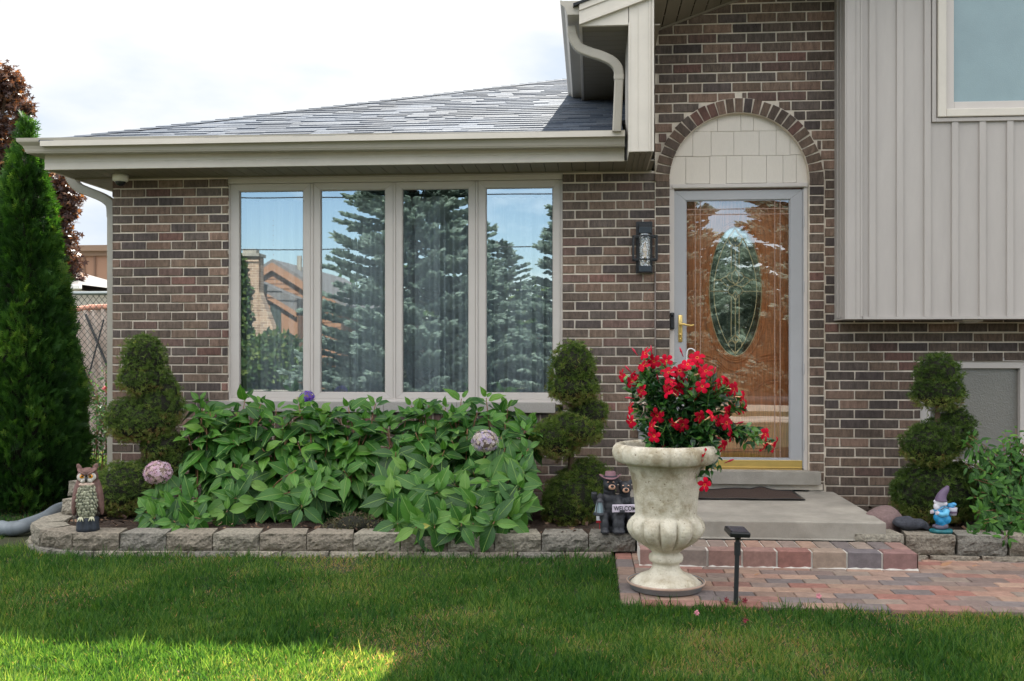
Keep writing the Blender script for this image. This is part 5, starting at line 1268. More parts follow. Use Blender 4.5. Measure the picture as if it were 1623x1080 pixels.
# light green drooping shrub at the right edge
M_astil = leaf_mat('bright_leaf', [(0, S(34, 70, 28)), (0.5, S(54, 98, 38)), (0.85, S(84, 132, 50)), (1, S(112, 156, 62))], 0.45, 0.35, (1.2, 1.3, 0.5), vein=S(128, 166, 92))
sht = []
for px, py in [(1540, 690), (1560, 705), (1592, 688), (1610, 680), (1580, 720), (1545, 735), (1620, 700), (1570, 750), (1600, 740), (1555, 780), (1535, 850), (1575, 800), (1610, 780), (1560, 830), (1600, 830), (1620, 850), (1590, 860), (1630, 740), (1640, 800), (1545, 760), (1585, 770), (1625, 815), (1570, 865), (1650, 690), (1660, 760), (1605, 712), (1588, 700), (1612, 865), (1550, 810), (1640, 850), (1670, 820), (1530, 700), (1565, 725), (1595, 800)]:
    Y = -0.75-(py-680)/190*0.5+random.uniform(-.08, .08); sht.append((at(px, py, Y), Vector((X(1625, -.8)+random.uniform(-.12, .12), -0.72+random.uniform(-.08, .08), .1))))
sht += [(a+Vector((random.uniform(-.09, .09), random.uniform(-.1, .05), random.uniform(-.07, .05))), b_) for a, b_ in list(sht)]
shrub('leafy_shrub', 'bright green shrub with narrow pointed leaves arching over the wall at the right edge', 'shrub', (X(1625, -.8), -.72, .1), sht, M_astil, size=0.072, tpl=leaf_tpl(2, 5, 0.42, curl=0.35), node=0.026, count=16, stemr=0.0025, droop=0.75)
# rose bush behind the fence corner
sht = []
for px, py in [(135, 585), (150, 600), (165, 590), (140, 620), (160, 630), (150, 650), (168, 655), (145, 670), (165, 690), (170, 620), (172, 680), (155, 700), (168, 580), (176, 640), (128, 600), (152, 625)]:
    Y = 1.9+random.uniform(-.2, .2); sht.append((at(px, py, Y), Vector((X(175, 1.9)+random.uniform(-.2, .1), 1.9, 0))))
ro = shrub('rose_bush', 'thin rose bush with light green leaves and pink blooms beside the chain link fence', 'bush', (X(175, 1.9), 1.9, 0), sht, M_astil, size=0.055, tpl=leaf_tpl(2, 4, 0.6), node=0.05, count=12, stemr=0.004)
def blob_flower(parent, c, r, stops, n=34, name='flower'):
    d = unit(rng.normal(size=(n, 3))); tv, tf, uv = leaf_tpl(2, 3, 0.9)
    return inst(name, tv, tf, uv, frames(unit(d+rng.normal(size=(n, 3))*.4), d, np.full(n, r)), np.array(c)+d*r*0.25, rng.random(n), leaf_mat('rose_petal', stops, 0.6, 0.35), parent)
for px, py in ((168, 617), (172, 621)): blob_flower(ro, at(px, py, 1.8), 0.035, [(0, S(214, 120, 124)), (1, S(240, 176, 176))])
# ================================================================== ORNAMENTS AND FITTINGS
# --- wall lantern
YL = -0.012; lp = at(1021, 391, YL)
la_ = thing('wall_lantern', 'black caged wall lantern with a seeded glass tube left of the front door', 'lantern', lp)
pl = MB(); pl.box(X(1008, 0), X(1034, 0), -0.022, -0.004, Z(1021, 434, 0), Z(1021, 352, 0)); pl.box(X(1013, -.1), X(1030, -.1), -0.10, -0.022, Z(1021, 362, -.06), Z(1021, 356, -.06))
pl.build('back_plate', M_black, la_, bevel=0.003)
yc = -0.10; hw_ = (X(1041, -.16)-X(1003.5, -.16))/2; xc = lp.x; cz0, cz1 = Z(1021, 411, -.16), Z(1021, 374, -.16)
cg = MB(); b_ = 0.0055
for z in (cz0, cz1):
    for s in (1, -1):
        cg.box(xc-hw_, xc+hw_, yc+s*0.06-b_, yc+s*0.06+b_, z-b_, z+b_)
        cg.box(xc+s*hw_-b_, xc+s*hw_+b_, yc-0.06+b_, yc+0.06-b_, z-b_+0.0004, z+b_-0.0004)
for sx in (1, -1):
    for sy in (1, -1): cg.box(xc+sx*(hw_-0.0002)-b_, xc+sx*(hw_-0.0002)+b_, yc+sy*0.06-b_+0.0003, yc+sy*0.06+b_-0.0003, cz0+b_, cz1-b_)
for s in (1, -1): cg.box(xc+s*0.048-0.003, xc+s*0.048+0.003, yc-0.004, yc+0.004, Z(1021, 432, yc), Z(1021, 364, yc))
cg.build('cage', M_black, la_, bevel=0.0015)
cp = MB()
cp.box(xc-0.044, xc+0.044, yc-0.044, yc+0.044, Z(1021, 371, yc), Z(1021, 361, yc))
cp2 = MB(); cp2.box(xc-0.044, xc+0.044, yc-0.044, yc+0.044, Z(1021, 432, yc), Z(1021, 422, yc))
M_tealm = mat('dark_teal_metal', S(36, 46, 54), 0.4); cp.build('cap', M_tealm, la_, bevel=0.004); cp2.build('cap', M_tealm, la_, bevel=0.004)
gt = MB(); gt.lathe([(0.040, Z(1021, 422, yc)), (0.0395, Z(1021, 371, yc))], 24, (xc, yc, 0), cap=False)
gt.build('glass_tube', glass_mat('seeded_glass', 0.22, (0.9, 0.92, 0.92), wave=0.006, ws=70), la_, smooth=True)
bl = MB(); bl.lathe([(0.006, Z(1021, 415, yc)), (0.013, Z(1021, 405, yc)), (0.014, Z(1021, 396, yc)), (0.006, Z(1021, 384, yc))], 12, (xc, yc, 0)); bl.build('bulb', mat('amber_bulb', S(206, 176, 140), 0.2), la_, smooth=True)
cb = MB(); cb.tube([(X(1038.5, -.02), -0.02, Z(1038, 430, 0)), (X(1038.5, -.02), -0.02, Z(1038, 640, 0))], 0.006, 8)
o = cb.build('wall_cable', mat('grey_cable', S(120, 110, 104), 0.6), smooth=True); tag(o, 'thin grey cable running down the brick from below the black lantern', 'cable')
# --- doorbell
db = thing('doorbell', 'narrow black doorbell camera on the frame left of the storm door handle', 'doorbell', at(1065.5, 509, 0.02))
m = MB(); c = at(1065.5, 509, 0.01); m.box(c.x-0.016, c.x+0.016, 0.004, 0.029, c.z-0.062, c.z+0.062); m.build('body', M_blackplastic, db, bevel=0.006)
m = MB(); m.lathe([(0.0, 0), (0.009, 0), (0.008, 0.003), (0.0, 0.003)], 20); m.v = [(c.x+v[0], 0.0035-v[2], c.z+0.036+v[1]) for v in m.v]; m.build('lens', mat('lens_glass', (0.01, 0.01, 0.015), 0.1), db)
m = MB(); m.lathe([(0.0, 0), (0.010, 0), (0.010, 0.002), (0.0, 0.002)], 20); m.v = [(c.x+v[0], 0.0035-v[2], c.z-0.034+v[1]) for v in m.v]; m.build('button', M_black, db)
# --- security camera
sc_ = thing('security_camera', 'white dome security camera under the eave at the left corner', 'camera', at(191, 272, -0.14))
c = at(191, 272, -0.14); m = MB(); m.lathe([(0.0, -0.052), (0.045, -0.052), (0.056, -0.044), (0.058, -0.02), (0.056, 0), (0, 0)], 32, (c.x, -0.14, ZS+0.002)); m.build('housing', mat('white_plastic', S(226, 222, 212), 0.4), sc_, smooth=True)
m = MB(); m.ell((c.x, -0.14, ZS-0.05), (0.038, 0.038, 0.034), n=24, m=12); m.build('dome', mat('smoked_dome', (0.012, 0.013, 0.016), 0.06), sc_, smooth=True)
# --- outlet box and pipe on the wall behind the flowers
ob = thing('outlet_box', 'grey weatherproof outlet box on the brick behind the red flowers', 'outlet box', at(1020, 680, -0.03))
m = MB(); m.box(X(1010, -.05), X(1034, -.05), -0.06, -0.004, Z(1020, 684, -.05), Z(1020, 668, -.05)); m.build('cover', mat('grey_plastic', S(128, 136, 142), 0.5), ob, bevel=0.006)
m = MB(); m.box(X(1012, -.05), X(1033, -.05), -0.045, -0.004, Z(1020, 700, -.05), Z(1020, 684.5, -.05)); m.build('housing', mat('grey_metal', S(138, 138, 138), 0.5, metal=0.3), ob, bevel=0.004)
# --- fallen downspout extension
dp = thing('drain_pipe', 'grey corrugated drain pipe lying on the lawn at the far left', 'pipe', gnd(40, 835))
p0, p1, p2, p3, p4 = gnd(2, 838, .05), gnd(22, 838, .055), gnd(40, 834, .065), gnd(72, 822, .075), gnd(100, 806, .075)
path = smooth_path([p0, p1, p2, p3, p4, p4+Vector((0.12, 0.35, 0))], 20)
m = MB(); rs_ = [0.046+0.0055*(i % 2)*(1 if i > 14 else 0.0) for i in range(len(path))]
for i in range(12): rs_[i] = 0.056-0.012*(i/12)
m.tube(path, rs_, 20, cap=False); o = m.build('corrugated_tube', mat('grey_vinyl', S(112, 120, 126), 0.5, noise_s=8, noise_a=0.1), dp, smooth=True); q = o.modifiers.new('t', 'SOLIDIFY'); q.thickness = 0.004
# --- rocks right of the stoop
rk_ = MB(); c = at(1402, 815, -1.0); rk_.ell((c.x, -0.98, 0.17), (0.115, 0.12, 0.125), n=28, m=18)
rk_.v = [tuple(Vector(v)+(Vector(v)-Vector((c.x, -.98, .17)))*0.18*noise.noise(Vector(v)*9)) for v in rk_.v]
o = rk_.build('boulder', mat('red_granite', S(112, 92, 90), 0.9, noise_s=60, noise_a=0.35, bump=0.003, bump_s=90), smooth=True); tag(o, 'rounded purplish granite boulder beside the right side of the concrete stoop', 'rock')
rk_ = MB()
for px, py, a, b_, c_ in ((1438, 829, .085, .07, .04), (1452, 832, .075, .06, .035), (1463, 836, .04, .05, .02)):
    c = at(px, py, -1.12); rk_.ell(tuple(c), (a, b_, c_), n=18, m=10)
rk_.v = [tuple(Vector(v)+Vector((0.014*noise.noise(Vector(v)*25), 0, 0.02*noise.noise(Vector(v)*22+Vector((5, 0, 0)))))) for v in rk_.v]
o = rk_.build('lava_rock', mat('dark_rock', S(56, 58, 66), 0.85, noise_s=40, noise_a=0.4, bump=0.006, bump_s=60), smooth=True, remesh=0.008); tag(o, 'low dark rough rock on the block wall between boulder and gnome', 'rock')

# --- solar stake light
YS_ = gnd(1168, 966).y; c = at(1168, 845, YS_)
sl = thing('solar_stake_light', 'black solar stake light with a tilted square head standing before the brick step', 'garden light', (c.x, YS_, 0))
m = MB(); m.tube([(c.x-0.008, YS_, -0.05), (c.x+0.002, YS_, Z(1168, 872, YS_))], 0.0115, 10); m.tube([(c.x+0.002, YS_, Z(1168, 880, YS_)), (c.x+0.003, YS_, Z(1168, 860, YS_))], 0.016, 10); m.tube([(c.x+0.003, YS_, Z(1168, 862, YS_)), (c.x+0.004, YS_, Z(1168, 850, YS_))], 0.011, 8); m.build('post', M_black, sl, smooth=False)
m = MB(); m.ell((c.x+0.004, YS_, Z(1168, 852, YS_)), (0.016, 0.016, 0.016)); m.build('swivel', M_blackplastic, sl, smooth=True)
m = MB(); zz = Z(1168, 844, YS_); m.box(-0.052, 0.052, -0.045, 0.045, -0.014, 0.012); Mr = Euler((R(12), R(4), R(14))).to_matrix(); m.v = [tuple(Mr @ Vector(v)+Vector((c.x+0.001, YS_-0.005, zz+0.004))) for v in m.v]; hd_ = m.build('lamp_head', M_blackplastic, sl, bevel=0.006)
m = MB(); m.box(-0.042, 0.042, -0.036, 0.036, 0.0125, 0.0135); m.v = [tuple(Mr @ Vector(v)+Vector((c.x+0.001, YS_-0.005, zz+0.004))) for v in m.v]; m.build('solar_panel', mat('solar_cell', S(30, 32, 40), 0.15), hd_)

# ---------------------------------------------------------------- urn and saucer
UC = gnd(1055.5, 940); UX, UY = UC.x, UC.y
su = thing('plant_saucer', 'round grey plastic saucer with a dark rim under the big cream urn', 'saucer', (UX, UY, 0.022))
m = MB(); m.lathe([(0.0, 0.024), (0.172, 0.024), (0.182, 0.028), (0.188, 0.050), (0.199, 0.055), (0.203, 0.066), (0.196, 0.069), (0.190, 0.058), (0.180, 0.036), (0.0, 0.034)], 64, (UX, UY, 0)); m.build('saucer', mat('grey_saucer', S(128, 130, 132), 0.6, noise_s=9, noise_a=0.2), su, smooth=True)
m = MB(); m.lathe([(0.187, 0.060), (0.199, 0.0695), (0.203, 0.0665), (0.2, 0.058)], 64, (UX, UY, 0), cap=False, fn=lambda r, z, a, j: r+0.0012); m.build('rim', mat('stained_rim', S(166, 142, 126), 0.8, noise_s=9, noise_a=0.3), su, smooth=True)
m = MB(); m.lathe([(0.0, 0.05), (0.18, 0.05)], 40, (UX, UY, 0), cap=False); m.build('wet_soil', mat('wet_soil', S(40, 36, 30), 0.6), su)
ur = thing('garden_urn', 'large weathered cream stone urn standing in a saucer on the pavers', 'urn', (UX, UY, 0.035))
def gad(n, amp):
    return lambda a: amp*(abs(math.cos(n*a/2))**0.55-0.45)
G = gad(14, 1.0)
prof = [(0.0, .036), (0.150, .036), (0.181, .040), (0.186, .052), (0.182, .064), (0.170, .072), (0.166, .078), (0.160, .088), (0.140, .106), (0.112, .120), (0.092, .132), (0.078, .150), (0.070, .170), (0.069, .190), (0.074, .198), (0.084, .202), (0.088, .212), (0.089, .224), (0.085, .236), (0.076, .242), (0.071, .250),
        (0.078, .262), (0.094, .280), (0.120, .304), (0.146, .328), (0.166, .354), (0.180, .380), (0.188, .405), (0.190, .428), (0.186, .448), (0.176, .462), (0.163, .470), (0.158, .478), (0.160, .500), (0.166, .560), (0.173, .610), (0.184, .660), (0.200, .694), (0.214, .706), (0.236, .708), (0.256, .714), (0.268, .728), (0.272, .744), (0.266, .760), (0.252, .770), (0.238, .772), (0.224, .766), (0.214, .750), (0.200, .700), (0.0, .700)]
def ufn(r, z, a, j):
    if 0.255 < z < 0.472:
        e = min(1, (z-0.255)/0.09)*min(1, (0.475-z)/0.04); return r*(1+0.25*e*(abs(math.cos(6*a))**0.42-0.74))
    if 0.705 < z < 0.771 and r > 0.225: return r+0.015*(abs(math.cos(15*a))**0.5-0.5)
    if 0.055 < z < 0.10 and r > 0.15: return r+0.004*(abs(math.cos(18*a))**0.6-0.5)
    return r
# refine profile
pf = []
for (r0, z0), (r1, z1) in zip(prof[:-1], prof[1:]):
    k = max(1, int(math.hypot(r1-r0, z1-z0)/0.008)) if r0 > 0 and r1 > 0 else 1
    for i in range(k): pf.append((r0+(r1-r0)*i/k, z0+(z1-z0)*i/k))
pf.append(prof[-1])
m = MB(); m.lathe(pf, 168, (UX, UY, 0), fn=ufn)
m.v = [(v[0], v[1], float(np.interp(v[2], [0, .036, .15, .19, .22, .25, .428, .478, .70, .744, .772], [0, .034, .125, .155, .186, .212, .347, .412, .668, .736, .778]))) for v in m.v]
M_urn = bpy.data.materials.new('weathered_cream_stone'); M_urn.use_nodes = True; nt = M_urn.node_tree; b = nt.nodes['Principled BSDF']; b.inputs['Roughness'].default_value = 0.85
def nd(t, **k):
    n = nt.nodes.new(t)
    for a, v in k.items(): setattr(n, a, v)
    return n
tc = nd('ShaderNodeTexCoord'); n1 = nd('ShaderNodeTexNoise'); n1.inputs['Scale'].default_value = 7; n1.inputs['Detail'].default_value = 10; n1.inputs['Roughness'].default_value = .65
n2 = nd('ShaderNodeTexNoise'); n2.inputs['Scale'].default_value = 90; n2.inputs['Detail'].default_value = 3
r1 = nd('ShaderNodeValToRGB'); r1.color_ramp.elements[0].position = .36; r1.color_ramp.elements[0].color = (*S(150, 137, 112), 1); r1.color_ramp.elements[1].position = .6; r1.color_ramp.elements[1].color = (*S(204, 197, 180), 1)
r2 = nd('ShaderNodeValToRGB'); r2.color_ramp.elements[0].position = .27; r2.color_ramp.elements[0].color = (1, 1, 1, 1); r2.color_ramp.elements[1].position = .34; r2.color_ramp.elements[1].color = (0, 0, 0, 1)
mx = nd('ShaderNodeMixRGB'); mx.inputs[2].default_value = (*S(122, 106, 84), 1)
n3 = nd('ShaderNodeTexNoise'); n3.inputs['Scale'].default_value = 13; n3.inputs['Detail'].default_value = 6; r3 = nd('ShaderNodeValToRGB'); r3.color_ramp.elements[0].position = .56; r3.color_ramp.elements[1].position = .68; mx2 = nd('ShaderNodeMixRGB'); mx2.inputs[2].default_value = (*S(204, 196, 176), 1)
bp = nd('ShaderNodeBump'); bp.inputs['Distance'].default_value = .004
for n_ in (n1, n2, n3): nt.links.new(tc.outputs['Object'], n_.inputs[0])
nt.links.new(n1.outputs[0], r1.inputs[0]); nt.links.new(n2.outputs[0], r2.inputs[0]); nt.links.new(n3.outputs[0], r3.inputs[0]); nt.links.new(r3.outputs[0], mx2.inputs[0]); nt.links.new(r1.outputs[0], mx2.inputs[1]); nt.links.new(mx2.outputs[0], mx.inputs[1]); nt.links.new(r2.outputs[0], mx.inputs[0]); nt.links.new(mx.outputs[0], b.inputs['Base Color'])
ad = nd('ShaderNodeMath', operation='ADD'); nt.links.new(n2.outputs[0], ad.inputs[0]); nt.links.new(n3.outputs[0], ad.inputs[1]); nt.links.new(ad.outputs[0], bp.inputs['Height']); nt.links.new(bp.outputs[0], b.inputs['Normal'])
m.build('vessel', M_urn, ur, smooth=True)
m = MB(); m.lathe([(0.0, .742), (0.15, .745), (0.212, .738)], 40, (UX, UY, 0), cap=False, fn=lambda r, z, a, j: r); m.build('potting_soil', M_soil, ur)

# ---------------------------------------------------------------- red flowering vine in the urn
mv = thing('flowering_vine', 'trailing plant with many red trumpet flowers growing out of the cream urn', 'plant', (UX, UY, 0.74))
FL = [(185,45),(245,100),(180,125),(330,95),(25,195),(95,230),(130,205),(160,300),(85,420),(85,510),(265,470),(230,540),(245,610),(380,530),(440,535),(345,175),(420,165),(330,270),(400,290),(475,120),(540,75),(535,110),(600,165),(640,210),(575,270),(520,320),(690,260),(735,240),(750,300),(790,290),(850,345),(830,420),(870,410),(745,450),(555,480),(640,475),(700,510),(740,520),(775,610),(715,680),(585,745),(515,770),(590,945),(1005,600),(1005,680),(1068,675),(350,300),(430,240),(570,180),(660,280),(760,260),(625,240),(360,240)]
TO = lambda a, b: (980+a/4.319, 550+b/4.319)
root = Vector((UX, UY, 0.74))
def flower_tpl(spread=1.0):
    vs, fs, uv = [], [], []
    # trumpet tube along +Y, five rounded overlapping petals at its mouth
    nseg = 10; tubep = [(0.05, -1.0), (0.06, -0.75), (0.13, -0.45), (0.17, -0.12), (0.22, 0.0)]
    for r, y in tubep:
        for k in range(nseg): a = 2*math.pi*k/nseg; vs.append((r*math.cos(a), y, r*math.sin(a))); uv.append((0.0 if y < -0.3 else 0.5, 0))
    for j in range(len(tubep)-1):
        for k in range(nseg): fs.append((j*nseg+k, j*nseg+(k+1) % nseg, (j+1)*nseg+(k+1) % nseg, (j+1)*nseg+k))
    for p in range(5):
        a0 = 2*math.pi*p/5+math.pi/2; pr = [(0.12, 0.10, 0.0), (0.45, 0.30, 0.12), (0.78, 0.38, 0.13), (1.0, 0.26, 0.02), (1.07, 0.02, -0.05)]; b = len(vs)
        for r, w, y in pr:
            for s in (-1, -0.35, 0.35, 1):
                tw = 0.09*s*(r); ca, sa = math.cos(a0), math.sin(a0)
                x = r*ca-s*w*sa; z = r*sa+s*w*ca; vs.append((x*spread, y-0.05*abs(s)*r+tw-(1-spread)*-r*0.6, z*spread)); uv.append((1.0, r))
        for j in range(4):
            for k in range(3): fs.append((b+j*4+k, b+j*4+k+1, b+(j+1)*4+k+1, b+(j+1)*4+k))
    return vs, fs, uv
M_red = bpy.data.materials.new('red_petal'); M_red.use_nodes = True; nt = M_red.node_tree; b = nt.nodes['Principled BSDF']; b.inputs['Roughness'].default_value = 0.7; b.inputs['Specular IOR Level'].default_value = 0.15
a_ = nd('ShaderNodeAttribute', attribute_name='lf'); sp_ = nd('ShaderNodeSeparateXYZ'); rr = nd('ShaderNodeValToRGB'); e_ = rr.color_ramp.elements
e_[0].position = 0.0; e_[0].color = (*S(232, 190, 150), 1); e_[1].position = 1.0; e_[1].color = (*S(186, 2, 46), 1); e2 = e_.new(0.45); e2.color = (*S(196, 30, 40), 1)
hs_ = nd('ShaderNodeHueSaturation'); mr_ = nd('ShaderNodeMapRange'); mr_.inputs[3].default_value = 0.7; mr_.inputs[4].default_value = 1.15
rc = nd('ShaderNodeValToRGB'); rc.color_ramp.elements[0].position = 0.14; rc.color_ramp.elements[0].color = (*S(236, 120, 70), 1); rc.color_ramp.elements[1].position = 0.24; rc.color_ramp.elements[1].color = (*S(188, 2, 44), 1)
mx = nd('ShaderNodeMixRGB'); gt_ = nd('ShaderNodeMath', operation='GREATER_THAN'); gt_.inputs[1].default_value = 0.9
nt.links.new(a_.outputs['Vector'], sp_.inputs[0]); nt.links.new(sp_.outputs[1], rr.inputs[0]); nt.links.new(sp_.outputs[2], rc.inputs[0]); nt.links.new(sp_.outputs[1], gt_.inputs[0]); nt.links.new(gt_.outputs[0], mx.inputs[0]); nt.links.new(rr.outputs[0], mx.inputs[1]); nt.links.new(rc.outputs[0], mx.inputs[2])
nt.links.new(sp_.outputs[0], mr_.inputs[0]); nt.links.new(mr_.outputs[0], hs_.inputs['Value']); nt.links.new(mx.outputs[0], hs_.inputs['Color']); nt.links.new(hs_.outputs[0], b.inputs['Base Color'])
t_ = nd('ShaderNodeBsdfTranslucent'); nt.links.new(hs_.outputs[0], t_.inputs[0]); mm_ = nd('ShaderNodeMixShader'); mm_.inputs[0].default_value = .2; nt.links.new(b.outputs[0], mm_.inputs[1]); nt.links.new(t_.outputs[0], mm_.inputs[2]); nt.links.new(mm_.outputs[0], nt.nodes['Material Output'].inputs[0])
sm_ = MB(); cen = at(1085, 640, UY); tv, tf, uv = flower_tpl()
for a, b_ in FL:
    px, py = TO(a, b_); dpt = random.uniform(-0.21, -0.06); 
    p = at(px, py, UY+dpt); o_ = (p-cen); dr = Vector((o_.x*1.6, -0.16-random.random()*0.16, o_.z*0.7+0.02))
    dr = (dr.normalized()+Vector(rng.normal(size=3))*0.35).normalized()
    if dr.y > -0.1: dr.y = -0.25; dr.normalize()
    sz = random.uniform(0.033, 0.042)
    inst('flower', tv, tf, uv, frames(np.array([dr]), np.array([unit(rng.normal(size=3))]), [sz]), np.array([p]), [random.random()], M_red, mv, smooth=True)
    q = p-dr*sz; sm_.tube([q, q-dr*0.03+Vector((0, 0, -0.01)), q.lerp(cen, 0.3)+Vector((0, 0, -0.02))], 0.0015, 5)
# closed buds
M_bud = mat('red_bud', S(196, 40, 72), 0.5)
for a, b_, dx, dz in ((75, 350, -1, .15), (65, 150, -.7, .8), (110, 30, -.6, .8), (225, 20, -.1, 1), (430, 30, -.4, 1), (660, 165, .2, 1), (830, 520, 1, .3), (690, 625, -.2, .1), (830, 615, .8, .1), (765, 780, .8, .4), (615, 855, -.2, .7), (290, 520, -.3, .4), (310, 680, -.2, -.2), (270, 215, -.2, .9), (455, 245, .2, .8)):
    p = at(*TO(a, b_), UY-0.08); d = Vector((dx, -0.3, dz)).normalized(); bv = MB(); bv.tube([p-d*0.032, p-d*0.012, p, p+d*0.012, p+d*0.024], [0.0018, 0.0028, 0.0055, 0.0045, 0.0008], 8); bv.build('bud', M_bud, mv, smooth=True)
# leafy stems
tv, tf, uv = leaf_tpl(2, 6, 0.52, curl=0.12, fold=0.2)
Ms, Ts, Rs = [], [], []
tips = [TO(a, b_) for a, b_ in FL]+[TO(a, b_) for a, b_ in ((150, 110), (230, 210), (210, 260), (300, 380), (470, 330), (480, 250), (560, 360), (640, 380), (420, 640), (530, 620), (600, 700), (650, 760), (630, 830), (700, 860), (640, 900), (860, 650), (900, 690), (940, 670), (690, 760), (560, 560), (300, 600), (330, 640), (220, 690), (480, 400), (400, 440), (340, 440), (250, 330), (200, 400), (720, 380), (700, 580), (640, 600), (480, 700), (400, 720), (140, 150), (440, 200), (520, 520), (430, 480), (360, 420), (560, 640), (620, 540))]
for px, py in tips:
    p = at(px, py, UY+random.uniform(-0.15, 0.06)); rt = root+Vector((random.uniform(-.1, .13)+(0.08 if px > 1100 else 0), random.uniform(-.1, .08), 0.0))
    if py > 735 or px > 1170: rt = Vector((at(1120, 700, UY).x, UY-0.1, 0.80)) if px < 1150 else Vector((at(1135, 690, UY).x, UY-0.08, 0.82))
    mid = rt.lerp(p, 0.5)+Vector((0, 0, 0.05)); path = smooth_path([rt, mid, p], 8); sm_.tube(path, 0.0018, 5)
    L = (p-rt).length; nn_ = max(3, int(L/0.022))
    for k in range(nn_):
        f = (k+0.5)/nn_*0.93*(len(path)-1); i = int(f); q = path[i].lerp(path[min(i+1, len(path)-1)], f-i); ax = (path[min(i+1, len(path)-1)]-path[max(0, i-1)]).normalized(); ph = random.uniform(0, math.pi)
        for s in (0, math.pi):
            u_ = ax.cross(Vector((0.1, 1, 0.2))).normalized(); w_ = ax.cross(u_); o_ = u_*math.cos(ph+s)+w_*math.sin(ph+s)
            dd = (o_*0.9+ax*0.65+Vector((0, -0.15, -0.05))+Vector(rng.normal(size=3))*0.2).normalized(); nv = (Vector((0, -0.6, 0.8))+ax*0.3+Vector(rng.normal(size=3))*0.3).normalized()
            Ms.append((dd, nv, random.uniform(0.036, 0.062))); Ts.append(q); Rs.append(random.random()*0.75+0.25*(k/nn_))
M_vine = leaf_mat('glossy_vine_leaf', [(0, S(24, 52, 28)), (0.6, S(40, 82, 40)), (0.9, S(78, 126, 54)), (1, S(112, 156, 64))], 0.28, 0.2, (1.2, 1.3, 0.5), spec=0.6)
inst('foliage', tv, tf, uv, frames(np.array([m_[0] for m_ in Ms]), np.array([m_[1] for m_ in Ms]), [m_[2] for m_ in Ms]), np.array(Ts), Rs, M_vine, mv, smooth=True)
sm_.build('stems', mat('green_stem', S(92, 132, 58), 0.6), mv, smooth=True)
# hook support behind the plant
hk = MB(); hk.tube(smooth_path([at(1089, 700, UY+.05), at(1088.5, 600, UY+.05), at(1089, 560, UY+.05), at(1094, 553, UY+.05), at(1101, 556, UY+.05), at(1102, 562, UY+.05)], 5), 0.0035, 6)
o = hk.build('plant_stake', mat('pale_stake', S(206, 208, 208), 0.4), smooth=True); tag(o, 'pale curved metal hook stake rising out of the red flowers', 'stake')
# fallen petals
tv, tf, uv = flower_tpl(0.7)
for (px, py), lab in (((1152, 951), 'dark fallen red flower on the pavers just left of the black stake light'), ((1181, 952), 'dark fallen red flower on the pavers just right of the black stake light'), ((1298, 945), 'small shrivelled pinkish flower lying farther right on the pavers'), ((1104, 972), 'pale pink fallen flower in the grass below the urn saucer'), ((1182, 983), 'dark red fallen flower in the grass below the stake light')):
    g_ = gnd(px, py, 0.035 if py < 960 else 0.045)
    o = inst('fallen_flower', tv, tf, uv, frames(np.array([[random.uniform(-1, 1), -0.5, 0.25]]), np.array([[0.3, 0.2, 1.0]]), [0.02]), np.array([g_]), [0.0], M_red); o.data.materials[0] = mat('wilted_petal', S(110, 20, 40) if 'dark' in lab else S(188, 120, 130), 0.7)
    tag(o, lab, 'flower', 'fallen red flowers')
tv, tf, uv = leaf_tpl(2, 4, 0.6, curl=-0.3)
for (px, py), lab in (((1490, 897), 'curled dry brown leaf on the pavers at the foot of the wall below the gnome'), ((1540, 898), 'small tan dry leaf on the pavers right of the curled brown leaf'), ((1195, 912), 'small orange dry leaf on the pavers in front of the brick step')):
    o = inst('dry_leaf', tv, tf, uv, frames(np.array([[1, random.uniform(-.3, .3), 0.1]]), np.array([[0, -0.3, 1.0]]), [0.07 if px == 1490 else 0.03]), np.array([gnd(px, py, 0.04)]), [0.5], mat('dry_leaf', S(150, 112, 84), 0.8)); tag(o, lab, 'leaf')

# ---------------------------------------------------------------- statues
def P2(name_mb, *a): pass
# owl
oc = Vector((X(139, -1.40), -1.40, 0.137)); ow = thing('owl_statue', 'reddish brown owl statue on a dark stump, on the left end of the wall', 'statue', oc, R(20))
M_owl = mat('owl_brown_paint', S(108, 80, 74), 0.75, noise_s=26, noise_a=0.3, bump=0.004, bump_s=60)
M_owlc = attr_mat('owl_breast_paint', 0.8, 0.35, 60, bump=0.002, bump_s=150)
lo = dict(world=False)
m = MB()
m.ell((0, 0.01, 0.22), (0.076, 0.062, 0.14)); m.ell((0, 0.0, 0.335), (0.064, 0.056, 0.058)); m.ell((0.0, 0.005, 0.285), (0.062, 0.055, 0.06))
for s in (1, -1):
    m.ell((s*0.068, 0.012, 0.205), (0.024, 0.045, 0.118), (0, s*R(-7), 0)); m.ell((s*0.046, -0.012, 0.392), (0.0155, 0.012, 0.030), (0, s*R(24), 0)); m.ell((s*0.034, -0.03, 0.372), (0.026, 0.018, 0.012), (0, s*R(-28), 0))
m.ell((0, 0.05, 0.12), (0.04, 0.02, 0.08))
m.build('body', M_owl, ow, smooth=True, remesh=0.004, **lo)
m = MB()
m.ell((0, -0.014, 0.185), (0.062, 0.056, 0.125), n=28, m=20, col=S(96, 102, 92))
for r in range(12):
    for k in range(-4, 5):
        z = 0.085+r*0.018; a = (k+0.5*(r % 2))*0.30+random.uniform(-.09, .09); z += random.uniform(-.004, .004); w = math.sqrt(max(0.05, 1-((z-0.185)/0.128)**2)); cxx = 0.062*w*math.sin(a); cyy = -0.014-0.056*w*math.cos(a)
        if abs(a) < 1.35: g_ = random.uniform(0.55, 1.2); m.ell((cxx, cyy-0.002, z), (0.0105, 0.006, 0.012), (R(18), 0, a*-0.9), n=8, m=6, col=tuple(v*g_ for v in S(158, 158, 136)))
m.build('breast', M_owlc, ow, smooth=True, **lo)
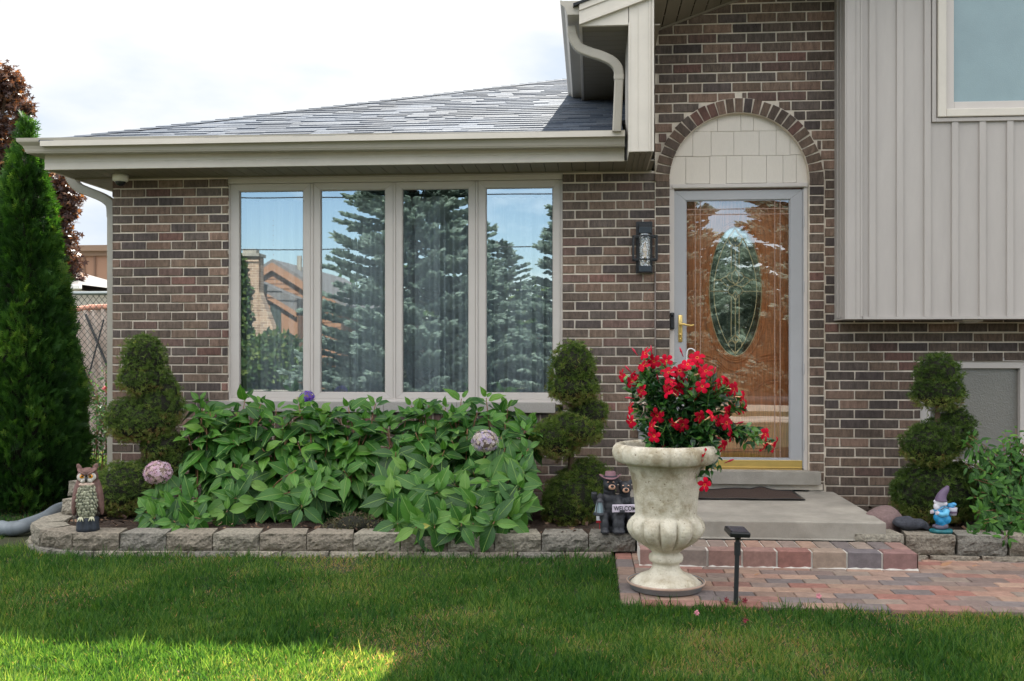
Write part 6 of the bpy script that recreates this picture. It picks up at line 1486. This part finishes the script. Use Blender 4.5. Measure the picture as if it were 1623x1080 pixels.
m = MB(); m.ell((0, -0.046, 0.292), (0.046, 0.014, 0.013), col=S(200, 176, 160))
for s in (1, -1): m.ell((s*0.026, -0.048, 0.338), (0.030, 0.010, 0.027), col=S(188, 182, 172)); m.ell((s*0.016, -0.054, 0.316), (0.020, 0.008, 0.012), (0, s*R(20), 0), col=S(196, 190, 180))
m.build('face_disc', M_owlc, ow, smooth=True, **lo)
m = MB(); m.ell((0, -0.050, 0.366), (0.026, 0.012, 0.020)); 
for s in (1, -1): m.tube([(s*0.006, -0.062, 0.352), (s*0.024, -0.060, 0.362), (s*0.048, -0.050, 0.378)], [0.006, 0.006, 0.004], 8)
m.build('brow', M_owl, ow, smooth=True, **lo)
for s in (1, -1):
    m = MB(); m.ell((s*0.0255, -0.053, 0.342), (0.0145, 0.010, 0.0135), n=20, m=12); e = m.build('eye', mat('amber_eye', S(206, 134, 20), 0.15), ow, smooth=True, **lo)
    m = MB(); m.ell((s*0.0235, -0.0615, 0.344), (0.0065, 0.003, 0.0065)); m.build('pupil', mat('pupil', (0.01, 0.01, 0.01), 0.1), e, smooth=True, **lo)
m = MB(); m.tube([(0, -0.055, 0.342), (0, -0.069, 0.328), (0, -0.068, 0.312), (0, -0.062, 0.303)], [0.007, 0.0075, 0.005, 0.001], 10); m.build('beak', M_blackplastic, ow, smooth=True, **lo)
m = MB(); n_ = 26
m.lathe([(0.066, 0.0), (0.065, 0.02), (0.063, 0.055), (0.065, 0.075), (0.055, 0.085), (0.0, 0.088)], 36, fn=lambda r, z, a, j: r*(1+0.05*math.sin(a*7)+0.03*math.sin(a*13+z*40))); m.build('stump', mat('dark_bark_paint', S(42, 48, 58), 0.7, noise_s=30, noise_a=0.5, bump=0.006, bump_s=50, stretch=(1, 1, .3)), ow, smooth=True, **lo)
for s in (1, -1):
    m = MB()
    for t in (-0.5, 0, 0.5): m.tube([(s*0.032, -0.048, 0.088), (s*0.032+t*0.018, -0.068, 0.085), (s*0.032+t*0.034, -0.078, 0.068)], [0.007, 0.006, 0.002], 8)
    m.build('foot', mat('pale_claw', S(186, 184, 158), 0.7), ow, smooth=True, **lo)

# bears
bc = Vector((X(977.5, -1.20), -1.19, 0.138)); be = thing('bear_statue', 'pair of black bears sitting with a welcome board and a lantern, left of the urn', 'statue', bc, R(4)); be.scale = (1.12, 1.1, 1.12)
M_bear = mat('black_bear_paint', S(40, 42, 48), 0.55, noise_s=60, noise_a=0.35, bump=0.003, bump_s=120)
def bear(cx, k, tilt, arm_out):
    m = MB()
    m.ell((cx, 0.02, 0.115*k), (0.056*k, 0.055*k, 0.085*k)); m.ell((cx, 0.015, 0.175*k), (0.046*k, 0.042*k, 0.050*k))
    hc_ = Vector((cx+tilt*0.01, -0.005, 0.262*k)); m.ell(hc_, (0.040*k, 0.040*k, 0.040*k)); m.ell(hc_+Vector((0, -0.03*k, -0.008*k)), (0.022*k, 0.024*k, 0.018*k)); m.ell((cx, 0.008, 0.225*k), (0.034*k, 0.034*k, 0.03*k))
    for s in (1, -1):
        m.ell(hc_+Vector((s*0.034*k, 0.006, 0.034*k)), (0.014*k, 0.008, 0.015*k))
        m.ell((cx+s*0.032*k, -0.045*k, 0.088*k), (0.028*k, 0.040*k, 0.034*k)); m.ell((cx+s*0.030*k, -0.072*k, 0.050*k), (0.021*k, 0.022*k, 0.042*k)); m.ell((cx+s*0.032*k, -0.086*k, 0.016*k), (0.025*k, 0.034*k, 0.018*k))
        if arm_out and s < 0: m.tube([(cx-0.04, 0.0, 0.20), (cx-0.075, -0.02, 0.165), (cx-0.088, -0.04, 0.20), (cx-0.086, -0.045, 0.222)], [0.022, 0.020, 0.017, 0.018], 10)
        else: m.tube([(cx+s*0.042*k, 0.0, 0.195*k), (cx+s*0.055*k, -0.04, 0.150*k), (cx+s*0.030*k, -0.075, 0.125*k)], [0.022*k, 0.020*k, 0.018*k], 10)
    m.ell((cx, 0.04, 0.03), (0.05, 0.03, 0.03))
    return m, hc_
m1, h1 = bear(-0.040, 1.0, 0.3, True); m2, h2 = bear(0.046, 0.93, 0, False); m1.add(m2.v, m2.f); m1.box(-0.085, 0.09, -0.03, 0.05, 0, 0.03); m1.build('body', M_bear, be, smooth=True, remesh=0.0035, **lo)
M_tan = mat('tan_muzzle_paint', S(190, 150, 126), 0.6)
for h, k in ((h1, 1.0), (h2, .93)):
    m = MB(); m.ell(h+Vector((0.006 if k == 1 else 0, -0.043*k, -0.010*k)), (0.020*k, 0.020*k, 0.0155*k)); mz = m.build('muzzle', M_tan, be, smooth=True, **lo)
    m = MB(); m.ell(h+Vector((0.007 if k == 1 else 0, -0.062*k, -0.003*k)), (0.010, 0.006, 0.0075)); m.build('nose', M_blackplastic, mz, smooth=True, **lo)
    for s in (1, -1):
        m = MB(); m.ell(h+Vector((s*0.015, -0.038*k, 0.017*k)), (0.0055, 0.004, 0.004), (0, s*R(20), 0)); e = m.build('eye', M_tan, be, smooth=True, **lo)
        m = MB(); m.ell(h+Vector((s*0.015, -0.0405*k, 0.0125*k)), (0.004, 0.003, 0.004)); m.build('pupil', M_blackplastic, e, smooth=True, **lo)
m = MB(); hb = h1+Vector((0.002, 0.0, 0.030)); nn_ = 40
m.lathe([(0.0, 0.0), (0.030, 0.0), (0.056, 0.010), (0.062, 0.016), (0.055, 0.016), (0.034, 0.010), (0.032, 0.012), (0.029, 0.036), (0.026, 0.042), (0.0, 0.040)], nn_, tuple(hb), fn=lambda r, z, a, j: r*(1+0.10*math.sin(2*a)*(r > .05)))
m.v = [(v[0], v[1], v[2]+(0.010*math.cos(2*math.atan2(v[1]-hb.y, v[0]-hb.x)) if math.hypot(v[0]-hb.x, v[1]-hb.y) > 0.045 else 0)) for v in m.v]
ht = m.build('hat', mat('mauve_hat_paint', S(116, 84, 92), 0.7, noise_s=30, noise_a=0.2), be, smooth=True, **lo)
m = MB(); m.lathe([(0.0335, 0.012), (0.0335, 0.020)], nn_, tuple(hb), cap=False); m.build('hat_band', mat('hat_band', S(62, 62, 72), 0.7), ht, smooth=True, **lo)
m = MB(); m.box(-0.034, 0.118, -0.104, -0.094, 0.122, 0.164)
for i, v in enumerate(m.v): m.v[i] = (v[0], v[1], v[2]+(0.002 if v[0] > 0 else 0))
sg = m.build('welcome_board', mat('lilac_board_paint', S(196, 186, 200), 0.7, noise_s=30, noise_a=0.12), be, bevel=0.003, **lo)
text_mesh('WELCOME', 0.034, (0.042, -0.1045, 0.1435), (R(90), 0, 0), mat('board_lettering', S(34, 34, 42), 0.6), sg, world=False, sx=0.82)
for k in (-1, 0, 1): 
    m = MB(); m.ell((0.02+k*0.009, -0.108, 0.126), (0.006, 0.007, 0.012)); m.build('claw', M_bear, be, smooth=True, **lo)
ln = MB(); lx, ly, lz = -0.098, -0.055, 0.10
ln.lathe([(0.0, 0.0), (0.034, 0.0), (0.036, 0.006), (0.034, 0.016), (0.0, 0.016)], 8, (lx, ly, lz)); ln.lathe([(0.0, 0.078), (0.022, 0.072), (0.020, 0.080), (0.008, 0.092), (0.0, 0.094)], 8, (lx, ly, lz))
for k in range(4):
    a = math.pi/4+k*math.pi/2; ln.tube([(lx+0.032*math.cos(a), ly+0.032*math.sin(a), lz+0.014), (lx+0.020*math.cos(a), ly+0.020*math.sin(a), lz+0.074)], 0.0035, 6)
ln.tube([(lx, ly, lz+0.092), (lx-0.008, ly, lz+0.105), (lx+0.004, ly, lz+0.118), (lx+0.012, ly, lz+0.105)], 0.002, 6)
l_ = ln.build('toy_lantern', mat('lantern_black', S(50, 52, 58), 0.5), be, **lo)
m = MB(); m.lathe([(0.028, 0.016), (0.017, 0.073)], 4, (lx, ly, lz), cap=False); m.build('lantern_pane', mat('lantern_glass', S(136, 156, 164), 0.2), l_, **lo)
rt_ = thing('plant_tag', 'small white and red plastic tag half hidden behind the bears lantern', 'tag', (bc.x-0.11, -1.10, 0.13))
m = MB(); m.box(bc.x-0.125, bc.x-0.085, -1.105, -1.102, 0.19, 0.225); m.build('card', mat('white_card', S(220, 220, 226), 0.6), rt_)
m = MB(); m.box(bc.x-0.125, bc.x-0.085, -1.1055, -1.102, 0.175, 0.1895); m.box(bc.x-0.107, bc.x-0.103, -1.104, -1.101, 0.09, 0.175); m.build('red_band', mat('red_card', S(170, 30, 40), 0.6), rt_)

# gnome
gc = Vector((X(1493, -1.22), -1.21, 0.166)); gn = thing('garden_gnome', 'small garden gnome in blue with a purple pointed hat on the right wall', 'gnome', gc, R(0))
M_blue = mat('blue_overall_paint', S(24, 132, 182), 0.5, noise_s=20, noise_a=0.12); M_lblue = mat('light_blue_paint', S(92, 170, 206), 0.55); M_hat = mat('purple_hat_paint', S(92, 76, 100), 0.6, noise_s=16, noise_a=0.12); M_white = mat('white_beard_paint', S(206, 206, 214), 0.7, noise_s=50, noise_a=0.1, bump=0.002, bump_s=120); M_boot = mat('boot_paint', S(88, 82, 98), 0.6)
m = MB(); m.lathe([(0.066, 0.0), (0.068, 0.012), (0.062, 0.020), (0.0, 0.022)], 28, fn=lambda r, z, a, j: r*(1+0.04*math.sin(a*5))); m.v = [(v[0], v[1]*0.75, v[2]) for v in m.v]; m.build('stand', mat('teal_base_paint', S(22, 96, 104), 0.5, noise_s=40, noise_a=0.35), gn, smooth=True, **lo)
m = MB(); m.ell((0, 0, 0.090), (0.046, 0.040, 0.038)); m.ell((0.016, 0.0, 0.080), (0.040, 0.038, 0.034)); m.ell((-0.005, 0.0, 0.118), (0.036, 0.033, 0.032))
for s in (1, -1): m.ell((-0.002, s*0.018, 0.058), (0.026, 0.018, 0.024)); m.ell((-0.012, -0.028, 0.072), (0.018, 0.014, 0.020))
m.build('body', M_blue, gn, smooth=True, remesh=0.003, **lo)
m = MB(); 
for s in (1, -1): m.ell((-0.012, s*0.02, 0.034), (0.036, 0.018, 0.016)); m.ell((0.012, s*0.02, 0.040), (0.022, 0.018, 0.018))
m.build('boots', M_boot, gn, smooth=True, remesh=0.003, **lo)
m = MB(); m.ell((0.012, 0, 0.136), (0.032, 0.032, 0.026)); m.tube([(0.022, -0.030, 0.140), (0.010, -0.042, 0.116), (-0.012, -0.040, 0.112), (-0.030, -0.034, 0.118)], [0.018, 0.019, 0.015, 0.011], 12); m.tube([(0.0, 0.03, 0.140), (-0.03, 0.03, 0.118), (-0.045, 0.015, 0.12)], [0.016, 0.015, 0.011], 12)
m.build('sleeves', M_lblue, gn, smooth=True, remesh=0.003, **lo)
m = MB(); m.ell((-0.008, 0, 0.178), (0.030, 0.028, 0.028)); m.ell((-0.026, 0, 0.155), (0.020, 0.022, 0.026)); m.ell((0.012, -0.016, 0.176), (0.018, 0.016, 0.016)); m.ell((-0.036, 0, 0.186), (0.010, 0.014, 0.010)); m.build('beard', M_white, gn, smooth=True, remesh=0.003, **lo)
M_skin = mat('skin_paint', S(200, 190, 196), 0.6)
m = MB(); m.ell((-0.036, -0.004, 0.178), (0.008, 0.008, 0.007)); m.build('nose', M_skin, gn, smooth=True, **lo)
for x_, y_ in ((-0.034, -0.037), (-0.052, 0.0)):
    m = MB(); m.ell((x_, y_, 0.122), (0.012, 0.009, 0.011))
    for k in range(4): m.tube([(x_-0.002, y_-0.002, 0.128-k*0.005), (x_-0.013, y_-0.004, 0.130-k*0.005), (x_-0.014, y_-0.010, 0.129-k*0.005)], [0.0034, 0.003, 0.0024], 6)
    m.tube([(x_, y_, 0.130), (x_-0.004, y_-0.006, 0.137)], [0.0035, 0.0025], 6); m.build('hand', M_skin, gn, smooth=True, **lo)
m = MB(); hp = smooth_path([(-0.004, 0, 0.188), (-0.002, 0, 0.206), (0.006, 0, 0.228), (0.020, 0, 0.248), (0.030, 0, 0.262), (0.034, 0, 0.272)], 4)
m.tube(hp, [0.037-0.025*(i/(len(hp)-1))**0.9 for i in range(len(hp))], 24); m.ell(tuple(hp[-1]), (0.012, 0.012, 0.010)); m.build('hat', M_hat, gn, smooth=True, **lo)
m = MB(); m.lathe([(0.024, 0.104), (0.030, 0.150), (0.027, 0.152), (0.0, 0.146)], 20, (0.062, 0, 0)); bk_ = m.build('basket', mat('grey_basket_paint', S(170, 168, 180), 0.7), gn, smooth=True, **lo)
m = MB(); m.lathe([(0.0282, 0.118), (0.0298, 0.130)], 20, (0.062, 0, 0), cap=False); m.build('basket_band', M_hat, bk_, smooth=True, **lo)
m = MB(); m.ell((0.056, 0, 0.160), (0.022, 0.020, 0.014)); m.ell((0.068, -0.006, 0.170), (0.018, 0.016, 0.012)); m.ell((0.048, 0.004, 0.168), (0.012, 0.012, 0.008)); m.tube([(0.06, 0, 0.174), (0.082, -0.004, 0.164)], [0.006, 0.003], 8); m.build('bundle', mat('bright_blue_paint', S(66, 142, 190), 0.5, noise_s=60, noise_a=0.25), gn, smooth=True, remesh=0.003, **lo)
m = MB(); m.tube([(0.034, -0.026, 0.150), (0.006, -0.034, 0.156), (-0.018, -0.034, 0.140)], 0.003, 6); m.build('strap', M_boot, gn, smooth=True, **lo)
# ================================================================== ACROSS THE STREET (seen in the glass)
def st_(name, mb, m): o = mb.build(name, m); tag(o, kind='structure'); return o
m = MB(); m.box(-60, 60, -10.7, -9.6, -0.05, 0.03); st_('pavement', m, M_conc)
m = MB(); m.box(-60, 60, -19.5, -13.0, -0.3, 0.012); st_('street', m, mat('asphalt', S(108, 106, 104), 0.9, noise_s=3, noise_a=0.15, bump=0.004, bump_s=90))
m = MB(); m.box(-60, 60, -12.98, -12.82, -0.2, 0.13); m.box(-60, 60, -19.7, -19.52, -0.2, 0.13); st_('kerb', m, M_conc)
M_spruce = leaf_mat('blue_spruce_twig', [(0, S(96, 112, 103)), (0.5, S(138, 154, 143)), (1, S(182, 196, 184))], 0.6, 0.38)
def twig():
    vs, fs, uv = [], [], []
    for a in (0, math.pi/3, 2*math.pi/3):
        c, s = math.cos(a), math.sin(a); b = len(vs)
        for y, w in ((0, .05), (.35, .16), (.7, .13), (1, .01)):
            vs += [(w*c, y, w*s), (-w*c, y, -w*s)]; uv += [(0, y), (1, y)]
        for j in range(3): fs.append((b+2*j, b+2*j+1, b+2*j+3, b+2*j+2))
    return vs, fs, uv
def spruce(x, y, H, Rb, label, seed, dens=1.0, z0=0.35, hue=0.0):
    r = random.Random(seed); rg = np.random.default_rng(seed)
    t = thing('spruce_tree', label, 'tree', (x, y, 0), group='spruce trees across the street')
    tk = MB(); tk.tube([(x, y, -0.1), (x, y, H*.5), (x, y, H*.97)], [H*.022, H*.014, .02], 8); tk.build('trunk', M_bark, t, smooth=True)
    br = MB(); P, D, Sz, Rn = [], [], [], []
    z = z0
    while z < H*0.98:
        f = 1-(z-z0)/(H-z0); L = Rb*f**0.8+0.12; nb = int((5+6*f))
        for k in range(nb):
            a = r.uniform(0, 2*math.pi); l = L*r.uniform(.78, 1.12); dz = -0.10*l; o = Vector((math.cos(a), math.sin(a), 0))
            pts = [Vector((x, y, z)), Vector((x, y, z))+o*l*.5+Vector((0, 0, dz)), Vector((x, y, z))+o*l+Vector((0, 0, dz*0.4+0.06*l))]
            path = smooth_path(pts, 5); br.tube(path, [0.018*(1-i/len(path))*f+0.004 for i in range(len(path))], 4, cap=False)
            nt_ = int(dens*(22+l*64))
            for q in range(nt_):
                u = r.uniform(.12, 1)**.7*(len(path)-1.001); i = int(u); p = path[i].lerp(path[i+1], u-i); ax = (path[i+1]-path[i]).normalized(); sd = ax.cross(Vector((0, 0, 1)))*r.choice([-1, 1])
                w = (1-u/(len(path)-1))*0.5+0.15
                off = sd*r.uniform(0, .42)*w*min(l, 1.5)
                P.append(p+off+Vector((0, 0, r.uniform(-.05, .03)))); D.append((ax*.8+sd*.7+Vector((r.uniform(-.2, .2), r.uniform(-.2, .2), r.uniform(-.35, .3))))); Sz.append(r.uniform(.11, .22)); Rn.append(min(1, max(0, .5+hue+r.uniform(-.3, .3)+(.2 if u > len(path)-2 else -.1))))
        z += r.uniform(.10, .16)*(1+.3*f)
    br.build('branches', M_bark, t)
    tv, tf, uv = twig(); P = np.array(P); D = np.array(D)
    inst('needles', tv, tf, uv, frames(D, unit(rg.normal(size=D.shape)), Sz), P, Rn, M_spruce, t)
    return t
def mir(px, Yv): return X(px, Yv), -Yv+0.1
x_, y_ = mir(655, 19.5); spruce(x_, y_, 9.6, 3.2, 'tall blue spruce across the street mirrored in the middle pair of windows', 3, 1.35)
x_, y_ = mir(935, 19.0); spruce(x_, y_, 7.6, 2.1, 'slimmer blue spruce across the street mirrored at the right end of the windows', 5, .9)
x_, y_ = mir(1300, 15.5); spruce(x_, y_, 9.0, 2.3, 'wide dark spruce across the street mirrored in the right half of the front door', 8, .9, 0.6, -.15)
x_, y_ = mir(1040, 21.0); spruce(x_, y_, 11.0, 2.3, 'high spruce across the street mirrored in the left half of the front door', 9, .8, .6, -.1)
x_, y_ = mir(790, 27.0); spruce(x_, y_, 5.2, 3.0, 'broad green pine farther back mirrored low in the rightmost window', 12, 1.0, .3, -.25)
x_, y_ = mir(1160, 30.0); spruce(x_, y_, 5.6, 4.0, 'broad far pine mirrored behind the oval glass of the front door', 14, .8, .3, -.25)
# far tree line
M_far = leaf_mat('far_leaf', [(0, S(40, 62, 32)), (0.6, S(66, 92, 46)), (1, S(104, 116, 60))], 0.6, 0.3)
tv, tf, uv = leaf_tpl(2, 3, 0.8)
P = []
for k in range(46):
    cx_ = -48+k*2.3+random.uniform(-1, 1); cy_ = -46+random.uniform(-4, 4); rr_ = random.uniform(1.8, 3.2); hh = random.uniform(2.2, 4.6)
    q = unit(rng.normal(size=(620, 3)))*(rng.random((620, 1))**.4); P.append(q*[rr_, rr_, hh*.6]+[cx_, cy_, hh*.7])
P = np.concatenate(P); o = inst('far_woods', tv, tf, uv, frames(rng.normal(size=P.shape), rng.normal(size=P.shape), rng.uniform(.25, .5, len(P))), P, rng.random(len(P)), M_far); tag(o, 'far line of green trees beyond the street, only seen mirrored in the glass', 'woods', kind='stuff')
# orange timber house with a brick chimney, mirrored in the leftmost window
Yv = 24.0; hy = -Yv+0.1
def HX(px, Y=Yv): return X(px, Y)
def HZ_(py, Y=Yv, px=430): return Z(px, py, Y)
oh = thing('timber_house', 'orange timber gabled house across the street mirrored in the leftmost window', 'house', (HX(434), hy-3, 0))
M_or = mat('cedar_siding', S(144, 104, 78), 0.8, noise_s=2, noise_a=0.1)
ap = (HX(433), HZ_(415)); sl = 0.62
def gab(mb, ax_, az, s, w1, w2, z0, y0, y1): mb.prism([(ax_-w1, z0), (ax_+w2, z0), (ax_+w2, az-s*w2), (ax_, az), (ax_-w1, az-s*w1)], y0, y1)
m = MB(); gab(m, ap[0], ap[1]-0.12, sl, 3.0, 2.2, 0, hy-9, hy); m.build('wall', M_or, oh)
m = MB(); z = 0.2
for i in range(34):
    zz = 0.2+i*0.16; w = min(3.0, max(0.01, (ap[1]-0.2-zz)/sl)); w2 = min(2.2, max(0.01, (ap[1]-0.2-zz)/sl)); m.box(ap[0]-w, ap[0]+w2, hy+0.001, hy+0.014, zz, zz+0.02)
m.build('siding_shadow_line', mat('cedar_shadow_tone', S(110, 74, 50), 0.9), oh)  # darker strips stand in for the shade under each siding board
M_rf2 = mat('grey_shingle', S(104, 100, 100), 0.9, noise_s=6, noise_a=0.2)
def roofpair(mb, ax_, az, s, w1, w2, y0, y1, th):
    mb.prism([(ax_, az), (ax_+w2, az-s*w2), (ax_+w2, az-s*w2-th), (ax_, az-th)], y0, y1); mb.prism([(ax_, az-th), (ax_-w1, az-s*w1-th), (ax_-w1, az-s*w1), (ax_, az)], y0, y1)
m = MB(); roofpair(m, ap[0], ap[1]+0.1, sl, 3.3, 2.4, hy-9, hy+0.12, 0.12); m.build('roof', M_rf2, oh)
m = MB(); roofpair(m, ap[0], ap[1]-0.02, sl, 3.3, 2.4, hy+0.121, hy+0.18, 0.26); m.build('barge_board', M_or, oh)
m = MB(); m.prism([(HX(414), HZ_(453)), (HX(487), HZ_(497)), (HX(487), HZ_(475)), (HX(414), HZ_(443))], hy+0.02, hy+1.2); m.build('porch_roof', M_rf2, oh)
m = MB(); m.prism([(HX(408), HZ_(455)), (HX(487), HZ_(504)), (HX(487), HZ_(496)), (HX(408), HZ_(447))], hy+1.21, hy+1.28); m.prism([(HX(412), 0), (HX(487), 0), (HX(487), HZ_(502)), (HX(412), HZ_(458))], hy+0.5, hy+1.12); m.build('porch_wall', M_or, oh)
m = MB(); m.box(HX(446), HX(462), hy+1.121, hy+1.15, HZ_(570), HZ_(484)); w_ = m.build('window', mat('window_dark', S(60, 66, 62), 0.15), oh)
m = MB(); m.box(HX(447), HX(461), hy+1.151, hy+1.16, HZ_(566), HZ_(527)); m.build('curtain', mat('pale_curtain', S(206, 212, 208), 0.8), w_)
M_tanb = mat('tan_brick', S(170, 140, 118), 0.9); nt = M_tanb.node_tree; bt = nt.nodes.new('ShaderNodeTexBrick'); tcn = nt.nodes.new('ShaderNodeTexCoord'); mpn = nt.nodes.new('ShaderNodeMapping'); mpn.inputs['Rotation'].default_value = (R(90), 0, 0)
bt.inputs['Scale'].default_value = 4.0; bt.inputs['Color1'].default_value = (*S(168, 138, 116), 1); bt.inputs['Color2'].default_value = (*S(122, 98, 84), 1); bt.inputs['Mortar'].default_value = (*S(188, 170, 150), 1); bt.inputs['Mortar Size'].default_value = .03; bt.inputs['Row Height'].default_value = .3; bt.inputs['Brick Width'].default_value = .9
nt.links.new(tcn.outputs['Object'], mpn.inputs[0]); nt.links.new(mpn.outputs[0], bt.inputs[0]); nt.links.new(bt.outputs[0], nt.nodes['Principled BSDF'].inputs['Base Color'])
CX = lambda px: X(px, Yv-2.4); CZ_ = lambda py: Z(430, py, Yv-2.4)
m = MB(); m.box(CX(330), CX(408), hy+1.85, hy+2.3, 0, CZ_(405)); m.prism([(CX(408), 0), (CX(433), 0), (CX(430), CZ_(520)), (CX(408), CZ_(462))], hy+1.86, hy+2.28); ch = m.build('chimney', M_tanb, oh)
m = MB(); m.box(CX(326), CX(410), hy+1.75, hy+2.4, CZ_(405), CZ_(400)); m.box(CX(380), CX(402), hy+1.9, hy+2.2, CZ_(399.9), CZ_(392)); m.build('chimney_cap', M_conc, ch)
m = MB(); c0 = HX(452); m.tube([(c0, hy-1.5, ap[1]-1), (c0, hy-1.5, ap[1]+0.35)], 0.09, 8); m.build('vent_pipe', M_conc, oh)
# bushes before that house
def bush(x, y, r, h, label, seed):
    t = thing('leafy_bush', label, 'bush', (x, y, 0), group='bushes across the street'); rg = np.random.default_rng(seed)
    n = int(900*r*h*1.6); q = unit(rg.normal(size=(n, 3)))*(rg.random((n, 1))**.35); P = q*[r, r, h*.55]+[x, y, h*.55]; P += 0.15*np.array([[noise.noise(Vector(p)*1.4) for _ in range(1)] for p in P])*q
    inst('foliage', tv, tf, uv, frames(rg.normal(size=P.shape)+[0, .4, .3], rg.normal(size=P.shape), rg.uniform(.10, .2, n)), P, rg.random(n), M_far, t)
    m = MB(); m.tube([(x, y, -.1), (x, y, h*.6)], .05, 6); m.build('stem', M_bark, t)
bush(HX(466), hy+3.6, .7, 1.5, 'rounded green bush before the orange house mirrored in the leftmost window', 1)
bush(HX(398), hy+3.9, .9, 1.1, 'dark low bush by the chimney mirrored in the leftmost window', 2)
bush(CX(378), hy+2.45, .42, 3.9, 'tall climbing bush on the brick chimney mirrored in the leftmost window', 3)
bush(HX(487), hy+3.0, .9, 1.7, 'small green bush at the spruce edge mirrored between the first two windows', 4)
# overhead wires
for za, zb, yy, lab in ((6.1, 6.0, -19.9, 'upper overhead wire along the street mirrored across the windows'), (4.6, 5.0, -21.5, 'lower overhead wire along the street mirrored across the windows')):
    m = MB(); pts = [(-30+i*3, yy, za+(zb-za)*i/20-0.5*(1-((i-10)/10)**2)) for i in range(21)]; m.tube(pts, 0.018, 5); o = m.build('overhead_wire', M_black); tag(o, lab, 'wire')
